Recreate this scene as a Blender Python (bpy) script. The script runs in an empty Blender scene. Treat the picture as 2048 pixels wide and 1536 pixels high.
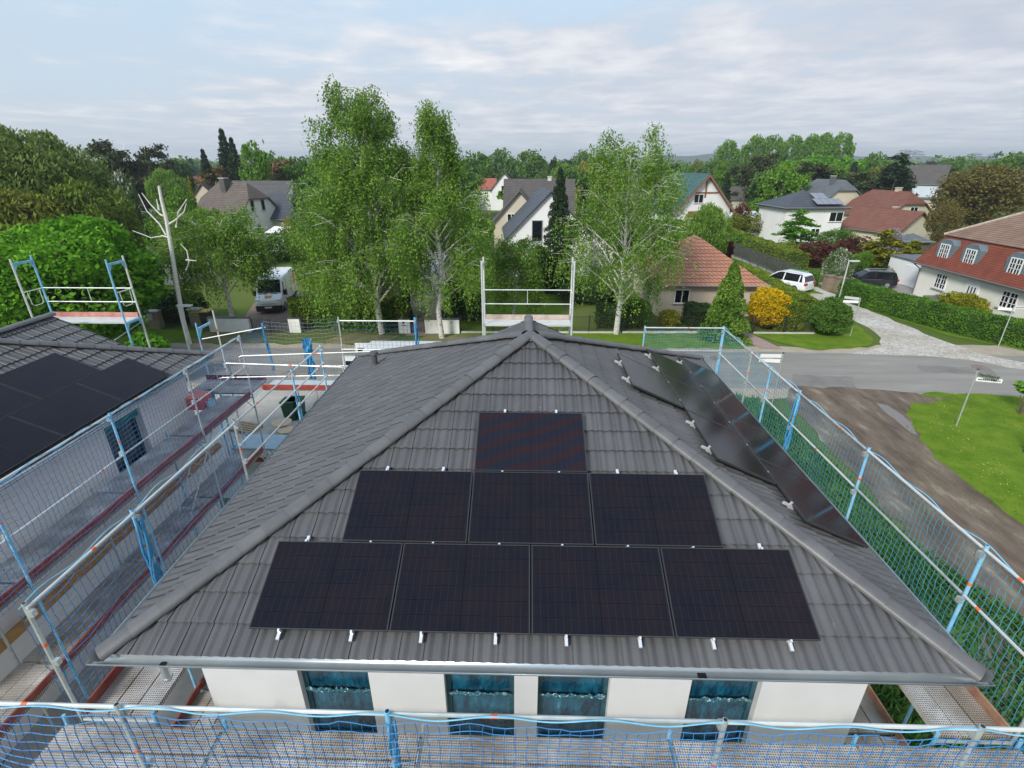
import bpy, math, random
import numpy as np
from mathutils import Vector, Matrix
R = math.radians
rng = np.random.default_rng(11)
random.seed(5)
SC = bpy.context.scene
COL = SC.collection

# ---------------------------------------------------------------- camera
CAM = np.array([-0.104, -4.279, 11.003]); FPX = 1018.45
_yaw, _pit, _rol = -0.02704, 0.41053, -0.0014
_f = np.array([math.sin(_yaw)*math.cos(_pit), math.cos(_yaw)*math.cos(_pit), -math.sin(_pit)])
_r = np.array([math.cos(_yaw), -math.sin(_yaw), 0.0]); _u = np.cross(_r, _f)
_r, _u = math.cos(_rol)*_r+math.sin(_rol)*_u, -math.sin(_rol)*_r+math.cos(_rol)*_u
cd = bpy.data.cameras.new('camera'); cam = bpy.data.objects.new('camera', cd); COL.objects.link(cam)
cd.sensor_width = 36; cd.lens = 36*FPX/2048; cd.clip_start = 0.1; cd.clip_end = 12000
cam.matrix_world = Matrix(((_r[0], _u[0], -_f[0], CAM[0]), (_r[1], _u[1], -_f[1], CAM[1]), (_r[2], _u[2], -_f[2], CAM[2]), (0, 0, 0, 1)))
SC.camera = cam

def _ray(u, v): return _f*FPX + _r*(u-1024) - _u*(v-768)
def G(u, v, z=0.0):            # point of the photograph -> place on the horizontal plane z
    d = _ray(u, v); p = CAM + d*(z-CAM[2])/d[2]; return (float(p[0]), float(p[1]), float(z))
def W(u, v, y):                # point of the photograph -> place on the vertical plane y
    d = _ray(u, v); p = CAM + d*(y-CAM[1])/d[1]; return (float(p[0]), float(p[2]))

# ---------------------------------------------------------------- world, sun, exposure
world = bpy.data.worlds.new('World'); SC.world = world; world.use_nodes = True
SUN_EL, SUN_AZ = R(36), R(215)      # azimuth clockwise from +y: behind the camera, from the left
nt = world.node_tree; nt.nodes.clear()
def N(t, **k):
    n = nt.nodes.new(t)
    for a, b in k.items(): setattr(n, a, b)
    return n
def L(a, b): nt.links.new(a, b)
sky = N('ShaderNodeTexSky', sky_type='NISHITA', sun_disc=False, sun_elevation=SUN_EL, sun_rotation=SUN_AZ, air_density=1.0, dust_density=1.2, ozone_density=1.6)
tc = N('ShaderNodeTexCoord'); sep = N('ShaderNodeSeparateXYZ'); L(tc.outputs['Generated'], sep.inputs[0])
zc = N('ShaderNodeMath', operation='MAXIMUM'); L(sep.outputs[2], zc.inputs[0]); zc.inputs[1].default_value = 0.0
za = N('ShaderNodeMath', operation='ADD'); L(zc.outputs[0], za.inputs[0]); za.inputs[1].default_value = 0.055
dx = N('ShaderNodeMath', operation='DIVIDE'); L(sep.outputs[0], dx.inputs[0]); L(za.outputs[0], dx.inputs[1])
dy = N('ShaderNodeMath', operation='DIVIDE'); L(sep.outputs[1], dy.inputs[0]); L(za.outputs[0], dy.inputs[1])
cv = N('ShaderNodeCombineXYZ'); L(dx.outputs[0], cv.inputs[0]); L(dy.outputs[0], cv.inputs[1])
def noise(scale, detail, rough, dist=0.0, off=(0, 0, 0), sc=(1, 1, 1)):
    m = N('ShaderNodeMapping'); L(cv.outputs[0], m.inputs[0]); m.inputs['Location'].default_value = off; m.inputs['Scale'].default_value = sc
    n = N('ShaderNodeTexNoise'); L(m.outputs[0], n.inputs['Vector']); n.inputs['Scale'].default_value = scale
    n.inputs['Detail'].default_value = detail; n.inputs['Roughness'].default_value = rough; n.inputs['Distortion'].default_value = dist
    return n.outputs['Fac']
def ramp(src, stops):
    r = N('ShaderNodeValToRGB'); L(src, r.inputs[0]); e = r.color_ramp.elements
    while len(e) < len(stops): e.new(0.5)
    for x, (p, c) in zip(e, stops): x.position = p; x.color = (*c, 1) if len(c) == 3 else c
    return r.outputs[0]
def mixc(fac, a, b, mode='MIX'):
    m = N('ShaderNodeMix', data_type='RGBA', blend_type=mode)
    if isinstance(fac, (int, float)): m.inputs[0].default_value = fac
    else: L(fac, m.inputs[0])
    for i, s in ((6, a), (7, b)):
        if isinstance(s, tuple): m.inputs[i].default_value = (*s, 1)
        else: L(s, m.inputs[i])
    return m.outputs[2]
def mth(op, a, b, clamp=False):
    m = N('ShaderNodeMath', operation=op, use_clamp=clamp)
    for i, s in ((0, a), (1, b)):
        if isinstance(s, (int, float)): m.inputs[i].default_value = s
        else: L(s, m.inputs[i])
    return m.outputs[0]
big = noise(0.16, 4, 0.55, 0.4, (3.1, 1.7, 0))
puff = noise(1.7, 8, 0.58, 0.1, (7.3, 2.2, 0), (1.0, 0.8, 1))
wisp = noise(0.55, 7, 0.6, 0.8, (1.3, 9.2, 0), (0.6, 1.3, 1))
# the cloud deck is thicker to the right and low on the left, open blue above the centre-left
azb = mth('MULTIPLY', sep.outputs[0], 0.26)
cov = mth('ADD', mth('ADD', mth('MULTIPLY', big, 0.9), mth('MULTIPLY', puff, 0.52)), mth('ADD', azb, mth('MULTIPLY', wisp, 0.30)))
lowb = mth('MULTIPLY', mth('SUBTRACT', 0.24, zc.outputs[0], True), 1.0)
cov = mth('ADD', cov, lowb)
cmask = ramp(cov, [(0.80, (0, 0, 0)), (1.0, (1, 1, 1))])
thick = ramp(mth('ADD', mth('MULTIPLY', puff, 0.65), mth('MULTIPLY', wisp, 0.50)), [(0.40, (0.53, 0.585, 0.69)), (0.53, (0.63, 0.675, 0.76)), (0.66, (0.79, 0.81, 0.86)), (0.82, (0.97, 0.97, 0.98))])
skyb = mixc(1.0, sky.outputs[0], (0.085, 0.085, 0.085), 'MULTIPLY')
hor = ramp(zc.outputs[0], [(0.0, (0.66, 0.745, 0.81)), (0.10, (0.64, 0.76, 0.88)), (0.26, (0.62, 0.80, 0.98)), (0.6, (0.50, 0.68, 0.93))])
clear = mixc(0.86, skyb, hor)
full = mixc(cmask, clear, thick)
hz = ramp(zc.outputs[0], [(0.0, (0.62, 0.62, 0.62)), (0.05, (0.25, 0.25, 0.25)), (0.14, (0, 0, 0))])
full = mixc(hz, full, (0.665, 0.735, 0.805))
bg = N('ShaderNodeBackground'); L(full, bg.inputs[0]); bg.inputs[1].default_value = 0.88
wo = N('ShaderNodeOutputWorld'); L(bg.outputs[0], wo.inputs[0])

sd = bpy.data.lights.new('sun', 'SUN'); sd.energy = 3.1; sd.angle = R(14); sd.color = (1.0, 0.95, 0.87)
sun = bpy.data.objects.new('sun', sd); COL.objects.link(sun)
sv = Vector((math.sin(SUN_AZ)*math.cos(SUN_EL), math.cos(SUN_AZ)*math.cos(SUN_EL), math.sin(SUN_EL)))
sun.rotation_euler = sv.to_track_quat('Z', 'Y').to_euler(); sun.location = (-40, -60, 60)
SC.view_settings.view_transform = 'Standard'; SC.view_settings.look = 'None'
SC.view_settings.exposure = 0.25; SC.view_settings.gamma = 1.0
SC.render.engine = 'CYCLES'; SC.cycles.max_bounces = 6; SC.cycles.transparent_max_bounces = 16

# ---------------------------------------------------------------- materials
MATS = {}
def mat(name, col, col2=None, scale=3.0, rough=0.7, metal=0.0, bump=0.0, bscale=40.0, spec=0.5, col3=None, detail=5, island=0.0, coat=0.0, stretch=None, thr=(0.35, 0.65)):
    if name in MATS: return MATS[name]
    m = bpy.data.materials.new(name); m.use_nodes = True; t = m.node_tree; b = t.nodes['Principled BSDF']
    b.inputs['Roughness'].default_value = rough; b.inputs['Metallic'].default_value = metal; b.inputs['Specular IOR Level'].default_value = spec
    if coat: b.inputs['Coat Weight'].default_value = coat; b.inputs['Coat Roughness'].default_value = 0.06
    b.inputs['Base Color'].default_value = (*col, 1)
    co = t.nodes.new('ShaderNodeTexCoord'); vec = co.outputs['Object']
    if stretch:
        mp = t.nodes.new('ShaderNodeMapping'); mp.inputs['Scale'].default_value = stretch; t.links.new(vec, mp.inputs[0]); vec = mp.outputs[0]
    src = None
    if col2 is not None:
        n = t.nodes.new('ShaderNodeTexNoise'); n.inputs['Scale'].default_value = scale; n.inputs['Detail'].default_value = detail; n.inputs['Roughness'].default_value = 0.62
        t.links.new(vec, n.inputs['Vector'])
        r = t.nodes.new('ShaderNodeValToRGB'); e = r.color_ramp.elements; e[0].position = thr[0]; e[1].position = thr[1]
        e[0].color = (*col, 1); e[1].color = (*col2, 1)
        if col3 is not None: x = e.new(min(0.99, thr[1]+0.13)); x.color = (*col3, 1)
        t.links.new(n.outputs['Fac'], r.inputs[0]); src = r.outputs[0]
    if island:
        g = t.nodes.new('ShaderNodeNewGeometry'); mr = t.nodes.new('ShaderNodeMapRange'); t.links.new(g.outputs['Random Per Island'], mr.inputs[0])
        mr.inputs[3].default_value = 1-island; mr.inputs[4].default_value = 1+island
        mx = t.nodes.new('ShaderNodeMix'); mx.data_type = 'RGBA'; mx.blend_type = 'MULTIPLY'; mx.inputs[0].default_value = 1
        if src is None: mx.inputs[6].default_value = (*col, 1)
        else: t.links.new(src, mx.inputs[6])
        t.links.new(mr.outputs[0], mx.inputs[7]); src = mx.outputs[2]
    if src is not None: t.links.new(src, b.inputs['Base Color'])
    if bump:
        n2 = t.nodes.new('ShaderNodeTexNoise'); n2.inputs['Scale'].default_value = bscale; n2.inputs['Detail'].default_value = 4; t.links.new(vec, n2.inputs['Vector'])
        bp = t.nodes.new('ShaderNodeBump'); bp.inputs['Strength'].default_value = bump; bp.inputs['Distance'].default_value = 0.02
        t.links.new(n2.outputs['Fac'], bp.inputs['Height']); t.links.new(bp.outputs[0], b.inputs['Normal'])
    MATS[name] = m; return m

def leafmat(name, cols, trans=0.3, nscale=0.5):
    """foliage: every leaf its own tone, clumps of lighter and darker growth"""
    if name in MATS: return MATS[name]
    m = bpy.data.materials.new(name); m.use_nodes = True; t = m.node_tree; t.nodes.clear()
    g = t.nodes.new('ShaderNodeNewGeometry'); co = t.nodes.new('ShaderNodeTexCoord')
    n = t.nodes.new('ShaderNodeTexNoise'); n.inputs['Scale'].default_value = nscale; n.inputs['Detail'].default_value = 3; t.links.new(co.outputs['Object'], n.inputs['Vector'])
    a = t.nodes.new('ShaderNodeMath'); a.operation = 'MULTIPLY'; a.inputs[1].default_value = 0.55; t.links.new(g.outputs['Random Per Island'], a.inputs[0])
    b = t.nodes.new('ShaderNodeMath'); b.operation = 'MULTIPLY_ADD'; b.inputs[1].default_value = 1.3; t.links.new(n.outputs['Fac'], b.inputs[0]); t.links.new(a.outputs[0], b.inputs[2])
    s = t.nodes.new('ShaderNodeMath'); s.operation = 'SUBTRACT'; s.inputs[1].default_value = 0.42; s.use_clamp = True; t.links.new(b.outputs[0], s.inputs[0])
    r = t.nodes.new('ShaderNodeValToRGB'); e = r.color_ramp.elements
    while len(e) < len(cols): e.new(0.5)
    for i, c in enumerate(cols): e[i].position = i/(len(cols)-1); e[i].color = (*c, 1)
    t.links.new(s.outputs[0], r.inputs[0])
    d = t.nodes.new('ShaderNodeBsdfPrincipled'); d.inputs['Roughness'].default_value = 0.65; d.inputs['Specular IOR Level'].default_value = 0.08; t.links.new(r.outputs[0], d.inputs['Base Color'])
    tr = t.nodes.new('ShaderNodeBsdfTranslucent'); t.links.new(r.outputs[0], tr.inputs[0])
    mx = t.nodes.new('ShaderNodeMixShader'); mx.inputs[0].default_value = trans; t.links.new(d.outputs[0], mx.inputs[1]); t.links.new(tr.outputs[0], mx.inputs[2])
    o = t.nodes.new('ShaderNodeOutputMaterial'); t.links.new(mx.outputs[0], o.inputs[0])
    MATS[name] = m; return m

# ---------------------------------------------------------------- objects and meshes
def rootloc(o):
    while o.parent is not None: o = o.parent
    return np.array(o.location)
def tag(o, label=None, cat=None, group=None, kind=None):
    if label: o['label'] = label
    if cat: o['category'] = cat
    if group: o['group'] = group
    if kind: o['kind'] = kind
    return o
def thing(name, label, cat, loc=(0, 0, 0), rz=0.0, group=None):
    o = bpy.data.objects.new(name, None); o.empty_display_size = 0.3; COL.objects.link(o)
    o.location = loc; o.rotation_euler = (0, 0, rz); return tag(o, label, cat, group)
def rawmesh(name, V, F, sz=4):
    me = bpy.data.meshes.new(name); V = np.asarray(V, dtype=np.float32); F = np.asarray(F, dtype=np.int32)
    me.vertices.add(len(V)); me.vertices.foreach_set('co', V.ravel())
    me.loops.add(F.size); me.loops.foreach_set('vertex_index', F.ravel())
    me.polygons.add(len(F)); me.polygons.foreach_set('loop_start', np.arange(0, F.size, sz, dtype=np.int32))
    me.polygons.foreach_set('use_smooth', [False]*len(F)); me.update(calc_edges=True); return me
def link(name, me, m=None, parent=None, loc=None):
    o = bpy.data.objects.new(name, me); COL.objects.link(o)
    if m is not None and not me.materials: me.materials.append(m)
    if parent is not None: o.parent = parent
    if loc is not None: o.location = loc
    return o
class MB:
    def __init__(s): s.v = []; s.f = []
    def add(s, vs, fs):
        k = len(s.v); s.v.extend([tuple(map(float, p)) for p in vs]); s.f.extend([tuple(i+k for i in f) for f in fs]); return s
    def box(s, x0, x1, y0, y1, z0, z1):
        return s.add([(x0, y0, z0), (x1, y0, z0), (x1, y1, z0), (x0, y1, z0), (x0, y0, z1), (x1, y0, z1), (x1, y1, z1), (x0, y1, z1)],
                     [(0, 3, 2, 1), (4, 5, 6, 7), (0, 1, 5, 4), (1, 2, 6, 5), (2, 3, 7, 6), (3, 0, 4, 7)])
    def obox(s, c, ax, ay, az, hx, hy, hz):
        c, ax, ay, az = map(np.array, (c, ax, ay, az)); vs = []
        for k in (-1, 1):
            for i, j in ((-1, -1), (1, -1), (1, 1), (-1, 1)): vs.append(c+ax*hx*i+ay*hy*j+az*hz*k)
        return s.add(vs, [(0, 3, 2, 1), (4, 5, 6, 7), (0, 1, 5, 4), (1, 2, 6, 5), (2, 3, 7, 6), (3, 0, 4, 7)])
    def tube(s, pts, r, n=8, r2=None, cap=True):
        pts = [np.array(p, float) for p in pts]; m = len(pts); r2 = r if r2 is None else r2
        rings = []
        for i, p in enumerate(pts):
            d = pts[min(i+1, m-1)]-pts[max(i-1, 0)]; d = d/(np.linalg.norm(d)+1e-9)
            a = np.cross(d, (0, 0, 1) if abs(d[2]) < 0.9 else (1, 0, 0)); a /= np.linalg.norm(a); b = np.cross(d, a)
            rr = r+(r2-r)*i/max(1, m-1)
            rings.append([p+rr*(math.cos(2*math.pi*k/n)*a+math.sin(2*math.pi*k/n)*b) for k in range(n)])
        vs = [q for g in rings for q in g]; fs = []
        for i in range(m-1):
            for k in range(n): fs.append((i*n+k, i*n+(k+1) % n, (i+1)*n+(k+1) % n, (i+1)*n+k))
        if cap: fs.append(tuple(range(n-1, -1, -1))); fs.append(tuple(range((m-1)*n, m*n)))
        return s.add(vs, fs)
    def poly(s, pts): return s.add(pts, [tuple(range(len(pts)))])
    def prism(s, pts, z0, z1):
        n = len(pts); a = [(p[0], p[1], z0) for p in pts]+[(p[0], p[1], z1) for p in pts]
        return s.add(a, [tuple(range(n-1, -1, -1)), tuple(range(n, 2*n))]+[(i, (i+1) % n, n+(i+1) % n, n+i) for i in range(n)])
    def extr(s, pts, vec):
        n = len(pts); v = np.array(vec, float); a = [np.array(p, float) for p in pts]; a = a+[p+v for p in a]
        return s.add(a, [tuple(range(n-1, -1, -1)), tuple(range(n, 2*n))]+[(i, (i+1) % n, n+(i+1) % n, n+i) for i in range(n)])
    def build(s, name, m, parent=None, smooth=False, base=None, local=False, bevel=0.0):
        me = bpy.data.meshes.new(name); off = np.zeros(3)
        if base is not None: off = np.array(base, float)
        elif parent is not None and not local: off = rootloc(parent)
        me.from_pydata([tuple(np.array(v)-off) for v in s.v], [], s.f); me.update()
        if smooth: me.polygons.foreach_set('use_smooth', [True]*len(me.polygons))
        me.materials.append(m); o = bpy.data.objects.new(name, me); COL.objects.link(o)
        if parent is not None: o.parent = parent
        elif base is not None: o.location = base
        if bevel:
            bv = o.modifiers.new('b', 'BEVEL'); bv.width = bevel; bv.segments = 2; bv.limit_method = 'ANGLE'
        return o
def copy_tree(o, parent=None):
    c = o.copy(); COL.objects.link(c); c.parent = parent
    for ch in list(o.children): copy_tree(ch, c)
    return c
def place(o, loc, rz=0.0, scale=None, label=None, group=None):
    o.location = loc; o.rotation_euler = (0, 0, rz)
    if scale is not None: o.scale = (scale, scale, scale) if isinstance(scale, (int, float)) else scale
    if label: o['label'] = label
    if group: o['group'] = group
    return o

zinc = mat('zinc', (0.62, 0.67, 0.68), (0.50, 0.55, 0.57), 1.2, 0.30, 0.7)
galv = mat('galvanised_steel', (0.45, 0.50, 0.49), (0.60, 0.64, 0.62), 6.0, 0.45, 0.55, island=0.12)
galvw = mat('pale_galvanised_steel', (0.62, 0.65, 0.62), (0.74, 0.76, 0.72), 5.0, 0.45, 0.35)
bluep = mat('light_blue_paint', (0.12, 0.42, 0.68), (0.30, 0.55, 0.70), 4.0, 0.45, 0.1, island=0.15)
redp = mat('red_brown_toe_board', (0.20, 0.035, 0.028), (0.30, 0.085, 0.06), 5.0, 0.6, stretch=(1, 1, 1))
redb = mat('bright_red_board', (0.50, 0.09, 0.06), (0.36, 0.06, 0.045), 3.0, 0.6)
woodb = mat('worn_brown_board', (0.30, 0.14, 0.09), (0.42, 0.26, 0.17), 6.0, 0.75)
orange = mat('orange_marking', (0.85, 0.16, 0.05), rough=0.5)
black = mat('black_plastic', (0.012, 0.012, 0.014), rough=0.45)
darkg = mat('dark_grey_metal', (0.055, 0.06, 0.065), rough=0.5)
white = mat('white_paint', (0.78, 0.79, 0.78), (0.70, 0.71, 0.70), 1.5, 0.6)
glass = mat('window_glass', (0.008, 0.011, 0.014), rough=0.08, spec=0.45)
whitep = mat('white_plastic', (0.80, 0.80, 0.80), rough=0.35)

def deckmat():
    m = bpy.data.materials.new('perforated_steel_plank'); m.use_nodes = True; t = m.node_tree; b = t.nodes['Principled BSDF']
    co = t.nodes.new('ShaderNodeTexCoord'); mp = t.nodes.new('ShaderNodeMapping'); mp.inputs['Scale'].default_value = (33, 33, 0.01); t.links.new(co.outputs['Object'], mp.inputs[0])
    v = t.nodes.new('ShaderNodeTexVoronoi'); v.inputs['Scale'].default_value = 1.0; v.inputs['Randomness'].default_value = 0.12; t.links.new(mp.outputs[0], v.inputs['Vector'])
    r = t.nodes.new('ShaderNodeValToRGB'); e = r.color_ramp.elements; e[0].position = 0.24; e[0].color = (0.20, 0.19, 0.18, 1); e[1].position = 0.38; e[1].color = (1, 1, 1, 1)
    t.links.new(v.outputs['Distance'], r.inputs[0])
    n = t.nodes.new('ShaderNodeTexNoise'); n.inputs['Scale'].default_value = 2.2; n.inputs['Detail'].default_value = 8; t.links.new(co.outputs['Object'], n.inputs['Vector'])
    r2 = t.nodes.new('ShaderNodeValToRGB'); e = r2.color_ramp.elements; e[0].position = 0.36; e[0].color = (0.42, 0.38, 0.34, 1); e[1].position = 0.60; e[1].color = (0.62, 0.61, 0.60, 1); x = e.new(0.70); x.color = (0.80, 0.80, 0.80, 1)
    t.links.new(n.outputs['Fac'], r2.inputs[0])
    mx = t.nodes.new('ShaderNodeMix'); mx.data_type = 'RGBA'; mx.blend_type = 'MULTIPLY'; mx.inputs[0].default_value = 1; t.links.new(r.outputs[0], mx.inputs[6]); t.links.new(r2.outputs[0], mx.inputs[7])
    oi = t.nodes.new('ShaderNodeObjectInfo'); r4 = t.nodes.new('ShaderNodeValToRGB'); e = r4.color_ramp.elements; e[0].color = (0.80, 0.74, 0.64, 1); e[1].color = (1.0, 1.0, 1.0, 1); t.links.new(oi.outputs['Random'], r4.inputs[0])
    mx2 = t.nodes.new('ShaderNodeMix'); mx2.data_type = 'RGBA'; mx2.blend_type = 'MULTIPLY'; mx2.inputs[0].default_value = 1; t.links.new(mx.outputs[2], mx2.inputs[6]); t.links.new(r4.outputs[0], mx2.inputs[7])
    t.links.new(mx2.outputs[2], b.inputs['Base Color']); b.inputs['Roughness'].default_value = 0.6; b.inputs['Metallic'].default_value = 0.1
    bp = t.nodes.new('ShaderNodeBump'); bp.inputs['Strength'].default_value = 0.6; bp.inputs['Distance'].default_value = 0.01; t.links.new(r.outputs[0], bp.inputs['Height']); t.links.new(bp.outputs[0], b.inputs['Normal'])
    return m
deckm = deckmat()
# ---------------------------------------------------------------- ground and streets
def sheet(name, pts, z, m, kind='structure'):
    mb = MB(); mb.poly([(p[0], p[1], z) for p in pts]); o = mb.build(name, m); o['kind'] = kind; return o
def wob(pts, amp=0.12, step=0.7, seed=1, closed=True):
    """an irregular outline through the given corners"""
    rg = np.random.default_rng(seed); out = []; n = len(pts)
    for i in range(n):
        a = np.array(pts[i][:2]); b = np.array(pts[(i+1) % n][:2]); k = max(1, int(np.linalg.norm(b-a)/step))
        nn = np.array([-(b-a)[1], (b-a)[0]])/(np.linalg.norm(b-a)+1e-6)
        for j in range(k):
            t = j/k; out.append(tuple(a+(b-a)*t+nn*rg.normal(0, amp)*(0.3 if j == 0 else 1)))
    return out
m_ground = mat('meadow_ground', (0.08, 0.125, 0.022), (0.12, 0.15, 0.04), 0.08, 0.95, spec=0.1, col3=(0.14, 0.12, 0.07), bump=0.4, bscale=3)
m_lawn = mat('lawn_grass', (0.085, 0.165, 0.012), (0.15, 0.225, 0.022), 1.1, 0.95, spec=0.08, bump=0.6, bscale=30, detail=8, col3=(0.20, 0.22, 0.07))
m_weed = mat('weedy_grass_soil', (0.045, 0.13, 0.015), (0.11, 0.20, 0.04), 1.4, 0.95, spec=0.1, bump=0.8, bscale=14, detail=9, col3=(0.17, 0.15, 0.09))
m_asph = mat('worn_asphalt', (0.215, 0.202, 0.182), (0.28, 0.263, 0.237), 0.9, 0.85, bump=0.15, bscale=60, detail=10, col3=(0.36, 0.34, 0.30), stretch=(0.18, 1.1, 1), thr=(0.36, 0.62))
m_sand = mat('sandy_verge', (0.33, 0.28, 0.21), (0.42, 0.37, 0.28), 0.8, 0.95, bump=0.6, bscale=9, detail=8, col3=(0.24, 0.20, 0.15))
m_mud = mat('muddy_track', (0.085, 0.060, 0.040), (0.165, 0.125, 0.088), 1.0, 0.75, bump=1.0, bscale=5, detail=10, col3=(0.33, 0.27, 0.20), thr=(0.38, 0.58), stretch=(1.3, 0.4, 1))
m_pud = mat('puddle_water', (0.16, 0.135, 0.12), rough=0.12, spec=0.8)
m_yard = mat('building_site_gravel', (0.36, 0.34, 0.30), (0.46, 0.44, 0.40), 1.2, 0.9, bump=0.5, bscale=25, detail=9, col3=(0.27, 0.22, 0.17))
m_soil = mat('brown_soil', (0.12, 0.08, 0.045), (0.20, 0.14, 0.085), 2.0, 0.95, bump=1, bscale=8, detail=8)
def cobmat():
    m = bpy.data.materials.new('grey_cobbles'); m.use_nodes = True; t = m.node_tree; b = t.nodes['Principled BSDF']; b.inputs['Roughness'].default_value = 0.85
    co = t.nodes.new('ShaderNodeTexCoord')
    v = t.nodes.new('ShaderNodeTexVoronoi'); v.inputs['Scale'].default_value = 5.5; t.links.new(co.outputs['Object'], v.inputs['Vector'])
    hs = t.nodes.new('ShaderNodeSeparateColor'); t.links.new(v.outputs['Color'], hs.inputs[0])
    r = t.nodes.new('ShaderNodeValToRGB'); e = r.color_ramp.elements; e[0].color = (0.42, 0.40, 0.37, 1); e[1].color = (0.60, 0.575, 0.53, 1); t.links.new(hs.outputs[0], r.inputs[0])
    v2 = t.nodes.new('ShaderNodeTexVoronoi'); v2.feature = 'DISTANCE_TO_EDGE'; v2.inputs['Scale'].default_value = 5.5; t.links.new(co.outputs['Object'], v2.inputs['Vector'])
    r2 = t.nodes.new('ShaderNodeValToRGB'); e = r2.color_ramp.elements; e[0].position = 0.02; e[0].color = (0.70, 0.67, 0.62, 1); e[1].position = 0.10; e[1].color = (1, 1, 1, 1); t.links.new(v2.outputs['Distance'], r2.inputs[0])
    n = t.nodes.new('ShaderNodeTexNoise'); n.inputs['Scale'].default_value = 0.35; n.inputs['Detail'].default_value = 6; t.links.new(co.outputs['Object'], n.inputs['Vector'])
    r3 = t.nodes.new('ShaderNodeValToRGB'); e = r3.color_ramp.elements; e[0].position = 0.35; e[0].color = (0.85, 0.80, 0.70, 1); e[1].position = 0.65; e[1].color = (1.1, 1.1, 1.1, 1); t.links.new(n.outputs['Fac'], r3.inputs[0])
    a = r.outputs[0]
    for s in (r2.outputs[0], r3.outputs[0]):
        mx = t.nodes.new('ShaderNodeMix'); mx.data_type = 'RGBA'; mx.blend_type = 'MULTIPLY'; mx.inputs[0].default_value = 1; t.links.new(a, mx.inputs[6]); t.links.new(s, mx.inputs[7]); a = mx.outputs[2]
    t.links.new(a, b.inputs['Base Color'])
    bp = t.nodes.new('ShaderNodeBump'); bp.inputs['Strength'].default_value = 0.8; bp.inputs['Distance'].default_value = 0.02; t.links.new(r2.outputs[0], bp.inputs['Height']); t.links.new(bp.outputs[0], b.inputs['Normal'])
    return m
m_cob = cobmat()

gpts = [(6000*math.cos(2*math.pi*i/48), 6000*math.sin(2*math.pi*i/48)) for i in range(48)]
sheet('ground', gpts, 0.0, m_ground)
RY0, RY1 = 20.7, 26.75
# sandy strip under the road edges, then the road itself
sheet('road_verge', wob([(-80, 19.6), (15, 19.4), (19, 19.0), (23, 19.6), (60, 18.6), (60, 27.6), (26.5, 28.2), (24, 28), (22, 27.4), (-80, 27.4)], 0.16, 0.9, 3), 0.006, m_sand)
m_rp = mat('newer_asphalt_patch', (0.17, 0.16, 0.148), (0.22, 0.208, 0.19), 0.8, 0.85, bump=0.15, bscale=60)
for q_ in ([(14.2, 21.0), (17.5, 20.9), (18.2, 22.4), (15.0, 22.7)], [(-14, 22.0), (-9.5, 21.8), (-9.0, 22.9), (-13.6, 23.2)], [(22.5, 23.2), (26.5, 22.9), (26.9, 24.0), (23.0, 24.3)]): sheet('road_patch', wob(q_, 0.05, 0.4, 21), 0.017, m_rp)
sheet('road', wob([(-90, RY0), (14, RY0), (30, 19.7), (70, 18.0), (70, 25.2), (34, 26.1), (14, 26.35), (-90, RY1)], 0.05, 1.6, 4), 0.012, m_asph)
sheet('side_street', wob([G(1690, 706), G(1765, 695), G(1762, 676), G(1735, 655), G(1700, 636), G(1680, 622), G(1650, 606), G(1600, 585), G(1545, 558), G(1500, 536), G(1466, 522), (23.2, 75), (23.0, 110), (25.6, 110), (25.8, 75), G(1476, 512), G(1530, 528), G(1590, 552), G(1650, 582), G(1700, 600), G(1760, 630), G(1850, 668), G(1960, 708), G(2060, 728), G(2060, 740), G(1900, 716)], 0.12, 0.9, 5), 0.018, m_cob)
sheet('building_yard', wob([(-10.4, -8), (-4.4, -8), (-4.4, 10), (3.0, 11), (3.5, 20.2), (-19.5, 20.2), (-19.0, 11.5), (-10.4, 10.5)], 0.1, 0.9, 6), 0.008, m_yard)
sheet('yard_soil', wob([(4.4, -8), (7.2, -8), (6.9, 8), (6.6, 12.5), (-4.4, 12.5), (-4.4, 10), (4.4, 10)], 0.14, 0.8, 7), 0.008, m_soil)
sheet('yard_soil', wob([(-4.7, -9), (4.7, -9), (4.7, 0.4), (-4.7, 0.4)], 0.1, 1, 8), 0.009, m_soil)
mudp = [G(u, v) for u, v in ((1585, 772), (1700, 776), (1830, 786), (1905, 800), (1822, 806), (1812, 830), (1840, 880), (1900, 940), (1980, 1000), (2060, 1060), (2200, 1180), (2500, 1500), (1900, 1500), (1960, 1250), (1870, 1130), (1720, 960), (1640, 880), (1570, 800))]
sheet('muddy_track', wob(mudp, 0.1, 0.6, 9), 0.022, m_mud)
pu = [G(u, v) for u, v in ((1752, 806), (1776, 812), (1806, 832), (1822, 850), (1836, 872), (1820, 866), (1796, 846), (1768, 824))]
sheet('puddle', wob(pu, 0.04, 0.3, 10), 0.027, m_pud)
sheet('weedy_strip', wob([G(1440, 790), G(1520, 800), G(1580, 850), G(1690, 960), G(1790, 1060), G(1890, 1140), G(1990, 1210), G(2120, 1290), (13, -8), (6.4, -8), (6.4, 14), (8.0, 16.5)], 0.16, 0.6, 11), 0.014, m_weed)
lawnp = [G(u, v) for u, v in ((1815, 806), (1850, 786), (1960, 787), (2060, 797))]+[(40, 18.3), (40, 6), (17, 6), (15.5, 8), (14.5, 12)]+[G(u, v) for u, v in ((1810, 850),)]
sheet('corner_lawn', wob(lawnp, 0.1, 0.6, 12), 0.016, m_lawn)
sheet('verge_lawn', wob([(8, 26.95), (14.0, 26.9), (14.2, 30.0), (6, 30.1), (-2, 30.1), (-5, 29.8), (-5, 27.6), (-2, 27.2)], 0.08, 0.6, 13), 0.016, m_lawn)
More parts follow.
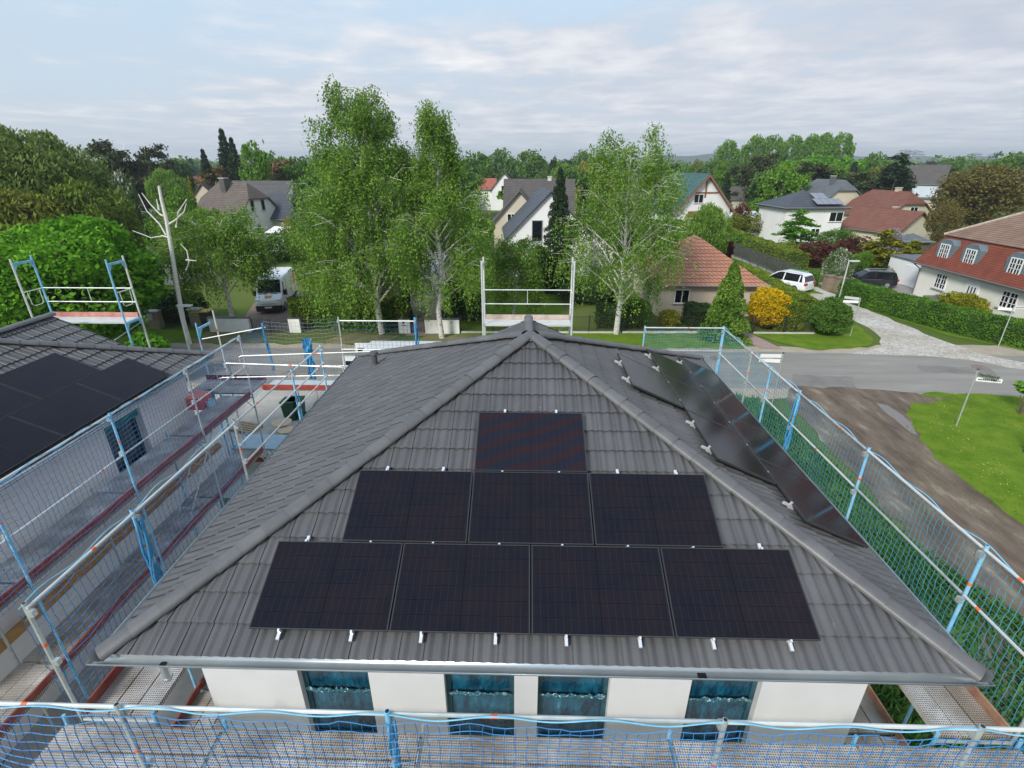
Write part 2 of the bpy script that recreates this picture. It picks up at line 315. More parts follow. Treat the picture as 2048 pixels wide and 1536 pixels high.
sheet('verge_lawn', wob([G(1575, 690), G(1620, 699), G(1700, 698), G(1738, 692), G(1748, 682), G(1728, 660), G(1694, 640), G(1672, 636), G(1655, 668), G(1500, 668)], 0.08, 0.6, 14), 0.030, m_lawn)
m_vdry = mat('dry_verge_grass', (0.13, 0.15, 0.04), (0.22, 0.19, 0.09), 1.0, 0.95, bump=0.6, bscale=12, detail=8, col3=(0.32, 0.28, 0.20))
sheet('verge_grass', wob([(-60, 27.2), (-18, 27.3), (-16.6, 29.6), (-22, 29.8), (-30, 31), (-60, 31)], 0.15, 0.8, 15), 0.014, m_lawn)
sheet('verge_grass', wob([(-23, 27.3), (-17.8, 27.4), (-16.5, 29.6), (-22.5, 29.8)], 0.1, 0.6, 15), 0.020, m_vdry)
sheet('verge_grass', wob([(-13.6, 27.3), (-9.6, 27.2), (-8.8, 29.3), (-13, 29.5)], 0.12, 0.5, 16), 0.014, m_vdry)
sheet('verge_grass', wob([(-7.2, 27.2), (-2, 27.2), (-2, 29.6), (-7.0, 29.6)], 0.12, 0.5, 17), 0.020, m_vdry)
m_pav = mat('reddish_paving', (0.30, 0.22, 0.19), (0.36, 0.27, 0.235), 3, 0.8, bump=0.2, bscale=20)
sheet('driveway', [(-20.9, 30.2), (-17.0, 30.2), (-17.6, 42), (-24.6, 42)], 0.010, mat('brown_drive', (0.17, 0.125, 0.095), (0.24, 0.18, 0.14), 2, 0.9))
sheet('garden_path', [(-8.4, 29.2), (-6.9, 29.2), (-6.9, 46), (-8.0, 46)], 0.012, m_pav)
sheet('garden_path', [(15.0, 27.0), (16.4, 27.0), (14.6, 34.5), (13.6, 34.5)], 0.022, m_pav)
sheet('garden_lawn', [(-6.8, 30.2), (3, 30.2), (3, 60), (-6.8, 60)], 0.008, m_lawn)
sheet('garden_lawn', [(28.2, 37), (32.5, 26.5), (34.8, 26.5), (34.8, 41), (28.5, 41.5)], 0.012, m_lawn)
sheet('courtyard_paving', [(28.3, 40.5), (40.5, 40), (40.5, 47), (28.8, 47)], 0.014, mat('grey_paving', (0.26, 0.235, 0.21), (0.33, 0.30, 0.27), 1.5, 0.85))
sheet('verge_grass', wob([G(1500, 545), G(1470, 530), (24.2, 75), (25.4, 75), (26.3, 55), (27.0, 42), (25.2, 42.5), (25, 56)], 0.1, 0.8, 18), 0.022, m_lawn)
sheet('verge_grass', wob([(27.3, 38.5), (27.9, 38.4), (30.0, 30.5), (33.4, 25.8), (32.2, 25.9), (29.0, 30.2)], 0.08, 0.6, 19), 0.022, m_lawn)
far = MB(); hp = []
for i in range(61):
    x = 200+i*38; h = 32*math.exp(-((i-16)/13)**2)+18*math.exp(-((i-40)/12)**2)+5*math.sin(i*0.9)+9
    hp.append((x, 2300, max(2.0, h)))
far.add([(p[0], p[1], -2) for p in hp]+hp+[(p[0], p[1]+500, -2) for p in hp], [(i, i+1, 62+i, 61+i) for i in range(60)]+[(61+i, 62+i, 123+i, 122+i) for i in range(60)])
o = far.build('hills', mat('wooded_hill', (0.05, 0.085, 0.05), (0.07, 0.11, 0.055), 0.02, 0.95)); o['kind'] = 'structure'
for (u, v), t_ in (((1960, 735), 'near the right street sign'), ((1433, 717), 'beside the main roof corner')):
    c = G(u, v); mb = MB(); mb.tube([(c[0], c[1], 0.012), (c[0], c[1], 0.026)], 0.42, 28)
    o = mb.build('manhole_cover', mat('cover_iron', (0.12, 0.10, 0.09), (0.30, 0.22, 0.18), 8, 0.7), base=(c[0], c[1], 0)); tag(o, 'round iron manhole cover in the asphalt road '+t_, 'manhole cover', 'manhole covers in the road')

# ---------------------------------------------------------------- the two tiled villas
A = 0.4284; CA, SA, TA = math.cos(A), math.sin(A), math.tan(A); SZ = 10.39; H2 = SZ/2; EZ = 5.5
def tilemat():
    m = mat('anthracite_roof_tile', (0.080, 0.080, 0.082), (0.103, 0.102, 0.103), 1.3, 0.5, island=0.10, detail=8, bump=0.25, bscale=60, spec=0.55)
    t = m.node_tree; b = t.nodes['Principled BSDF']; src = b.inputs['Base Color'].links[0].from_socket
    co = t.nodes.new('ShaderNodeTexCoord')
    mp = t.nodes.new('ShaderNodeMapping'); mp.inputs['Scale'].default_value = (7, 1.6, 1.6); t.links.new(co.outputs['Object'], mp.inputs[0])
    n = t.nodes.new('ShaderNodeTexNoise'); n.inputs['Scale'].default_value = 1.0; n.inputs['Detail'].default_value = 9; n.inputs['Roughness'].default_value = 0.75; t.links.new(mp.outputs[0], n.inputs['Vector'])
    r = t.nodes.new('ShaderNodeValToRGB'); e = r.color_ramp.elements; e[0].position = 0.63; e[0].color = (0, 0, 0, 1); e[1].position = 0.80; e[1].color = (0.8, 0.8, 0.8, 1); t.links.new(n.outputs['Fac'], r.inputs[0])
    mx = t.nodes.new('ShaderNodeMix'); mx.data_type = 'RGBA'; t.links.new(r.outputs[0], mx.inputs[0]); t.links.new(src, mx.inputs[6]); mx.inputs[7].default_value = (0.33, 0.33, 0.33, 1)
    t.links.new(mx.outputs[2], b.inputs['Base Color']); return m
m_tile = tilemat()
m_cap = mat('anthracite_ridge_tile', (0.10, 0.10, 0.102), (0.132, 0.131, 0.131), 2.5, 0.45, island=0.12, bump=0.15, bscale=50, spec=0.55)
def tiled_face(name, org, ua, sa, na, smax, lim, parent, u0, u1, gauge=0.385, tw=0.30):
    org, ua, sa, na = (np.array(q, float) for q in (org, ua, sa, na))
    V = []; F = []; MI = []; prof_t = np.array([0, .015, .03, .045, .06, .075, .09, .105, .12, .135, .15, .165, .18, .195, .21, .225, .24, .255, .27, .285, .292, .2985, .2999])
    def prof(t):
        h = 0.0125*(1-math.cos(2*math.pi*(t+0.03)/0.15))+0.004*t/0.3
        if t > 0.29: h += 0.008
        if t > 0.299: h = -0.008
        return h
    P = np.array([prof(t) for t in prof_t]); k = 0; nc = int(math.ceil(smax/gauge)); r2 = np.random.default_rng(3)
    for c in range(nc):
        s0 = c*gauge-0.03; s1 = min((c+1)*gauge, smax)
        a0, a1 = lim(max(s0, 0)); b0, b1 = lim(s1)
        for j in range(int((u1-u0)/tw)+2):
            x0 = u0+j*tw
            if x0+tw <= min(a0, b0) or x0 >= max(a1, b1): continue
            xs = x0+prof_t; dz = r2.normal(0, 0.0015)
            A0 = np.clip(xs, a0, a1); B1 = np.clip(xs, b0, b1)
            if A0[-1]-A0[0] < 0.004 and B1[-1]-B1[0] < 0.004: continue
            n = len(xs)
            for row, (uu, s, h) in enumerate(((A0, s0+0.05, P-0.006), (A0, s0, P+0.030+dz), (B1, s1, P+0.002))):
                for q in range(n): V.append(org+ua*uu[q]+sa*s+na*h[q])
            for row in range(2):
                for q in range(n-1):
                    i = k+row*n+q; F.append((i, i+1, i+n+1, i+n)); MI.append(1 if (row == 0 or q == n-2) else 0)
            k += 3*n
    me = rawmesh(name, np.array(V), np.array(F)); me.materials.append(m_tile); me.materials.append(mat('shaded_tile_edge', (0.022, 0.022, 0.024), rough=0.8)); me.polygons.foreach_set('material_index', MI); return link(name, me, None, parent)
def caps(name, p0, p1, r, parent, length=0.36, closed_end=True):
    """overlapping half-round ridge tiles from the low end p0 to the high end p1"""
    p0, p1 = np.array(p0, float), np.array(p1, float); L_ = np.linalg.norm(p1-p0); d = (p1-p0)/L_; n = max(1, round(L_/length)); st = L_/n
    side = np.cross(d, (0, 0, 1)); side /= np.linalg.norm(side); up = np.cross(side, d); mb = MB()
    for i in range(n):
        a = p0+d*(i*st-0.03); b = p0+d*((i+1)*st+0.01); vs = []; K = 14; jz = 0.003*math.sin(i*2.7)
        for q, rr, dn in ((a+d*0.012, r*0.95, -0.016), (a, r*1.03, 0.004+jz), (b, r*0.93, jz)):
            for k in range(K+1):
                t = math.pi*(-0.04+1.08*k/K); vs.append(q+side*rr*1.12*math.cos(t)+up*(rr*0.72*max(-0.1, math.sin(t))+dn))
        fs = [(row*(K+1)+k, row*(K+1)+k+1, (row+1)*(K+1)+k+1, (row+1)*(K+1)+k) for row in (0, 1) for k in range(K)]
        mb.add(vs, fs)
        if i == 0 and closed_end:
            mb.add([a+side*r*1.14*math.cos(math.pi*k/K)+up*r*0.74*math.sin(math.pi*k/K)+d*(-0.09*math.sin(math.pi*k/K)) for k in range(K+1)], [tuple(range(K, -1, -1))])
    return mb.build(name, m_cap, parent, smooth=False, local=True)
def gutter(name, path, parent, r=0.075):
    """half-round zinc channel along a path (local coordinates), open side up"""
    path = [np.array(p, float) for p in path]; V = []; F = []; K = 8; n = len(path)
    for i, p in enumerate(path):
        if i == 0: d = path[1]-p
        elif i == n-1: d = p-path[i-1]
        else: d = (p-path[i-1])/np.linalg.norm(p-path[i-1])+(path[i+1]-p)/np.linalg.norm(path[i+1]-p)
        d = d/np.linalg.norm(d); side = np.cross(d, (0, 0, 1)); w = 1.0
        if 0 < i < n-1: w = 1/max(0.5, abs(np.dot(d, (p-path[i-1])/np.linalg.norm(p-path[i-1]))))
        for k in range(K+1):
            t = math.pi*k/K; V.append(p+side*w*r*math.cos(t)-np.array((0, 0, 1))*r*math.sin(t))
        V.append(p-side*w*(r+0.018)+np.array((0, 0, 0.004))); V.append(p-side*w*(r+0.018)-np.array((0, 0, 0.014))); V.append(p-side*w*r-np.array((0, 0, 0.014)))
    M = K+4
    for i in range(n-1):
        for k in range(M-1): a = i*M+k; F.append((a, a+1, a+M+1, a+M))
    me = rawmesh(name, np.array(V), np.array(F)); o = link(name, me, zinc, parent); me.polygons.foreach_set('use_smooth', [True]*len(me.polygons))
    so = o.modifiers.new('thick', 'SOLIDIFY'); so.thickness = 0.004; return o
film = mat('blue_protective_film', (0.006, 0.04, 0.075), (0.015, 0.15, 0.24), 4.0, 0.10, detail=8, bump=1.0, bscale=14, spec=0.9, stretch=(1.6, 1, 0.5), col3=(0.25, 0.50, 0.58), thr=(0.40, 0.66))
filmf = mat('film_covered_frame', (0.012, 0.06, 0.085), (0.03, 0.12, 0.15), 4, 0.25, bump=0.8, bscale=20)
crinkle = mat('crumpled_film_edge', (0.03, 0.16, 0.22), (0.60, 0.74, 0.80), 26, 0.15, detail=6, bump=1, bscale=30, thr=(0.54, 0.64))
wallm = mat('fresh_white_render', (0.74, 0.745, 0.75), (0.68, 0.685, 0.69), 0.9, 0.9, bump=0.08, bscale=90, detail=6)
soff = mat('white_soffit', (0.70, 0.70, 0.70), rough=0.6)
def film_window(parent, xa, xb, z0, z1, yw, axis='front', sgn=1):
    """a French window still wrapped in blue film; xa..xb along the wall, yw = wall plane"""
    def bx(mb, a, b, d0, d1, c, e):
        if axis == 'front': return mb.box(a, b, yw+d0, yw+d1, c, e)
        return mb.box(yw-sgn*d1, yw-sgn*d0, a, b, c, e) if sgn > 0 else mb.box(yw+d0, yw+d1, a, b, c, e)
    mb = MB(); f = 0.07
    for a, b, c, e in ((xa, xb, z1-f, z1), (xa, xb, z0, z0+f), (xa, xa+f, z0+f, z1-f), (xb-f, xb, z0+f, z1-f), (xa+f, xb-f, z0+(z1-z0)*0.42, z0+(z1-z0)*0.42+f)): bx(mb, a, b, 0.10, 0.16, c, e)
    w = mb.build('window', filmf, parent, local=True)
    mb = MB(); bx(mb, xa+f, xb-f, 0.125, 0.14, z0+f, z1-f); mb.build('pane', film, w, local=True)
    rg = np.random.default_rng(int(abs(xa)*100)); nx, nz = 26, 5; V = []; F = []
    zb = z0+(z1-z0)*0.42+f
    for j in range(nz):
        for i in range(nx):
            a = xa+0.04+(xb-xa-0.08)*i/(nx-1); dd = 0.085-0.012*j+rg.normal(0, 0.012); z = zb-0.02+0.03*j+rg.normal(0, 0.012)
            V.append((a, yw+dd, z) if axis == 'front' else (yw-sgn*dd, a, z))
    for j in range(nz-1):
        for i in range(nx-1): k = j*nx+i; F.append((k, k+1, k+nx+1, k+nx))
    link('film_crease', rawmesh('film_crease', V, F), crinkle, w)
    return w
def wall_with_holes(mb, x0, x1, z0, z1, holes, y0, y1, axis='x'):
    """a wall slab along x (or y), between planes y0..y1, leaving rectangular openings"""
    holes = sorted(holes); cur = x0
    def b(a, c, d, e):
        if c-a < 1e-4 or e-d < 1e-4: return
        if axis == 'x': mb.box(a, c, y0, y1, d, e)
        else: mb.box(y0, y1, a, c, d, e)
    for a, c, d, e in holes:
        b(cur, a, z0, z1); b(a, c, z0, d); b(a, c, e, z1); cur = c
    b(cur, x1, z0, z1)
def villa(cx, label):
    v = thing('villa', label, 'house', (cx, H2, 0)); wl = 4.6; z1 = EZ-0.12
    mb = MB(); fw = [(-3.25, -2.25), (-1.19, -0.21), (0.12, 1.12), (2.23, 3.19)]
    fz0, fz1 = 3.0, 5.18
    wall_with_holes(mb, -wl, wl, 0, z1, [(a, b, fz0, fz1) for a, b in fw]+[], -4.63, -4.35)
    rw = [(1.35, 2.60)]; wall_with_holes(mb, -4.35, 4.35, 0, z1, [(a, b, 3.1, 5.15) for a, b in rw], 4.32, 4.6, 'y')
    lw = [(-3.9, -2.9), (1.2, 2.2)]; wall_with_holes(mb, -4.35, 4.35, 0, z1, [(a, b, 3.1, 5.15) for a, b in lw], -4.6, -4.32, 'y')
    mb.box(-wl, wl, 4.35, 4.63, 0, z1)
    # gable wall of the rear projection
    mb.extr([(-2.0, 4.64, 0), (2.0, 4.64, 0), (2.0, 4.64, EZ-0.1), (0, 4.64, 6.35), (-2.0, 4.64, EZ-0.1)], (0, 0.62, 0))
    mb.build('wall', wallm, v, local=True)
    mb = MB(); mb.box(-H2-0.02, H2+0.02, -H2-0.02, H2+0.02, EZ-0.115, EZ-0.085)
    mb.box(-H2-0.02, H2+0.02, -H2-0.04, -H2-0.02, EZ-0.16, EZ-0.085); mb.box(-H2-0.04, -H2-0.02, -H2, H2, EZ-0.16, EZ-0.085); mb.box(H2+0.02, H2+0.04, -H2, H2, EZ-0.16, EZ-0.085)
    mb.build('soffit', soff, v, local=True)
    mb = MB(); z = EZ-0.05; hh = z+H2*TA-0.04
    mb.add([(-H2, -H2, z), (H2, -H2, z), (H2, H2, z), (-H2, H2, z), (0, 0, hh)], [(0, 1, 4), (1, 2, 4), (2, 3, 4), (3, 0, 4), (3, 2, 1, 0)])
    roof = mb.build('roof', m_tile, v, local=True)
    hyp = H2/CA; lim = lambda s: (-(H2-s*CA), H2-s*CA)
    for nm, org, ua, sx, sy in (('f', (0, -H2, EZ), (1, 0, 0), 0, 1), ('r', (H2, 0, EZ), (0, 1, 0), -1, 0), ('b', (0, H2, EZ), (-1, 0, 0), 0, -1), ('l', (-H2, 0, EZ), (0, -1, 0), 1, 0)):
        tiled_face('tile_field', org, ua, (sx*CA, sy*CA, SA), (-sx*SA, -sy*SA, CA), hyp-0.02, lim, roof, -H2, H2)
    # rear gable: ridge 6.62 m high running back from the hip
    gz = 6.55; gw = (gz-EZ)/TA; gy1 = H2+0.55; gy0 = H2-gw
    for s in (-1, 1):
        org = (s*gw, 0, EZ); sa = (-s*CA, 0, SA); na = (s*SA, 0, CA)
        def lg(q, s=s):
            lo = H2-q*CA+0.0; return (lo, gy1) if s > 0 else (-gy1, -lo)
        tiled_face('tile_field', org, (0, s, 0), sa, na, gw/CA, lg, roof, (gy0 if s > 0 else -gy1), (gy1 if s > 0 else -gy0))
    top = (0, 0, EZ+H2*TA+0.045)
    for sx, sy in ((-1, -1), (1, -1), (1, 1), (-1, 1)):
        caps('hip_tile_row', (sx*(H2+0.02), sy*(H2+0.02), EZ+0.028), (sx*0.10, sy*0.10, top[2]-0.02), 0.12, roof)
    caps('ridge_tile_row', (0, gy1+0.03, gz+0.04), (0, gy0+0.1, gz+0.04), 0.12, roof)
    mb = MB(); K = 16
    vs = [(0, 0, top[2]+0.10)]+[(0.20*math.cos(2*math.pi*k/K), 0.20*math.sin(2*math.pi*k/K), top[2]-0.03+0.03*math.cos(4*2*math.pi*k/K+math.pi)) for k in range(K)]
    mb.add(vs, [(0, 1+k, 1+(k+1) % K) for k in range(K)]); mb.build('apex_cap', m_cap, roof, smooth=True, local=True)
    mb = MB()
    for s in (-1, 1): mb.extr([(s*gw, gy1, EZ-0.12), (0, gy1, gz-0.1), (0, gy1, gz+0.02), (s*gw, gy1, EZ+0.02)], (0, 0.025, 0))
    mb.build('verge_board', soff, roof, local=True)
    e = H2+0.075; g = EZ-0.02
    # one gutter run round the front and both sides
    gutter('gutter', [(-e, H2+0.1, g), (-e, -e, g), (e, -e, g), (e, H2+0.1, g)], roof)
    mb = MB(); mb.tube([(-gw-0.09, H2+0.08, EZ-0.03), (-gw-0.09, gy1+0.05, EZ-0.03)], 0.06, 10); mb.tube([(gw+0.09, H2+0.08, EZ-0.03), (gw+0.09, gy1+0.05, EZ-0.03)], 0.06, 10)
    mb.build('gable_gutter', zinc, roof, local=True)
    for a, b in fw: film_window(v, a, b, fz0, fz1, -4.63)
    for a, b in lw: film_window(v, a, b, 3.1, 5.15, -4.6, 'side', -1)
    return v, rw
va, rw = villa(0, 'white two storey villa with dark hipped roof, its front windows wrapped in blue film')
for a, b in rw: film_window(va, a, b, 3.1, 5.15, 4.6, 'side', 1)
vb, rw = villa(-15.1, 'white two storey villa at the left edge, its dark roof under black solar panels')
# twin: dark unglazed opening with a green shutter box above it
for a, b in rw:
    mb = MB(); mb.box(4.36, 4.40, a, b, 3.1, 4.74); w = mb.build('window', mat('dark_opening', (0.010, 0.016, 0.022), rough=0.1), vb, local=True)
    mb = MB(); mb.box(4.42, 4.52, a, b, 4.74, 5.15); mb.build('shutter_box', mat('teal_film', (0.01, 0.14, 0.13), (0.02, 0.22, 0.20), 6, 0.3, bump=0.6), w, local=True)
    mb = MB(); mb.box(4.405, 4.43, a, b, 3.86, 3.92); mb.box(4.405, 4.43, (a+b)/2-0.03, (a+b)/2+0.03, 3.1, 4.74); mb.build('window_bar', darkg, w, local=True)

# outlet holes in the front gutter
mb = MB(); g = EZ-0.02
for nm, u, v_ in (('gutter_outlet', 330, 1322),):
    x = G(u, v_, 5.42)[0]; mb = MB(); mb.tube([(x, -0.075, 5.20), (x, -0.075, 5.412)], 0.05, 14); mb.tube([(x, -0.075, 5.16), (x, -0.075, 5.20)], 0.056, 14)
    o = mb.build('gutter_outlet', zinc, va); o.parent = va
    mb = MB(); mb.tube([(x, -0.075, 5.413), (x, -0.075, 5.418)], 0.042, 14); mb.build('outlet_hole', black, va)
x = G(1402, 1345, 5.42)[0]; mb = MB(); mb.box(x-0.05, x+0.05, -0.11, -0.03, 5.412, 5.425); mb.build('gutter_strap', black, va)
# vent pipe on the left roof face
mb = MB(); px_, py_ = -4.10, 8.30; zz = EZ+(px_+H2)*TA
mb.tube([(px_, py_, zz-0.03), (px_, py_, zz+0.10)], 0.13, 18, 0.085); mb.tube([(px_, py_, zz+0.08), (px_, py_, zz+0.36)], 0.075, 18); mb.tube([(px_, py_, zz+0.35), (px_, py_, zz+0.42)], 0.115, 18, 0.10)
mb.build('vent_pipe', mat('vent_plastic', (0.06, 0.06, 0.065), (0.09, 0.09, 0.09), 6, 0.6), va)

# ---------------------------------------------------------------- solar panels
PW, PH, GP = 1.722, 1.134, 0.022
def cellmat():
    m = bpy.data.materials.new('solar_cells'); m.use_nodes = True; t = m.node_tree; b = t.nodes['Principled BSDF']
    co = t.nodes.new('ShaderNodeTexCoord'); sp = t.nodes.new('ShaderNodeSeparateXYZ'); t.links.new(co.outputs['Object'], sp.inputs[0])
    def M(op, a, c, cl=False):
        n = t.nodes.new('ShaderNodeMath'); n.operation = op; n.use_clamp = cl
        for i, s in ((0, a), (1, c)):
            if isinstance(s, (int, float)): n.inputs[i].default_value = s
            else: t.links.new(s, n.inputs[i])
        return n.outputs[0]
    def lines(s, period, width, off=0.0):
        f = M('FRACT', M('ADD', M('DIVIDE', s, period), 100.5+off), 0.0); d = M('ABSOLUTE', M('SUBTRACT', f, 0.5), 0); return M('LESS_THAN', d, width/period/2)
    x, y = sp.outputs[0], sp.outputs[1]
    row = lines(y, 0.1830, 0.0055); mid = M('LESS_THAN', M('ABSOLUTE', x, 0), 0.006); dark = M('MAXIMUM', row, mid)
    col = lines(x, 0.0935, 0.0022, 0.02); bus = lines(y, 0.0183, 0.0013, 0.5)
    n = t.nodes.new('ShaderNodeTexNoise'); n.inputs['Scale'].default_value = 2.2; n.inputs['Detail'].default_value = 3; t.links.new(co.outputs['Object'], n.inputs['Vector'])
    r = t.nodes.new('ShaderNodeValToRGB'); e = r.color_ramp.elements; e[0].position = 0.35; e[0].color = (0.0055, 0.0055, 0.010, 1); e[1].position = 0.65; e[1].color = (0.011, 0.007, 0.010, 1); t.links.new(n.outputs['Fac'], r.inputs[0])
    def mx(f, a, c):
        q = t.nodes.new('ShaderNodeMix'); q.data_type = 'RGBA'; t.links.new(f, q.inputs[0]); t.links.new(a, q.inputs[6]); q.inputs[7].default_value = (*c, 1); return q.outputs[2]
    c = mx(M('MULTIPLY', bus, 0.5), r.outputs[0], (0.026, 0.026, 0.036)); c = mx(M('MULTIPLY', col, 0.75), c, (0.05, 0.048, 0.058)); c = mx(dark, c, (0.002, 0.002, 0.004))
    v = t.nodes.new('ShaderNodeTexNoise'); v.inputs['Scale'].default_value = 55; v.inputs['Detail'].default_value = 6; v.inputs['Roughness'].default_value = 0.8; t.links.new(co.outputs['Object'], v.inputs['Vector'])
    r2 = t.nodes.new('ShaderNodeValToRGB'); e = r2.color_ramp.elements; e[0].position = 0.70; e[0].color = (0, 0, 0, 1); e[1].position = 0.78; e[1].color = (0.6, 0.6, 0.6, 1); t.links.new(v.outputs['Fac'], r2.inputs[0])
    c = mx(r2.outputs[0], c, (0.13, 0.13, 0.14))
    t.links.new(c, b.inputs['Base Color']); b.inputs['Roughness'].default_value = 0.10; b.inputs['Specular IOR Level'].default_value = 0.22
    return m
m_cell = cellmat(); m_frame = mat('black_panel_frame', (0.012, 0.012, 0.013), rough=0.35, metal=0.3); m_edge = mat('panel_frame_lip', (0.05, 0.051, 0.054), rough=0.4, metal=0.3)
proto = {}
def panel(org, ua, sa, na, label, group):
    """org = lower-left corner on the roof plane; panel lies 0.115-0.15 m above it"""
    org, ua, sa, na = (np.array(q, float) for q in (org, ua, sa, na)); c = org+ua*PW/2+sa*PH/2+na*0.115
    if 'p' not in proto:
        t = thing('solar_panel', 'x', 'solar panel')
        mb = MB(); w = 0.012
        for a, b_, c0, d in ((-PW/2, PW/2, -PH/2, -PH/2+w), (-PW/2, PW/2, PH/2-w, PH/2), (-PW/2, -PW/2+w, -PH/2+w, PH/2-w), (PW/2-w, PW/2, -PH/2+w, PH/2-w)): mb.box(a, b_, c0, d, -0.002, 0.033)
        fr = mb.build('frame', m_edge, t, local=True)
        mb = MB(); mb.box(-PW/2+w, PW/2-w, -PH/2+w, PH/2-w, 0.0, 0.029); mb.build('glass', m_cell, t, local=True)
        mb = MB(); mb.box(-PW/2+0.03, PW/2-0.03, -PH/2+0.03, PH/2-0.03, -0.03, -0.003); mb.build('back_sheet', m_frame, t, local=True)
        proto['p'] = t
    else: t = copy_tree(proto['p'])
    t.matrix_world = Matrix(((ua[0], sa[0], na[0], c[0]), (ua[1], sa[1], na[1], c[1]), (ua[2], sa[2], na[2], c[2]), (0, 0, 0, 1)))
    t['label'] = label; t['group'] = group; return t
alu = mat('bright_aluminium', (0.80, 0.81, 0.82), rough=0.3, metal=0.5)
def mrail(org, ua, sa, na, u, s0, s1, label, clamps):
    """mounting rail running up the slope, with its clamps and end hook"""
    org, ua, sa, na = (np.array(q, float) for q in (org, ua, sa, na)); base = org+ua*u+sa*s0
    t = thing('mounting_rail', label, 'mounting rail', tuple(base), group='aluminium mounting rails under the solar panels')
    mb = MB(); mb.obox(org+ua*u+sa*(s0+s1)/2+na*0.088, ua, sa, na, 0.019, (s1-s0)/2, 0.019); mb.build('rail', alu, t)
    mb = MB()
    for s in (s0+0.16, s1-0.16):
        mb.obox(org+ua*u+sa*s+na*0.055, ua, sa, na, 0.016, 0.05, 0.012); mb.obox(org+ua*(u)+sa*(s-0.05)+na*0.04, ua, sa, na, 0.016, 0.004, 0.03)
    mb.build('roof_hook', alu, t)
    for s in clamps:
        mb = MB(); mb.obox(org+ua*u+sa*s+na*0.132, ua, sa, na, 0.013, 0.008 if s > s0+0.3 and s < s1-0.2 else 0.014, 0.023); mb.build('clamp', alu, t)
    return t
Fo, Fu, Fs, Fn = (0, 0, EZ), (1, 0, 0), (0, CA, SA), (0, -SA, CA)
s0 = 0.27; rows = [s0, s0+PH+GP, s0+2*(PH+GP)]; top = rows[2]+PH
fl = [('left end of', 'second from the left in', 'third from the left in', 'right end of')]
for r_, (n, wh) in enumerate(((4, 'lowest row of four'), (3, 'middle row of three'), (1, 'top'))):
    for i in range(n):
        u = -n*PW/2-(n-1)*GP/2+i*(PW+GP)
        if n == 4: lb = ('left end', 'second from left', 'third from left', 'right end')[i]+' of the lowest row of four black panels, front roof face'
        elif n == 3: lb = ('left', 'centre', 'right')[i]+' black panel of the middle row of three, front roof face'
        else: lb = 'single black panel at the top of the front roof face, with rusty and blue sheen'
        p = panel(np.array(Fo)+np.array(Fu)*u+np.array(Fs)*rows[r_], Fu, Fs, Fn, lb, 'black solar panels on the front roof face')
        if n == 1:      # this panel shows coloured interference in the photograph
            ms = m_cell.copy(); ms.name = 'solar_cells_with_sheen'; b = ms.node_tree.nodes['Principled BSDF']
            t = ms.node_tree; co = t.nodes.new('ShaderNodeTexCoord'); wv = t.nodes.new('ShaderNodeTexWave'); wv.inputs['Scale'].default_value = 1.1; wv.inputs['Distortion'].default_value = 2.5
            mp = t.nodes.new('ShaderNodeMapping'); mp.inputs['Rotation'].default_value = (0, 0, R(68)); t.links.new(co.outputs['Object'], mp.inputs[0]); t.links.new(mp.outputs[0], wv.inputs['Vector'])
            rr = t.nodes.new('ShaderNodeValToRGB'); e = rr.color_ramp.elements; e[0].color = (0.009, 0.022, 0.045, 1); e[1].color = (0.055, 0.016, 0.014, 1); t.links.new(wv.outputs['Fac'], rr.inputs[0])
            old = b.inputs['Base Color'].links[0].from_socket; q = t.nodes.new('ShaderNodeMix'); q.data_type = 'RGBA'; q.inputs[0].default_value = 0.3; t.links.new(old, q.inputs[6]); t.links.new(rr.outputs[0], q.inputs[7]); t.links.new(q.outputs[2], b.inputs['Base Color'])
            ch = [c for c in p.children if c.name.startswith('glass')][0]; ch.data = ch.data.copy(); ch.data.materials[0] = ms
Y1 = rows[0]+PH+GP/2; Y2 = rows[1]+PH+GP/2
for i, (u, s1, cl) in enumerate(((-3.1, rows[0]+PH+0.10, (s0-0.012, rows[0]+PH+0.012)), (-2.2, rows[1]+PH+0.10, (s0-0.012, Y1, rows[1]+PH+0.012)), (-1.34, rows[1]+PH+0.10, (s0-0.012, Y1, rows[1]+PH+0.012)),
        (-0.43, top+0.10, (s0-0.012, Y1, Y2, top+0.012)), (0.43, top+0.10, (s0-0.012, Y1, Y2, top+0.012)), (1.32, rows[1]+PH+0.10, (s0-0.012, Y1, rows[1]+PH+0.012)), (2.2, rows[1]+PH+0.10, (s0-0.012, Y1, rows[1]+PH+0.012)), (3.12, rows[0]+PH+0.10, (s0-0.012, rows[0]+PH+0.012)))):
    mrail(Fo, Fu, Fs, Fn, u, s0-0.11, s1, 'silver rail end under the front panels, number %d from the left' % (i+1) if False else ('leftmost', 'second from left', 'third from left', 'fourth from left', 'fourth from right', 'third from right', 'second from right', 'rightmost')[i]+' silver mounting rail sticking out below the front panels', cl)
Ro, Ru, Rs, Rn = (H2, 0, EZ), (0, 1, 0), (-CA, 0, SA), (SA, 0, CA)
def rside(x0, spec, where, grp, sr0):
    o_ = (x0, 0, EZ)
    for r_, (n, y0) in enumerate(spec):
        for i in range(n):
            nm = ('nearest', 'second', 'third', 'farthest')[i if n == 4 else (i if i < n-1 else 3)] if n > 1 else 'only'
            panel(np.array(o_)+np.array(Rs)*(sr0+r_*(PH+GP))+np.array(Ru)*(y0+i*(PW+GP)), Ru, Rs, Rn, '%s black panel of the %s row on the %s' % (nm, ('lowest', 'middle', 'top')[r_], where), grp)
rside(H2, ((4, 1.88), (3, 2.80), (1, 4.62)), 'right roof face of the near villa', 'black solar panels on the right roof face', 0.20)
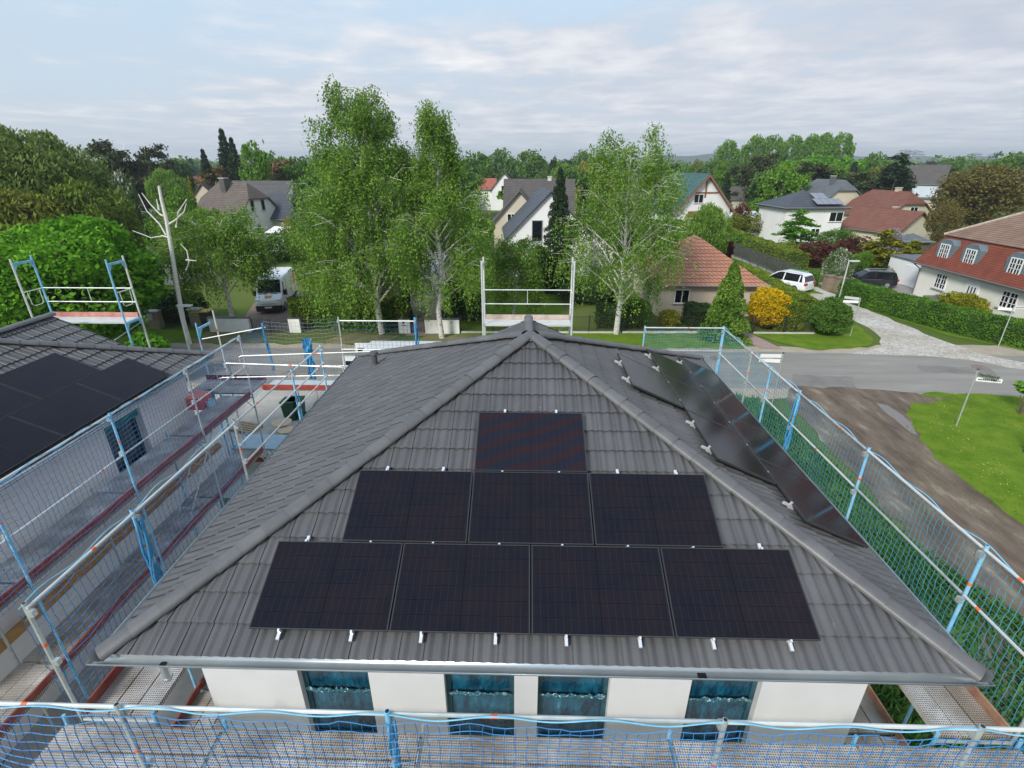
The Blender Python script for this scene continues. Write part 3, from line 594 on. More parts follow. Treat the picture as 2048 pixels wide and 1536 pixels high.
for i, (y, r0, r1) in enumerate(((2.3, 0, 0), (3.15, 0, 1), (4.05, 0, 1), (4.95, 0, 2), (5.85, 0, 2), (6.75, 0, 1), (7.6, 0, 1), (8.4, 0, 0))):
    sA = 0.20; sB = 0.20+(r1+1)*(PH+GP)-GP
    mrail(Ro, Ru, Rs, Rn, y, sA-0.1, sB+0.13, ('nearest', 'second', 'third', 'fourth', 'fifth', 'sixth', 'seventh', 'farthest')[i]+' mounting rail beneath the right roof face panels', tuple([sB+0.012]+[0.20+(k+1)*(PH+GP)-GP/2 for k in range(r1)]))
rside(-15.1+H2, ((4, 1.50), (3, 2.32)), 'right roof face of the left villa', 'black solar panels on the left villa', 0.06)
# ---------------------------------------------------------------- scaffolding
ZD, ZR = 4.2, 6.2      # top deck, top of the roof-edge guard
def net(name, p0, p1, z0, z1, label, sag=0.03, cell=0.10, seed=1, cord=0.0042, bulge=(0, 0), m=None):
    """knotted square-mesh safety net hung between two posts lines p0-p1 (xy) from z1 down to z0"""
    rg = np.random.default_rng(seed); p0 = np.array(p0, float); p1 = np.array(p1, float); Ln = np.linalg.norm(p1-p0)
    nx = max(2, int(Ln/cell)); nz = max(2, int((z1-z0)/cell)); d = (p1-p0)/Ln; nn = np.array((d[1], -d[0]))
    i, j = np.meshgrid(np.arange(nx+1), np.arange(nz+1), indexing='ij'); s = i/nx*Ln; t = j/nz
    ph = rg.uniform(0, 6, 6)
    drop = 0.05*np.abs(np.sin(s*math.pi/0.62+ph[0]))*(1-t)**2 + sag*(np.sin(s*2.1+ph[1])+np.sin(s*5.3+ph[2])*0.5)*(0.4+t*(1-t)*2)
    off = sag*1.6*(np.sin(s*1.7+ph[3])+0.6*np.sin(s*4.1+t*3+ph[4]))*t*(1-t)*4 + bulge[0]*np.sin(t*math.pi)
    jx = rg.normal(0, cell*0.07, s.shape); jz = rg.normal(0, cell*0.07, s.shape)
    P = np.zeros(s.shape+(3,)); P[..., 0] = p0[0]+d[0]*(s+jx)+nn[0]*off; P[..., 1] = p0[1]+d[1]*(s+jx)+nn[1]*off; P[..., 2] = z1-(z1-z0)*t-drop+jz
    P[..., 2] = np.maximum(P[..., 2], z0-0.02)
    segs = []
    segs.append((P[:-1, :], P[1:, :])); segs.append((P[:, :-1], P[:, 1:]))
    A_ = np.concatenate([a.reshape(-1, 3) for a, b in segs]); B_ = np.concatenate([b.reshape(-1, 3) for a, b in segs])
    V, F = sticks(A_, B_, cord); me = rawmesh(name, V-np.array((p0[0], p0[1], z0)), F); o = link(name, me, m or m_net, None, (p0[0], p0[1], z0))
    return tag(o, label, 'safety net')
def sticks(A_, B_, r):
    D = B_-A_; Ln = np.linalg.norm(D, axis=1, keepdims=True)+1e-9; D = D/Ln
    ref = np.where(np.abs(D[:, 2:3]) < 0.8, np.array([[0, 0, 1.0]]), np.array([[1.0, 0, 0]])); S = np.cross(D, ref); S /= np.linalg.norm(S, axis=1, keepdims=True); U = np.cross(S, D)
    r = np.asarray(r); r = r.reshape(-1, 1) if r.ndim else r
    V = np.stack([A_+S*r, A_-S*r*0.5+U*r*0.87, A_-S*r*0.5-U*r*0.87, B_+S*r, B_-S*r*0.5+U*r*0.87, B_-S*r*0.5-U*r*0.87], 1).reshape(-1, 3)
    k = np.arange(len(A_))[:, None]*6; F = np.concatenate([k+np.array([[0, 1, 4, 3]]), k+np.array([[1, 2, 5, 4]]), k+np.array([[2, 0, 3, 5]])], 0)
    return V, F
m_net = mat('blue_net_cord', (0.02, 0.14, 0.40), (0.04, 0.23, 0.50), 3, 0.6)
m_netg = mat('blue_green_net_cord', (0.03, 0.19, 0.34), (0.07, 0.30, 0.36), 1.2, 0.6)
def cord(name, pts, r, m, label, cat): 
    mb = MB(); mb.tube(pts, r, 5); o = mb.build(name, m, base=pts[0]); return tag(o, label, cat)
def run(name, label, axis, fixed_o, fixed_i, along, zbase=0.0, zdeck=ZD, ztop=ZR, colors=None, rails=((ZR-0.05),), midr=True, toe=True, toem=None, inner_top=None, decks=(ZD,), end_frames=True, low=True):
    """one straight run of facade scaffold. axis = direction of the run; fixed_o / fixed_i = outer and inner post planes"""
    fm = sum(along)/len(along)
    base = ((fixed_o, fm, zbase) if axis == 'y' else (fm, fixed_o, zbase)); t = thing(name, label, 'scaffold', base, group='scaffolding round the two villas')
    P = (lambda o, a, z: (o, a, z)) if axis == 'y' else (lambda o, a, z: (a, o, z)); sg = 1 if fixed_o > fixed_i else -1
    itop = zdeck+0.12 if inner_top is None else inner_top
    for k, a in enumerate(along):
        m = (colors or [galv, bluep])[k % len(colors or [0, 0])]
        mb = MB(); mb.tube([P(fixed_o, a, 0.05), P(fixed_o, a, zdeck)], 0.024, 8); mb.tube([P(fixed_o, a, zdeck), P(fixed_o, a, ztop+0.03)], 0.026, 10)
        o = mb.build('standard', m, t, smooth=False)
        mb = MB(); mb.tube([P(fixed_o, a, ztop-0.68), P(fixed_o, a, ztop-0.63)], 0.027, 10); mb.build('orange_band', orange, o)
        mb = MB(); mb.tube([P(fixed_o, a, ztop+0.031), P(fixed_o, a, ztop+0.034)], 0.019, 10); mb.build('tube_end', black, o)
        mb = MB(); mb.tube([P(fixed_i, a, 0.05), P(fixed_i, a, itop)], 0.024, 8); mb.build('standard', galv if m is bluep else bluep, t)
        for z in decks:
            mb = MB(); mb.tube([P(fixed_o, a, z-0.05), P(fixed_i, a, z-0.05)], 0.024, 6); mb.tube([P(fixed_o, a, z-0.45), P(fixed_o-sg*0.35, a, z-0.06)], 0.014, 5); mb.build('transom', bluep if k % 2 else galv, t)
        for zz in (ztop-0.12, (ztop+zdeck)/2+0.05):
            mb = MB(); b_ = P(fixed_o-sg*0.05, a, zz); mb.obox(b_, (1, 0, 0), (0, 1, 0), (0, 0, 1), 0.03, 0.03, 0.045); mb.build('coupler', galv, o)
        mb = MB(); mb.box(*sum([[q-0.07, q+0.07] for q in P(fixed_o, a, 0)[:2]], []), 0.0, 0.05); mb.box(*sum([[q-0.07, q+0.07] for q in P(fixed_i, a, 0)[:2]], []), 0.0, 0.05); mb.build('base_plate', galv, t)
    off = fixed_o-sg*0.0
    for z in rails:
        for k in range(len(along)-1):
            if z in (5.65, 5.2) and len(rails) == 3 and k < 2: continue
            mb = MB(); mb.tube([P(off-sg*0.03, along[k]-0.02, z), P(off-sg*0.03, along[k+1]+0.02, z)], 0.021, 8); o = mb.build('guardrail', galvw if (k+int(z*10)) % 3 else galv, t)
            a = along[k]+(along[k+1]-along[k])*(0.31+0.23*((k*7+int(z*10)) % 3)); mb = MB(); mb.tube([P(off-sg*0.03, a, z), P(off-sg*0.03, a+0.06, z)], 0.0222, 8)
            if (k+int(z*10)) % 2: mb.build('orange_band', orange, o)
    w = abs(fixed_o-fixed_i)-0.10; npl = max(1, round(w/0.32))
    for z in decks:
        for k in range(len(along)-1):
            a0, a1 = along[k]+0.03, along[k+1]-0.03
            for q in range(npl):
                c0 = fixed_i+sg*(0.05+q*w/npl+0.008); c1 = fixed_i+sg*(0.05+(q+1)*w/npl-0.008); lo, hi = min(c0, c1), max(c0, c1)
                mb = MB()
                if axis == 'y': mb.box(lo, hi, a0, a1, z-0.03, z+0.02); mb.box(lo, lo+0.02, a0, a1, z-0.06, z-0.03); mb.box(hi-0.02, hi, a0, a1, z-0.06, z-0.03)
                else: mb.box(a0, a1, lo, hi, z-0.03, z+0.02); mb.box(a0, a1, lo, lo+0.02, z-0.06, z-0.03); mb.box(a0, a1, hi-0.02, hi, z-0.06, z-0.03)
                mb.build('deck_plank', deckm, t)
            if toe:
                mb = MB(); c0 = fixed_o-sg*0.075; c1 = fixed_o-sg*0.045; lo, hi = min(c0, c1), max(c0, c1)
                if axis == 'y': mb.box(lo, hi, a0-0.02, a1+0.02, z+0.025, z+0.175)
                else: mb.box(a0-0.02, a1+0.02, lo, hi, z+0.025, z+0.175)
                mb.build('toe_board', toem or redp, t)
    return t
fx = [-6.15, -4.0, -1.38, 1.8, 4.15, 6.2]
run('scaffold', 'front scaffold run along the near eaves, its perforated deck at the bottom of the view', 'x', -1.12, -0.02, fx, colors=[galv, galv, bluep, galv, galv, galv], toem=woodb, decks=(ZD, 2.2), rails=(6.15,))
run('scaffold', 'right scaffold run beside the right eaves with blue net', 'y', 6.2, 5.22, [0.05, 1.35, 3.95, 6.5, 8.0, 9.2, 11.35], colors=[galv, bluep, bluep, bluep, bluep, galv, bluep], toem=woodb, decks=(ZD, 2.2), rails=(6.17, 5.35))
run('scaffold', 'left scaffold run of the near villa with blue wrapped posts', 'y', -6.0, -5.0, [0.05, 1.83, 4.74, 7.5, 9.43], colors=[galv, bluep, galv, bluep, bluep], toem=redp, decks=(ZD, 2.2), rails=(6.17, 5.65, 5.2))
run('scaffold', 'scaffold run along the left villa, red toe board and netting', 'y', -8.75, -9.78, [-0.4, 2.3, 4.98, 7.56, 10.2], colors=[bluep, bluep, bluep, galv, galv], toem=redp, decks=(ZD, 2.2), rails=(6.17, 5.2))
run('scaffold', 'rear scaffold run behind the left part of the near roof', 'x', 11.9, 11.05, [-6.3, -3.75], colors=[galv, bluep], toem=redb, rails=(6.2, 5.2), ztop=6.3)
run('scaffold', 'rear right scaffold run with green tinted net', 'x', 11.45, 10.75, [3.72, 6.2], colors=[bluep, bluep], rails=(6.17, 5.4), ztop=6.2)
def tower(x0, x1, label, cols, ladder=False, extra_leg=False):
    """raised rear bay: deck at eaves height with two open frames above it"""
    y0, y1 = 11.6, 12.33; t = thing('scaffold_tower', label, 'scaffold', ((x0+x1)/2, y0, 0), group='raised scaffold bays behind the gables')
    for k, x in enumerate((x0, x1)):
        for q, y in enumerate((y0, y1)):
            mb = MB(); mb.tube([(x, y, 0.05), (x, y, 8.22)], 0.03, 8); o = mb.build('standard', cols[(k+q) % 2], t)
            mb = MB(); mb.tube([(x, y, 7.0), (x, y, 7.08)], 0.028, 8); mb.build('orange_band', orange, o)
        for z in (6.12, 4.12, 2.12, 8.05):
            mb = MB(); mb.box(x-0.022, x+0.022, y0, y1, z-0.035, z+0.035); mb.extr([(x-0.006, y1-0.02, z-0.034), (x-0.006, y1-0.16, z-0.034), (x-0.006, y1-0.02, z-0.26)], (0.012, 0, 0)); mb.extr([(x-0.006, y0+0.02, z-0.034), (x-0.006, y0+0.16, z-0.034), (x-0.006, y0+0.02, z-0.26)], (0.012, 0, 0)); mb.build('transom', bluep if x < -5 else galv, t)
        mb = MB(); mb.tube([(x, y0, 7.15), (x, y1, 7.15)], 0.017, 6); mb.tube([(x, y0+0.15, 7.15), (x, y0+0.17, 6.72), (x, y0+0.24, 6.66), (x, y1-0.22, 6.66), (x, y1-0.14, 6.72), (x, y1-0.13, 7.15)], 0.012, 6); mb.build('end_guardrail', galvw, t)
    for z in (7.15, 6.68):
        mb = MB(); mb.tube([(x0, y1, z), (x1, y1, z)], 0.018, 8); mb.build('guardrail', galvw, t)
    mb = MB(); mb.tube([((x0+x1)/2, y1, 7.15), ((x0+x1)/2, y1, 6.68)], 0.012, 6); mb.build('rail_strut', galvw, t)
    for k in range(2):
        mb = MB(); mb.box(x0+0.03, x1-0.03, y0+0.03+k*0.34, y0+0.35+k*0.34, 6.12, 6.17); mb.build('deck_plank', galvw, t)
        mb = MB(); mb.box(x0+0.03, x1-0.03, y0+0.03+k*0.34, y0+0.35+k*0.34, 4.12, 4.17); mb.build('deck_plank', galvw, t)
    mb = MB(); mb.box(x0+0.03, x1-0.03, y1-0.07, y1-0.04, 6.18, 6.33); mb.build('toe_board', mat('faded_red_board', (0.42, 0.14, 0.12), (0.50, 0.26, 0.21), 4, 0.7) if x0 < -5 else mat('weathered_board', (0.40, 0.30, 0.24), (0.55, 0.45, 0.38), 4, 0.7), t)
    mb = MB(); mb.tube([(x0, y1, 4.2), (x1, y1, 6.0)], 0.017, 6); mb.build('diagonal_brace', galv, t)
    return t
tower(-1.47, 1.40, 'raised grey scaffold bay standing behind the peak of the near roof', [galvw, galvw])
tower(-16.38, -13.30, 'raised scaffold bay with blue posts and red board behind the left roof', [galvw, bluep])
# small frame between, in front of the street
t = thing('scaffold_bay', 'short blue scaffold frame rising behind the far left gutter', 'scaffold', (-10.6, 11.9, 0))
for x, y, zt, m in ((-11.05, 11.75, 6.12, bluep), (-10.85, 12.5, 6.35, galvw)):
    mb = MB(); mb.tube([(x, y, 0.05), (x, y, zt)], 0.026, 8); o = mb.build('standard', m, t); mb = MB(); mb.tube([(x, y, zt-0.75), (x, y, zt-0.68)], 0.028, 8); mb.build('orange_band', orange, o)
mb = MB(); mb.box(-11.07, -11.03, 11.75, 12.5, 5.86, 5.94); mb.extr([(-11.05, 11.8, 5.86), (-11.05, 12.0, 5.86), (-11.05, 11.8, 5.6)], (0.012, 0, 0)); mb.build('transom', bluep, t)
mb = MB(); mb.tube([(-11.0, 11.8, 5.55), (-8.8, 11.9, 5.95)], 0.018, 8); mb.build('guardrail', galvw, t)
# bridging decks between the houses
def bridge(x0, x1, y0, y1, z, label, tm, n, mdeck, back=True):
    t = thing('bridging_deck', label, 'scaffold deck', ((x0+x1)/2, (y0+y1)/2, z)); w = (y1-y0)/n
    for k in range(n): mb = MB(); mb.box(x0, x1, y0+k*w+0.008, y0+(k+1)*w-0.008, z-0.05, z+0.0); mb.build('deck_plank', mdeck, t)
    mb = MB(); yy = y1+0.01 if back else y0-0.04; mb.box(x0, x1, yy, yy+0.03, z, z+0.17); mb.build('toe_board', tm, t); return t
bridge(-10.9, -8.85, 10.3, 11.35, ZD+0.05, 'scaffold deck with dark red toe board at the far corner of the left villa', redp, 3, deckm)
bridge(-8.6, -6.35, 10.62, 11.4, ZD+0.05, 'pale bridging deck with bright red board between the two villas', redb, 2, galvw, False)
t = thing('loose_rails', 'hooked guardrails hung across the gap between the villas', 'guardrail', (-7.5, 9, 5.2))
for a, b in ((G(448, 728, 5.6), G(686, 736, 5.6)), (G(478, 714, 6.0), G(745, 705, 6.0)), (G(440, 757, 5.1), G(690, 752, 5.1))):
    a, b = np.array(a), np.array(b); mb = MB(); mb.tube([a+(0, 0, -0.12), a, a+(b-a)*0.02+(0, 0, 0.03), a+(b-a)*0.98+(0, 0, 0.03), b, b+(0, 0, -0.12)], 0.017, 6); o = mb.build('guardrail', galvw, t)
    mb = MB(); c = a+(b-a)*0.55+np.array((0, 0, 0.03)); mb.tube([c, c+(b-a)*0.03], 0.020, 6); mb.build('orange_band', orange, o)
# nets
net('safety_net', (-6.15, -1.16), (6.25, -1.16), 4.15, 6.13, 'blue mesh net hung on the front guardrail above the near deck', 0.035, 0.105, 1, 0.0044)
net('safety_net', (6.24, -1.1), (6.24, 11.4), 4.15, 6.17, 'long blue green mesh net beside the right eaves', 0.02, 0.10, 2, 0.0046, m=m_netg)
net('safety_net', (3.74, 11.5), (6.22, 11.5), 4.2, 6.17, 'short green tinted net at the rear right corner of the roof', 0.02, 0.09, 3, 0.0055, m=m_netg)
net('safety_net', (-6.04, 0.0), (-6.04, 4.7), 4.15, 6.12, 'blue mesh net on the left side of the near villa', 0.03, 0.105, 4, 0.0042)
net('safety_net', (-8.70, -0.4), (-8.70, 11.7), 4.15, 6.18, 'blue mesh net in front of the left villa gutter', 0.03, 0.105, 5, 0.0040)
net('safety_net', (-6.3, 11.95), (-3.75, 11.95), 4.9, 6.2, 'dark mesh net below the rear rail in front of the white van', 0.01, 0.14, 6, 0.0042, m=mat('dark_blue_cord', (0.03, 0.10, 0.20), rough=0.6))
net('safety_net', (-8.85, 11.9), (-6.3, 11.9), 4.3, 6.15, 'slack fine net strung across the gap before the street', 0.05, 0.13, 7, 0.0035, m=mat('grey_cord', (0.30, 0.36, 0.42), rough=0.6))
# edge cords looped over the guard rails
for nm, p, q, z, lb in (('net_edge_cord', (-6.15, -1.13), (6.25, -1.13), 6.15, 'light blue edge cord looped over the front guardrail'), ('net_edge_cord', (6.21, -1.1), (6.21, 11.4), 6.17, 'light blue edge cord looped over the right guardrail'), ('net_edge_cord', (-8.73, -0.4), (-8.73, 10.2), 6.18, 'light blue edge cord along the rail by the left villa'), ('net_edge_cord', (-6.03, 0.0), (-6.03, 4.7), 6.17, 'light blue edge cord on the left rail of the near villa')):
    p, q = np.array(p), np.array(q); Ln = np.linalg.norm(q-p); pts = []; n = int(Ln/0.06)
    for i in range(n+1):
        s = i*Ln/n; pts.append((*(p+(q-p)*i/n+np.array((0.0, 0.0))), z+0.016+0.034*math.sin(s*math.pi/0.55)+0.012*math.sin(s*3.3)))
    mb = MB(); mb.tube(pts, 0.0075, 5); tag(mb.build(nm, mat('light_blue_rope', (0.12, 0.45, 0.70), (0.25, 0.55, 0.72), 5, 0.6), base=(p[0], p[1], z)), lb, 'rope')
# net bundles wrapped round some posts
def bundle(x, y, z0, z1, label, r=0.055, lean=0.0):
    rg = np.random.default_rng(int(abs(x*7+y*13)*10)); mb = MB()
    for k in range(5):
        a0 = rg.uniform(0, 6); pts = [(x+(0.02+r*0.6)*math.cos(a0+z*2)+rg.normal(0, 0.006)+lean*(z-z0), y+(0.02+r*0.6)*math.sin(a0+z*2)+rg.normal(0, 0.006), z) for z in np.linspace(z0, z1, 12)]
        mb.tube(pts, r*0.45, 6, r*0.3)
    return tag(mb.build('net_bundle', mat('bundled_blue_net', (0.03, 0.22, 0.46), (0.08, 0.36, 0.60), 30, 0.7, bump=1, bscale=60), base=(x, y, z0), smooth=True), label, 'net bundle')
bundle(6.17, 6.5, 4.6, 6.1, 'bundled blue net tied along a post of the right scaffold')
bundle(-5.97, 1.83, 4.3, 6.1, 'bundled blue net tied along the front left post')
bundle(-5.97, 7.5, 4.5, 5.6, 'thin net bundle on the far left post beside the roof', 0.035)
bundle(-8.85, 11.9, 4.4, 6.1, 'dark blue net bundle on the corner post facing the street', 0.05)
bundle(-3.73, 11.9, 5.3, 6.3, 'light blue net bundle before the white van roof', 0.05)
bundle(-1.36, -1.13, 4.3, 6.1, 'blue net gathered round the blue front post', 0.03)
for (x, y) in ((-7.15, 11.2),):
    V = []; F = []; rg = np.random.default_rng(3); nx, nz = 10, 14
    for j in range(nz):
        for i in range(nx): V.append((x-0.02+0.34*(i/(nx-1)-0.5)*(1-0.45*j/nz)+rg.normal(0, 0.015), y+rg.normal(0, 0.04), 4.35+1.45*(1-j/(nz-1))))
    for j in range(nz-1):
        for i in range(nx-1): k = j*nx+i; F.append((k, k+1, k+nx+1, k+nx))
    o = link('hanging_net', rawmesh('hanging_net', np.array(V)-np.array((x, y, 4.3)), F), mat('bundled_blue_net', (0, 0, 0)), None, (x, y, 4.3)); tag(o, 'folded bright blue net hanging above the bridging deck', 'net')
# things lying on the decks and in the yard
def tub(c, r, h, m, label, cat='bucket', rim=None):
    mb = MB(); n = 20; vs = []; 
    for q, rr in ((0.0, r*0.8), (h, r), (h, r*0.93), (0.02, r*0.74)): vs += [(c[0]+rr*math.cos(2*math.pi*k/n), c[1]+rr*math.sin(2*math.pi*k/n), c[2]+q) for k in range(n)]
    fs = [(a*n+k, a*n+(k+1) % n, (a+1)*n+(k+1) % n, (a+1)*n+k) for a in range(3) for k in range(n)]+[tuple(range(n-1, -1, -1)), tuple(range(3*n, 4*n))]
    mb.add(vs, fs); o = mb.build('bucket', m, base=c, smooth=False); return tag(o, label, cat)
c = G(402, 812, ZD+0.03); t = thing('crate', 'orange red plastic crate standing on the deck by the left villa', 'crate', c)
mb = MB(); mb.box(c[0]-0.22, c[0]+0.22, c[1]-0.28, c[1]+0.28, c[2], c[2]+0.02)
for a in ((-0.22, -0.19, -0.28, 0.28), (0.19, 0.22, -0.28, 0.28), (-0.19, 0.19, -0.28, -0.25), (-0.19, 0.19, 0.25, 0.28)): mb.box(c[0]+a[0], c[0]+a[1], c[1]+a[2], c[1]+a[3], c[2]+0.02, c[2]+0.36)
mb.build('crate_body', mat('orange_red_plastic', (0.75, 0.10, 0.04), (0.60, 0.07, 0.03), 3, 0.5), t); mb = MB()
mb.box(c[0]-0.235, c[0]+0.235, c[1]-0.295, c[1]+0.295, c[2]+0.36, c[2]+0.375); mb.build('crate_rim', mat('orange_red_rim', (0.85, 0.2, 0.1), rough=0.5), t)
tub(G(420, 800, ZD+0.03), 0.17, 0.3, mat('teal_plastic', (0.02, 0.17, 0.24), (0.03, 0.22, 0.30), 3, 0.5), 'dark teal bucket beside the orange crate')
tub(G(423, 812, ZD+0.03), 0.14, 0.2, mat('pale_cyan_plastic', (0.40, 0.70, 0.78), rough=0.5), 'pale cyan bucket in front of the teal bucket')
# step ladders on the decks
def ladder(p0, p1, w, ax, label, cat='ladder', m=None, rungs=None):
    p0, p1, ax = map(lambda q: np.array(q, float), (p0, p1, ax)); t = thing('ladder', label, cat, tuple(p0))
    for s in (-1, 1): mb = MB(); mb.tube([p0+ax*w/2*s, p1+ax*w/2*s], 0.020, 6); mb.build('rail', m or galvw, t)
    n = rungs or int(np.linalg.norm(p1-p0)/0.28)
    for i in range(n): q = p0+(p1-p0)*(i+0.6)/n; mb = MB(); mb.tube([q-ax*w/2, q+ax*w/2], 0.013, 6); mb.build('rung', m or galvw, t)
    return t
ladder((-9.35, 6.8, 2.2), (-9.0, 8.1, 4.2), 0.42, (0.97, -0.2, 0), 'silver ladder rising from the lower deck by the left villa')
ladder(G(452, 762, 4.3), G(440, 722, 5.2), 0.5, (1, 0, 0), 'silver trestle ladder at the far corner of the left villa', rungs=4)
# long yellow brown beam and pipes on the lower deck
mb = MB(); mb.tube([(-10.28, -2.5, 2.36), (-10.28, 10.2, 2.36)], 0.11, 14); tag(mb.build('insulated_pipe', mat('ochre_wrap', (0.34, 0.18, 0.06), (0.46, 0.27, 0.11), 5, 0.8, bump=0.8, bscale=12), base=(-10.28, 4, 2.2)), 'long ochre wrapped tube lying along the lower deck of the left villa', 'pipe')
mb = MB()
for k in range(7): mb.tube([(-9.9+k*0.17, 12.6+k*0.05, 0.12+0.05*(k % 2)), (-11.4+k*0.17, 14.6-k*0.08, 0.12+0.05*(k % 3))], 0.03, 6)
tag(mb.build('pipe_stack', galvw, base=(-10.5, 13.4, 0)), 'stack of loose silver scaffold tubes on the gravel', 'scaffold tubes', kind=None)
t = thing('storage_rack', 'pale blue steel storage rack on the gravel between the villas', 'rack', (-9.6, 12.9, 0))
for x, y in ((-11.2, 12.4), (-8.2, 12.4), (-11.2, 13.3), (-8.2, 13.3)): mb = MB(); mb.box(x-0.04, x+0.04, y-0.04, y+0.04, 0, 1.1); mb.build('upright', bluep, t)
mb = MB(); mb.box(-11.3, -8.1, 12.3, 13.4, 0.9, 1.0); mb.build('shelf', mat('pale_blue_steel', (0.28, 0.42, 0.52), (0.36, 0.48, 0.56), 4, 0.5), t)
mb = MB(); mb.box(-11.25, -8.15, 12.36, 12.40, 0.35, 0.55); mb.build('cross_beam', redp, t)
for k, (u, v, s) in enumerate(((567, 862, 1.0), (575, 874, 0.8))):
    c = G(u, v, 0.0); t = thing('cable_drum', ('larger', 'smaller')[k]+' pale wooden cable drum lying on the gravel', 'cable drum', c, group='cable drums in the yard'); wd = mat('raw_pine', (0.62, 0.48, 0.33), (0.50, 0.38, 0.25), 8, 0.8)
    for z in (0.0, 0.42*s): mb = MB(); mb.tube([(c[0], c[1], c[2]+z), (c[0], c[1], c[2]+z+0.035)], 0.42*s, 24); mb.build('flange', wd, t)
    mb = MB(); mb.tube([(c[0], c[1], c[2]+0.03), (c[0], c[1], c[2]+0.42*s)], 0.2*s, 16); mb.build('core', darkg, t)
for k, (u, v) in enumerate(((585, 838), (598, 836))):
    c = G(u, v, 0.0); t = thing('waste_bin', ('left', 'right')[k]+' dark green wheeled bin in the yard beyond the nets', 'bin', c, group='dark green bins in the yard'); gp = mat('dark_green_plastic', (0.012, 0.06, 0.03), rough=0.5)
    mb = MB(); mb.add([(c[0]+a*0.24, c[1]+b*0.24, 0.08) for a, b in ((-1, -1), (1, -1), (1, 1), (-1, 1))]+[(c[0]+a*0.3, c[1]+b*0.3, 0.95) for a, b in ((-1, -1), (1, -1), (1, 1), (-1, 1))], [(3, 2, 1, 0), (4, 5, 6, 7), (0, 1, 5, 4), (1, 2, 6, 5), (2, 3, 7, 6), (3, 0, 4, 7)]); mb.build('bin_body', gp, t)
    mb = MB(); mb.box(c[0]-0.32, c[0]+0.32, c[1]-0.32, c[1]+0.34, 0.95, 1.0); mb.build('lid', gp, t)
    mb = MB(); mb.tube([(c[0]-0.3, c[1]+0.26, 0.1), (c[0]+0.3, c[1]+0.26, 0.1)], 0.1, 12); mb.build('wheels', black, t)
c = (-6.9, 15.6, 0); t = thing('wheelbarrow', 'black wheelbarrow standing on the gravel near the near villa corner', 'wheelbarrow', c)
mb = MB(); mb.add([(c[0]+a, c[1]+b, z) for a, b, z in ((-0.2, -0.3, 0.35), (0.2, -0.3, 0.35), (0.2, 0.3, 0.35), (-0.2, 0.3, 0.35), (-0.35, -0.5, 0.68), (0.35, -0.5, 0.68), (0.35, 0.5, 0.68), (-0.35, 0.5, 0.68))], [(3, 2, 1, 0), (0, 1, 5, 4), (1, 2, 6, 5), (2, 3, 7, 6), (3, 0, 4, 7)]); mb.build('tray', black, t)
mb = MB(); mb.tube([(c[0]-0.05, c[1]+0.62, 0.18), (c[0]+0.05, c[1]+0.62, 0.18)], 0.18, 16); mb.build('wheel', black, t)
for s in (-1, 1): mb = MB(); mb.tube([(c[0]+s*0.05, c[1]+0.62, 0.2), (c[0]+s*0.22, c[1]-0.2, 0.35), (c[0]+s*0.27, c[1]-0.95, 0.62)], 0.016, 6); mb.tube([(c[0]+s*0.22, c[1]-0.3, 0.35), (c[0]+s*0.22, c[1]-0.35, 0.0)], 0.014, 6); mb.build('handle', galv, t)

pal = mat('pallet_wood', (0.42, 0.33, 0.22), (0.30, 0.23, 0.15), 6, 0.9)
for k, (x, y, z, a, lb) in enumerate(((-8.4, 14.8, 0.0, 0.1, 'lower wooden pallet lying on the yard gravel beyond the nets'), (-8.4, 14.8, 0.16, 0.2, 'upper wooden pallet of the small stack in the yard'), (-12.6, 15.6, 0.0, -0.3, 'single wooden pallet lying near the far corner of the left villa'))):
    t = thing('pallet', lb, 'pallet', (x, y, z), a)
    for i in range(5): mb = MB(); mb.box(-0.6, 0.6, -0.4+i*0.17, -0.29+i*0.17, 0.12, 0.145); mb.build('board', pal, t, local=True)
    for i in (-0.52, 0, 0.52): mb = MB(); mb.box(i-0.05, i+0.05, -0.4, 0.4, 0.0, 0.118); mb.build('bearer', pal, t, local=True)
t = thing('board_stack', 'stack of long pale boards lying on the yard gravel', 'boards', (-6.4, 13.6, 0), 0.25)
for i in range(6): mb = MB(); mb.box(-1.6+0.05*(i % 3), 1.5+0.07*(i % 2), -0.15+0.13*(i % 3), -0.03+0.13*(i % 3), 0.05*(i//3), 0.045+0.05*(i//3)); mb.build('board', pal, t, local=True)
t = thing('mesh_fence', 'leaning wire mesh site fence panel at the road edge of the yard', 'fence', (-8.6, 18.3, 0)); A_ = []; B_ = []
for i in range(24): A_.append((-1.7+i*0.148, 0, 0.1)); B_.append((-1.7+i*0.148, 0.1, 1.9))
for i in range(9): A_.append((-1.7, 0.01*i, 0.1+i*0.225)); B_.append((1.7, 0.01*i, 0.1+i*0.225))
V, F = sticks(np.array(A_), np.array(B_), 0.006); link('wire_mesh', rawmesh('wire_mesh', V, F), galv, t)
mb = MB(); mb.tube([(-1.75, 0, 0), (-1.75, 0.1, 2.0), (1.75, 0.1, 2.0), (1.75, 0, 0)], 0.021, 6); mb.build('frame', galv, t, local=True)
for x in (-1.75, 1.75): mb = MB(); mb.box(x-0.12, x+0.12, -0.35, 0.35, 0.0, 0.13); mb.build('foot_block', darkg, t, local=True)
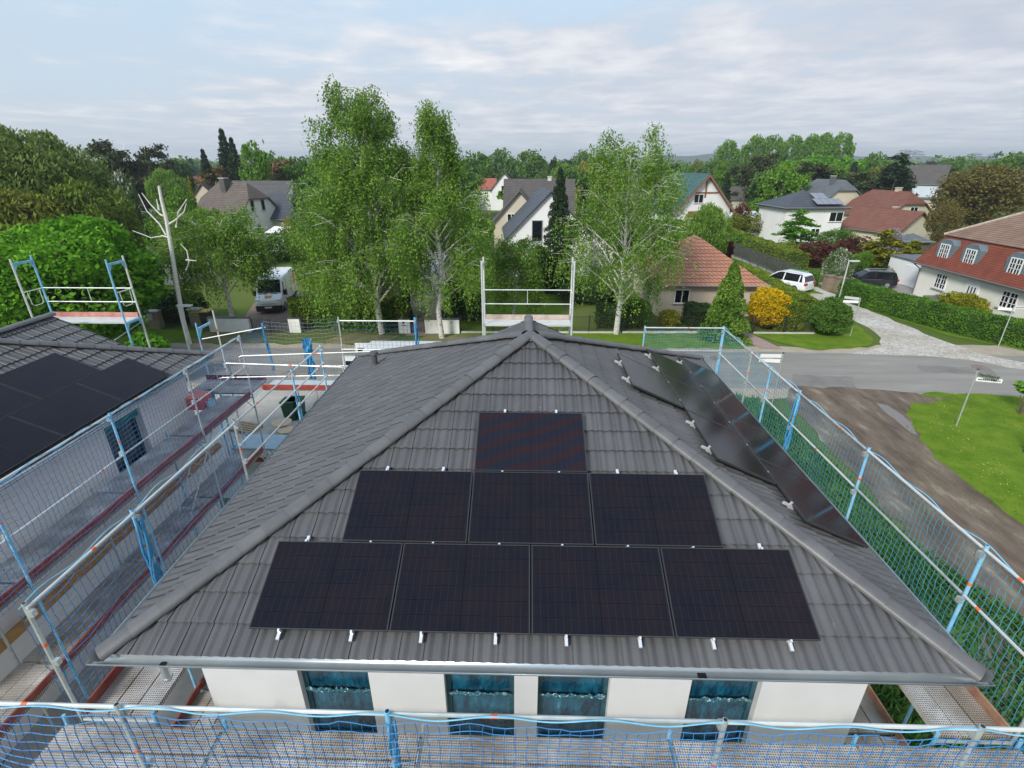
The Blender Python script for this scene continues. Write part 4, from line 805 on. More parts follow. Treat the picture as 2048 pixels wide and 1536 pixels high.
# ---------------------------------------------------------------- foliage
def leaves(C, size, elong=1.0, up=0.25, seed=0, hang=0.0):
    """one small folded-flat leaf face per point"""
    rg = np.random.default_rng(seed); C = np.asarray(C, float); n = len(C)
    nrm = rg.normal(0, 1, (n, 3)); nrm[:, 2] = np.abs(nrm[:, 2])*(0.6+up)+up; nrm /= np.linalg.norm(nrm, axis=1, keepdims=True)
    ref = rg.normal(0, 1, (n, 3)); 
    if hang: ref[:, 2] -= hang*3
    a = ref-nrm*np.sum(ref*nrm, 1, keepdims=True); a /= np.linalg.norm(a, axis=1, keepdims=True)+1e-9; b = np.cross(nrm, a)
    s = (np.asarray(size)*rg.uniform(0.65, 1.35, n))[:, None]; a = a*s*elong; b = b*s*0.62
    V = np.stack([C-a, C+b-a*0.1, C+a, C-b-a*0.1], 1).reshape(-1, 3); F = np.arange(4*n).reshape(-1, 4); return V, F
def crown_pts(kind, n, rg):
    P = []
    if kind in ('round', 'oval', 'bush', 'poplar', 'willow', 'umbrella'):
        cfg = dict(round=(34, .58, .42, .17, .5), oval=(30, .56, .44, .14, .5), bush=(26, .46, .50, .17, .5), poplar=(40, .56, .45, .11, .5), willow=(40, .60, .40, .14, .5), umbrella=(22, .80, .18, .13, .5))[kind]
        ncl, zc, zr, cr, xr = cfg
        d = rg.normal(0, 1, (ncl, 3)); d[:, 2] = d[:, 2]*0.9+0.15; d /= np.linalg.norm(d, axis=1, keepdims=True); rad = rg.uniform(0.45, 0.86, ncl)**0.7
        c = d*rad[:, None]*np.array([[xr-cr*0.6, xr-cr*0.6, zr]]); c[:, 2] += zc
        w = rg.dirichlet(np.ones(ncl)*6)
        for k in range(ncl):
            m = max(3, int(n*w[k])); q = rg.normal(0, 1, (m, 3)); q /= np.linalg.norm(q, axis=1, keepdims=True); r = cr*rg.uniform(0.6, 1.15)*rg.uniform(0.55, 1.0, m)**0.5
            p = c[k]+q*r[:, None]*np.array([[1.0, 1.0, 0.8]])
            if kind == 'willow': p[:, 2] -= rg.exponential(0.10, m)*(np.hypot(p[:, 0], p[:, 1])*2)
            if kind == 'umbrella': p[:, 2] = c[k][2]+(p[:, 2]-c[k][2])*0.4
            P.append(p)
        P = np.concatenate(P)
        fr = dict(bush=1.0, round=0.18, oval=0.4, poplar=0.6, willow=0.15, umbrella=0.2)[kind]; m = int(n*fr); q = rg.normal(0, 1, (m, 3)); q /= np.linalg.norm(q, axis=1, keepdims=True)
        lump = 0.86+0.09*np.sin(q[:, 0]*5+1)*np.sin(q[:, 1]*6+2)+0.07*np.sin(q[:, 2]*9+q[:, 0]*4)+0.04*np.sin(q[:, 1]*15+q[:, 2]*11); lump *= rg.uniform(0.86, 1.02, m)
        S_ = q*lump[:, None]*np.array([[xr, xr, zr]]); S_[:, 2] += zc; P = np.concatenate([P, S_]); P = P[rg.permutation(len(P))][:n]
        P[:, 2] = np.clip(P[:, 2], 0.02, 1.05)
    elif kind == 'feather':
        t = rg.uniform(0, 1, n)**1.15; ang = rg.uniform(0, 6.283, n); k = np.floor(ang*3.5)+np.floor(t*9)*7; jit = 0.78+0.22*np.sin(k*12.9898); R_ = 0.5*(1-t)**0.75*jit*rg.uniform(0.35, 1.0, n)**0.5; P = np.stack([R_*np.cos(ang), R_*np.sin(ang), np.clip(t-0.10*R_*2+rg.normal(0, 0.012, n), 0, 1)], 1)
    elif kind == 'spruce':
        t = rg.uniform(0, 1, n)**1.25; lev = np.floor(t*17)/17+rg.normal(0, 0.008, n); ang = rg.integers(0, 9, n)*2*math.pi/9+np.floor(t*17)*0.9+rg.normal(0, 0.14, n); rr = rg.uniform(0.1, 1, n)**0.6
        R_ = 0.5*(1-lev)**0.85*rr*(0.85+0.15*np.sin(ang*3+lev*40)); P = np.stack([R_*np.cos(ang), R_*np.sin(ang), 0.06+lev*0.94-R_*0.22+rg.normal(0, 0.006, n)], 1)
    elif kind == 'cone':
        t = rg.uniform(0, 1, n)**1.3; ang = rg.uniform(0, 6.283, n); R_ = 0.5*(1-t)**0.65*rg.uniform(0.8, 1.02, n)*(0.93+0.07*np.sin(ang*5+t*9)); P = np.stack([R_*np.cos(ang), R_*np.sin(ang), t], 1)
    elif kind == 'pine':
        ncl = 24; P = []
        for k in range(ncl):
            z = rg.uniform(0.42, 0.97); R_ = (0.50 if z < 0.8 else 0.36)*rg.uniform(0.25, 0.9)*(1-max(0, z-0.75)); a = rg.uniform(0, 6.283); m = n//ncl
            q = rg.normal(0, 1, (m, 3))*np.array([[0.075, 0.075, 0.02]]); P.append(q+np.array([[R_*math.cos(a), R_*math.sin(a), z]]))
        P = np.concatenate(P)
    elif kind == 'cedar':
        P = []
        for k in range(46):
            z = rg.uniform(0.08, 0.98)**0.8; R_ = 0.5*(1-z)**0.55*rg.uniform(0.35, 1.0); a = rg.uniform(0, 6.283); m = n//46; ln = rg.uniform(0, 1, m)
            q = np.stack([R_*math.cos(a)*(0.4+0.7*ln), R_*math.sin(a)*(0.4+0.7*ln), z-0.05*ln], 1)+rg.normal(0, 1, (m, 3))*np.array([[0.035, 0.035, 0.013]]); P.append(q)
        P = np.concatenate(P)
    return P
m_ = None; bark = mat('brown_bark', (0.10, 0.075, 0.055), (0.17, 0.14, 0.11), 3, 0.9, bump=0.8, bscale=12, stretch=(1, 1, 0.2))
birchbark = mat('white_birch_bark', (0.04, 0.035, 0.03), (0.62, 0.60, 0.56), 3.2, 0.7, detail=3, stretch=(1.5, 1.5, 2.6), thr=(0.36, 0.46), bump=0.3)
PM = {}
LM = dict(
    fresh=leafmat('fresh_green_leaves', [(0.060, 0.138, 0.015), (0.128, 0.267, 0.027), (0.238, 0.421, 0.044)]),
    bright=leafmat('bright_maple_leaves', [(0.051, 0.162, 0.013), (0.128, 0.324, 0.022), (0.289, 0.583, 0.044)], 0.35, 0.5),
    birch=leafmat('birch_leaves', [(0.076, 0.162, 0.025), (0.170, 0.300, 0.044), (0.289, 0.437, 0.075)], 0.35, 0.6),
    mid=leafmat('mid_green_leaves', [(0.051, 0.113, 0.019), (0.111, 0.219, 0.035), (0.187, 0.324, 0.050)]),
    olivem=leafmat('olive_green_leaves', [(0.085, 0.138, 0.025), (0.170, 0.251, 0.037), (0.264, 0.340, 0.056)]),
    willowy=leafmat('pale_willow_leaves', [(0.10, 0.16, 0.04), (0.18, 0.26, 0.06), (0.26, 0.34, 0.10)], 0.35, 0.3),
    dark=leafmat('dark_green_leaves', [(0.016, 0.042, 0.012), (0.038, 0.080, 0.024), (0.070, 0.125, 0.034)], 0.15),
    pine=leafmat('pine_needles', [(0.026, 0.042, 0.018), (0.060, 0.072, 0.030), (0.10, 0.105, 0.045)], 0.1),
    spruce=leafmat('spruce_needles', [(0.014, 0.034, 0.015), (0.036, 0.066, 0.030), (0.064, 0.10, 0.045)], 0.1),
    blue=leafmat('blue_spruce_needles', [(0.051, 0.089, 0.056), (0.111, 0.178, 0.106), (0.187, 0.259, 0.150)], 0.1),
    olive=leafmat('olive_leaves', [(0.102, 0.138, 0.022), (0.204, 0.235, 0.037), (0.306, 0.324, 0.056)], 0.3, 0.3),
    gold=leafmat('yellow_green_leaves', [(0.12, 0.14, 0.015), (0.25, 0.26, 0.02), (0.42, 0.38, 0.03)], 0.3),
    yellow=leafmat('golden_yellow_leaves', [(0.30, 0.21, 0.008), (0.62, 0.44, 0.012), (0.85, 0.62, 0.02)], 0.3, 1.2),
    lemon=leafmat('lemon_willow_leaves', [(0.13, 0.15, 0.03), (0.24, 0.25, 0.05), (0.34, 0.33, 0.08)], 0.3),
    brown=leafmat('brownish_spring_twigs', [(0.11, 0.09, 0.025), (0.17, 0.145, 0.045), (0.22, 0.21, 0.065)], 0.25),
    rust=leafmat('rusty_conifer', [(0.119, 0.081, 0.037), (0.204, 0.138, 0.062), (0.255, 0.178, 0.075)], 0.1),
    red=leafmat('dark_red_leaves', [(0.051, 0.016, 0.015), (0.111, 0.036, 0.027), (0.170, 0.073, 0.044)], 0.2),
    hedge=leafmat('hedge_leaves', [(0.043, 0.113, 0.015), (0.093, 0.211, 0.025), (0.170, 0.324, 0.037)], 0.25, 0.8),
    hedgey=leafmat('yellowish_hedge_leaves', [(0.08, 0.13, 0.015), (0.15, 0.215, 0.025), (0.25, 0.31, 0.04)], 0.25, 0.8),
    far=leafmat('distant_leaves', [(0.060, 0.130, 0.031), (0.111, 0.211, 0.044), (0.170, 0.275, 0.062)], 0.2, 0.05),
    lilac=leafmat('lilac_blossom', [(0.10, 0.12, 0.08), (0.32, 0.28, 0.38), (0.50, 0.45, 0.55)], 0.2, 2.0),
    blossom=leafmat('white_blossom', [(0.06, 0.13, 0.03), (0.08, 0.15, 0.03), (0.10, 0.18, 0.04), (0.78, 0.76, 0.70), (0.84, 0.82, 0.76)], 0.2, 2.0),
)
def proto_tree(kind, n, ls, elong=1.0, hang=0.0, up=0.25, seed=1, trunk=0.03, tz=0.5):
    key = (kind, n, seed)
    if key in PM: return PM[key]
    rg = np.random.default_rng(seed); P = crown_pts(kind, n, rg); V, F = leaves(P, ls, elong, up, seed, hang); me = rawmesh('crown', V, F); me.materials.append(LM['mid'])
    mb = MB(); mb.tube([(0, 0, 0), (0.006, 0.004, tz*0.5), (0, 0, tz+0.25)], trunk, 8, trunk*0.35)
    if kind not in ('spruce', 'cone', 'cedar'):
        for k in range(6):
            a = k*1.05+seed; z = tz*(0.6+0.1*k); mb.tube([(0, 0, z), (0.12*math.cos(a), 0.12*math.sin(a), z+0.12), (0.3*math.cos(a), 0.3*math.sin(a), z+0.25)], trunk*0.4, 5, trunk*0.12)
    tm = bpy.data.meshes.new('trunk'); tm.from_pydata(mb.v, [], mb.f); tm.materials.append(bark); PM[key] = (me, tm); return PM[key]
KIND = dict(round=('round', 9000, 0.017, 1, 0, .25), roundf=('round', 2600, 0.034, 1, 0, .25), roundf2=('round', 2600, 0.034, 1, 0, .25, 7), oval=('oval', 3000, 0.030, 1, 0, .25, 3), bush=('bush', 3500, 0.030, 1, 0, .3), bushn=('bush', 12000, 0.016, 1, 0, .3, 4),
    willow=('willow', 16000, 0.013, 1.7, 1.2, .1), willowf=('willow', 3500, 0.026, 2.0, 1.2, .1, 5), poplar=('poplar', 7000, 0.024, 1, 0, .2), spruce=('spruce', 9000, 0.016, 1.9, 0, .5), sprucef=('spruce', 2600, 0.028, 1.9, 0, .5, 3), sprucen=('spruce', 26000, 0.0095, 2.2, 0.2, .5, 6),
    cone=('cone', 9000, 0.015, 1.3, 0.3, .1), pine=('pine', 3400, 0.026, 1.3, 0, .8), cedar=('cedar', 5200, 0.022, 1.6, 0, .8), umbrella=('umbrella', 2600, 0.030, 1.2, 0, .7))
def tree(kind, u, vt, y, wpx, leaf, label, name='tree', cat='tree', group=None, z0=0.0, rz=None, htop=None):
    """a tree whose top shows at (u, vt), standing y metres back, wpx photo pixels wide"""
    x, zt = W(u, vt, y) if htop is None else (W(u, 400, y)[0], htop); dist = math.hypot(x-CAM[0], y-CAM[1]); w = wpx*abs(np.dot(_f, np.array((x, y, zt))-CAM))/FPX
    k = KIND[kind]; me, tm = proto_tree(*k) if len(k) < 7 else proto_tree(k[0], k[1], k[2], k[3], k[4], k[5], k[6])
    t = thing(name, label, cat, (x, y, z0), rz if rz is not None else rng.uniform(0, 6.28), group); h = max(0.5, zt-z0)
    c = link('crown', me, None, t); c.scale = (w, w, h); c.material_slots[0].link = 'OBJECT'; c.material_slots[0].material = LM[leaf]
    if kind not in ('bush', 'bushn', 'cone'):
        b = link('trunk', tm, None, t); b.scale = (h*0.7, h*0.7, h)
    return t
# ------------- birches with a real skeleton
def birch(name, label, base, top, crown, seed, n_limb=26, strands=900, slen=1.6, lsize=0.085, trunk_r=0.21, low=0.2, leafm='birch', dens=0.105, path=None, bare=0.0, fork=None):
    """crown(t) -> half width at relative height t"""
    rg = np.random.default_rng(seed); base = np.array(base, float); top = np.array(top, float); H = top[2]-base[2]; t = thing(name, label, 'tree', tuple(base))
    kn = np.array([base+(top-base)*s+np.array((rg.normal(0, .12), rg.normal(0, .12), 0))*(s > 0)*(s < 1) for s in np.linspace(0, 1, 9)])
    if path is not None: kn = np.array(path, float)
    def at_(s): s = min(max(s, 0), 1)*(len(kn)-1); i = min(int(s), len(kn)-2); return kn[i]+(kn[i+1]-kn[i])*(s-i)
    mb = MB(); mb.tube([at_(s) for s in np.linspace(0, 1, 16)], trunk_r, 10, 0.02)
    tips = []
    for k in range(n_limb):
        s = low+(0.95-low)*(k+rg.uniform(0, 1))/n_limb; p = at_(s); az = k*2.4+rg.uniform(-.4, .4); Wd = crown(s+0.12)*rg.uniform(0.65, 1.0); rise = Wd*rg.uniform(0.45, 1.0)
        d = np.array((math.cos(az), math.sin(az), 0)); pts = [p, p+d*Wd*0.35+(0, 0, rise*0.5), p+d*Wd*0.7+(0, 0, rise*0.9), p+d*Wd+(0, 0, rise*0.85)]
        mb.tube(pts, trunk_r*0.36*(1.1-s), 6, 0.012, cap=False); tips.append((pts, Wd))
        for j in range(4):
            q = pts[1]+(pts[2]-pts[1])*j/4; az2 = az+rg.uniform(-1.2, 1.2); e = np.array((math.cos(az2), math.sin(az2), 0)); pp = [q, q+e*Wd*0.25+(0, 0, rise*.25), q+e*Wd*0.5+(0, 0, rise*0.25)]
            mb.tube(pp, 0.018, 4, 0.006, cap=False); tips.append((pp, Wd*0.5))
    mb.build('trunk', birchbark, t)
    C = []; nt_ = len(tips)
    for k in range(int(strands*(1-bare))):
        pts, Wd = tips[rg.integers(nt_)]; n = len(pts); s = rg.uniform(0.35, 1)**0.8*(n-1); i = min(int(s), n-2); q = pts[i]+(pts[i+1]-pts[i])*(s-i)+rg.normal(0, 0.22, 3)
        hrel = (q[2]-base[2])/H; Ls = slen*rg.uniform(0.35, 1.25)*(1.55-hrel); m = int(Ls/dens)+2; zz = np.linspace(0, 1, m); sw = rg.normal(0, 0.12, 2)
        out = q-at_(np.clip((q[2]-base[2])/H, 0, 1)); out[2] = 0; out /= np.linalg.norm(out)+1e-6
        P = q+np.stack([out[0]*0.25*np.sqrt(zz)*Ls*0.6+sw[0]*zz, out[1]*0.25*np.sqrt(zz)*Ls*0.6+sw[1]*zz, 0.10*np.sin(zz*3)-zz*Ls], 1)+rg.normal(0, 0.07, (m, 3)); C.append(P)
    C = np.concatenate(C); C = C[C[:, 2] > base[2]+0.5]; V, F = leaves(C, lsize, 1.15, 0.2, seed, 0.5); o = link('crown', rawmesh('crown', V-base, F), LM[leafm], t); return t
bA = G(764, 668); tA = W(700, 128, bA[1])
prof = lambda pts: (lambda s: float(np.interp(s, [p[0] for p in pts], [p[1] for p in pts])))
birch('birch_tree', 'tallest birch, dense weeping crown, straddling the street wall beside the van driveway', bA, (tA[0], bA[1]+0.8, tA[1]-1.5), prof([(0, 3.6), (.3, 5.0), (.55, 4.7), (.66, 3.5), (.85, 2.7), (1, 1.9)]), 21, 60, 5200, 1.9, 0.070, 0.22, 0.12)
bB = G(884, 676); tB = W(858, 180, bB[1])
birch('birch_tree', 'slender birch with sparse top holding a dark nest, patchy dark and white trunk', bB, (tB[0], bB[1]+0.5, tB[1]-0.4), prof([(0, 2.6), (.25, 4.0), (.5, 4.3), (.62, 3.0), (.75, 1.5), (.9, 1.35), (1, .8)]), 22, 50, 3200, 1.6, 0.066, 0.19, 0.16)
nb = W(852, 243, bB[1]); mb = MB(); rg = np.random.default_rng(8)
for k in range(60): a = rg.normal(0, 1, 3); a /= np.linalg.norm(a); p = np.array((nb[0], bB[1]+0.3, nb[1]))+a*0.16; mb.tube([p-rg.normal(0, 0.12, 3), p+rg.normal(0, 0.12, 3)], 0.012, 4)
tag(mb.build('nest', mat('twigs', (0.07, 0.045, 0.03), rough=0.9), base=(nb[0], bB[1]+0.3, nb[1])), 'dark round bird nest high in the sparse birch top', 'nest')
bC = G(1232, 668); tC = W(1272, 262, bC[1])
birch('birch_tree', 'birch with forked white trunk before the orange tiled bungalow', bC, (tC[0], bC[1]+0.6, tC[1]-0.9), prof([(0, 3.0), (.3, 4.3), (.5, 4.5), (.7, 3.8), (.85, 3.1), (1, 2.2)]), 23, 52, 2900, 1.6, 0.068, 0.20, 0.16)
bD = (-20.9, 30.6, 0); tD = W(450, 455, 30.6)
birch('birch_tree', 'low drooping birch hanging over the wall left of the van', bD, (-21.6, 30.8, 6.6), prof([(0, 2.4), (.3, 3.6), (.6, 4.2), (1, 2.6)]), 24, 40, 3900, 1.7, 0.07, 0.19, 0.36)
bE = G(1010, 655, 0); birch('birch_tree', 'round weeping bush tree behind the railing left of the tall grey scaffold bay', (-0.9, 33.0, 0), (-1.0, 33.0, 5.4), prof([(0, 1.8), (.4, 2.6), (.8, 2.0), (1, 0.9)]), 25, 26, 1700, 1.3, 0.07, 0.10, 0.2, 'birch')
bF = (-17.3, 32.4, 0); birch('birch_tree', 'drooping birch with low foliage right of the van', (-13.6, 33.0, 0), (-13.9, 33.2, 8.6), prof([(0, 2.8), (.4, 3.6), (.8, 3.2), (1, 1.6)]), 26, 34, 2600, 1.9, 0.072, 0.16, 0.2)
# the dead birch
b0 = np.array(G(379, 688)); yb = b0[1]; pth = [(W(u, v, yb)[0], yb, W(u, v, yb)[1]) for u, v in ((379, 688), (366, 640), (352, 560), (343, 500), (333, 440), (323, 400), (318, 372))]; pth[0] = tuple(b0)
t = thing('dead_birch', 'dead bare white birch trunk leaning left, a few broken limbs', 'tree', tuple(b0)); mb = MB(); mb.tube(pth, 0.165, 10, 0.075)
for br in (((332, 470), (318, 448), (303, 434), (290, 422), (272, 388)), ((326, 432), (318, 428), (298, 408), (280, 386)), ((335, 450), (350, 440), (366, 424), (370, 406)), ((343, 476), (325, 472), (300, 476), (262, 462)), ((372, 540), (377, 524), (372, 502), (358, 488)), ((372, 520), (392, 522)), ((318, 420), (312, 398)), ((352, 455), (355, 425), (372, 398))):
    mb.tube([(W(u, v, yb)[0], yb+0.05*i, W(u, v, yb)[1]) for i, (u, v) in enumerate(br)], 0.055, 6, 0.02)
mb.build('trunk', mat('bare_white_wood', (0.74, 0.72, 0.68), (0.62, 0.60, 0.55), 3, 0.7, stretch=(1, 1, 3), col3=(0.25, 0.22, 0.2)), t)
# big maple and willow on the left
def bigtree(name, label, c, h, rx, ry, z0, n, ls, leafm, kind, seed, tr=0.3, elong=1.0, hang=0.0):
    rg = np.random.default_rng(seed); t = thing(name, label, 'tree', c); P = crown_pts(kind, n, rg)*np.array([[rx*2, ry*2, h]]); P[:, 2] = np.maximum(P[:, 2], z0)
    V, F = leaves(P, ls, elong, 0.35, seed, hang); link('crown', rawmesh('crown', V, F), LM[leafm], t)
    mb = MB(); mb.tube([(0, 0, 0), (0.1, 0, h*0.35), (0, 0.1, h*0.75)], tr, 10, 0.06)
    for k in range(9): a = k*0.7; z = h*(0.25+0.05*k); mb.tube([(0, 0, z), (rx*0.4*math.cos(a), ry*0.4*math.sin(a), z+h*0.15), (rx*0.75*math.cos(a), ry*0.75*math.sin(a), z+h*0.25)], tr*0.4, 6, 0.03)
    mb.build('trunk', bark, t, local=True); return t
bigtree('maple_tree', 'big bright green maple behind the left scaffold bay', (-27.0, 24.0, 0), 8.1, 6.0, 5.0, 0.4, 42000, 0.15, 'bright', 'round', 31)
bigtree('maple_tree', 'second bright green maple at the left edge above the villa roof', (-33.5, 21.5, 0), 8.6, 5.5, 5.0, 0.4, 26000, 0.16, 'bright', 'round', 32)
bigtree('hazel_bush', 'bright green shrub beside the lower right part of the left scaffold bay', (-20.2, 20.6, 0), 3.0, 1.4, 1.2, 0.1, 3500, 0.13, 'bright', 'bush', 33, 0.06)
bigtree('hazel_bush', 'bright green shrub at the left edge next to the villa roof', (-24.2, 16.2, 0), 3.9, 2.0, 1.5, 0.1, 4000, 0.14, 'bright', 'bush', 34, 0.06)
bigtree('willow_tree', 'tall pale willow with feathery top at the left edge', (-45.0, 45.0, 0), 13.9, 6.4, 6.0, 1.0, 62000, 0.125, 'willowy', 'willow', 35, 0.4, 1.8, 1.2)
bigtree('willow_tree', 'olive willow crown right of the tall left willow', (-39.6, 43.0, 0), 9.8, 3.9, 4.5, 0.8, 34000, 0.125, 'olivem', 'willow', 36, 0.35, 1.8, 1.2)
bigtree('willow_tree', 'yellowish willow at the far left edge', (-42.0, 38.5, 0), 9.4, 4.2, 4.0, 0.8, 26000, 0.125, 'olive', 'willow', 37, 0.3, 1.8, 1.2)
bigtree('dark_thicket', 'dark shrub thicket at the foot of the willows', (-41.0, 38.0, 0), 4.8, 4.2, 3.5, 0.1, 12000, 0.15, 'dark', 'bush', 38, 0.1)
bigtree('dark_thicket', 'dark shrubs right of the big maple by the stone pillar', (-26.6, 32.5, 0), 2.5, 2.6, 1.8, 0.1, 7000, 0.12, 'dark', 'bush', 39, 0.1)
# ------------- hedges
def hedge(name, label, pts, w, h, leafm, dens=260, ls=0.055, rnd=0.25, z0=0.0, seed=1, cat='hedge', group=None):
    rg = np.random.default_rng(seed); t = thing(name, label, cat, (pts[0][0], pts[0][1], z0), group=group); P = []; mb = MB()
    for a, b in zip(pts[:-1], pts[1:]):
        a = np.array(a, float); b = np.array(b, float); L_ = np.linalg.norm(b-a); d = (b-a)/L_; nn = np.array((-d[1], d[0])); per = (2*h+w); m = int(dens*L_*per)
        s = rg.uniform(-0.1, L_+0.1, m); q = rg.uniform(0, per, m); lat = np.where(q < h, -w/2, np.where(q > h+w, w/2, q-h-w/2)); z = np.where(q < h, q, np.where(q > h+w, q-h-w, h))
        edge = np.clip((z/h-0.8)/0.2, 0, 1)*rnd*w*0.5; lat = lat*(1-edge*np.abs(lat)*2/w/ (w*0.5+1e-6)*0.5); z = z-np.where(np.abs(lat) > w*0.3, rnd*(np.abs(lat)-w*0.3), 0); bump = 0.05*np.sin(s*1.9+lat*3)+0.03*np.sin(s*4.3)
        jit = rg.normal(0, 0.035, (m, 3)); x = a[0]+d[0]*s+nn[0]*(lat*(1+bump)); y = a[1]+d[1]*s+nn[1]*(lat*(1+bump)); P.append(np.stack([x, y, z+z0+bump*(z > h*0.8)], 1)+jit)
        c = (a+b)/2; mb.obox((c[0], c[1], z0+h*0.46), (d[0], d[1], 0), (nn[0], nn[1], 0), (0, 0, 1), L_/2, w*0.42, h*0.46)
    for e, dd in ((np.array(pts[0], float), -1), (np.array(pts[-1], float), 1)):
        a, b = (np.array(pts[0], float), np.array(pts[1], float)) if dd < 0 else (np.array(pts[-2], float), np.array(pts[-1], float)); d = (b-a)/np.linalg.norm(b-a); nn = np.array((-d[1], d[0])); m = int(dens*w*h); s = rg.uniform(-w/2, w/2, m); z = rg.uniform(0, h, m)
        P.append(np.stack([e[0]+nn[0]*s, e[1]+nn[1]*s, z+z0], 1)+rg.normal(0, 0.035, (m, 3)))
    P = np.concatenate(P); V, F = leaves(P, ls, 1.2, 0.3, seed); link('foliage', rawmesh('foliage', V-np.array((pts[0][0], pts[0][1], z0)), F), LM[leafm], t)
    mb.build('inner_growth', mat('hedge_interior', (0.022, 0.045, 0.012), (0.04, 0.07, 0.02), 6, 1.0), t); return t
# ---------------------------------------------------------------- hedges and garden plants
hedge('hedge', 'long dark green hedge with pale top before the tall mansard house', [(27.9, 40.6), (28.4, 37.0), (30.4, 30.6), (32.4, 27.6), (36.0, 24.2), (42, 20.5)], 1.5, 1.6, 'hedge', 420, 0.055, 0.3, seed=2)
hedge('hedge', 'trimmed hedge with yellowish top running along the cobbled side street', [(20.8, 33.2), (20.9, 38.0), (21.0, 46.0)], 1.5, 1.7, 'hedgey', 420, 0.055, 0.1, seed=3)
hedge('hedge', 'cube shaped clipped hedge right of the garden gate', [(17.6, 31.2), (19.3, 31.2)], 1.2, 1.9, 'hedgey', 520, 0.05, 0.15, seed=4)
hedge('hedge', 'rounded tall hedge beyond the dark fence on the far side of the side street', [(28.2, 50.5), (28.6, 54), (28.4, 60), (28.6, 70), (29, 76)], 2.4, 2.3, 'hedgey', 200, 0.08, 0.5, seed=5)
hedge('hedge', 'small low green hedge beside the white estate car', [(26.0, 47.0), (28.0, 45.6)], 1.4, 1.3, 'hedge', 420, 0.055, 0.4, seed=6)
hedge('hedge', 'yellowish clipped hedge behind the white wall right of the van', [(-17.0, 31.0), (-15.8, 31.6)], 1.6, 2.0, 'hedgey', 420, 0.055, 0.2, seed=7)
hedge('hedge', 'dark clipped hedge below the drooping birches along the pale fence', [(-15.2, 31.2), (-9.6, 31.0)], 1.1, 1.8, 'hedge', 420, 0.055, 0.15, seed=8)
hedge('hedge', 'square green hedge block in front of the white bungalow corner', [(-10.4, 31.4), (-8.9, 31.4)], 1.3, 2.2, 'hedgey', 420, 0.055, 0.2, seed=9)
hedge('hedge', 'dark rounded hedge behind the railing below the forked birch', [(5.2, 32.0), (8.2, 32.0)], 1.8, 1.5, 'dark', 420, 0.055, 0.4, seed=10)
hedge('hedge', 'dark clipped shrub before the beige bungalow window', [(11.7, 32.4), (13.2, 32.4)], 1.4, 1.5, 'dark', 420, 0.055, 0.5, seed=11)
tree('cone', 806, 580, 32.6, 40, 'dark', 'small pointed dark thuja before the white bungalow wall', 'thuja', 'conifer')
def shrub(name, label, u, vb, wd, h, leafm, n=6000, ls=0.06, kind='bush', cat='shrub', seed=1, z=0):
    c = G(u, vb, z); rg = np.random.default_rng(seed); P = crown_pts(kind, n, rg)*np.array([[wd, wd, h]]); t = thing(name, label, cat, c); V, F = leaves(P, ls, 1.3, 0.3, seed); link('foliage', rawmesh('foliage', V, F), LM[leafm], t)
    mb = MB()
    for k in range(5): a = k*1.3; mb.tube([(0.05*math.cos(a), 0.05*math.sin(a), 0), (wd*0.2*math.cos(a), wd*0.2*math.sin(a), h*0.55)], 0.03, 5, 0.012)
    mb.build('stems', bark, t, local=True); return t
shrub('golden_shrub', 'bright golden yellow shrub clipped to a rounded block', 1530, 655, 3.2, 3.1, 'yellow', 18000, 0.06, 'bush', seed=2)
shrub('green_shrub', 'upright green shrub directly right of the golden shrub', 1572, 658, 1.5, 2.3, 'fresh', 5000, 0.06, 'oval', seed=3)
shrub('lilac_shrub', 'wide dark green lilac shrub at the garden corner by the street', 1650, 668, 2.9, 2.7, 'mid', 14000, 0.065, 'bush', seed=4)
shrub('feathery_conifer', 'feathery pale green conifer in front of the beige bungalow', 1445, 676, 4.0, 5.2, 'birch', 22000, 0.075, 'feather', 'conifer', 5)
shrub('yellow_green_shrub', 'small yellow green shrub left of the beige bungalow window', 1335, 655, 1.8, 1.4, 'gold', 4000, 0.05, 'bush', seed=6)
shrub('green_shrub', 'tangled green shrub under the forked birch by the railing', 1270, 650, 2.6, 2.2, 'mid', 6000, 0.06, 'bush', seed=7)
shrub('rhododendron', 'wide yellow green rhododendron in front of the white house door', 1915, 632, 3.6, 1.9, 'gold', 7000, 0.07, 'bush', seed=8)
shrub('young_conifer', 'thin young conifer at the right edge by the street sign', 2022, 640, 1.6, 2.4, 'fresh', 1300, 0.08, 'spruce', 'conifer', 9)
shrub('young_tree', 'young leafy tree on the corner lawn at the right edge', 2040, 828, 1.3, 1.7, 'bright', 900, 0.09, 'umbrella', 'tree', 10)
shrub('red_shrub', 'dark red shrub behind the bungalow by the side street', 1448, 530, 1.8, 3.0, 'red', 3500, 0.08, 'oval', seed=11)
shrub('white_shrub', 'white flowering shrub behind the orange bungalow roof', 1462, 500, 1.6, 2.0, 'blossom', 1500, 0.08, 'bush', seed=12)
shrub('thuja', 'dense dark cone shaped thuja beside the reddish garden path', 912, 632, 2.6, 3.4, 'dark', 7000, 0.07, 'cone', 'conifer', 13)
shrub('dark_shrub', 'dark shrubs along the path behind the grey scaffold bay', 945, 640, 2.4, 2.2, 'dark', 5000, 0.07, 'bush', seed=14)
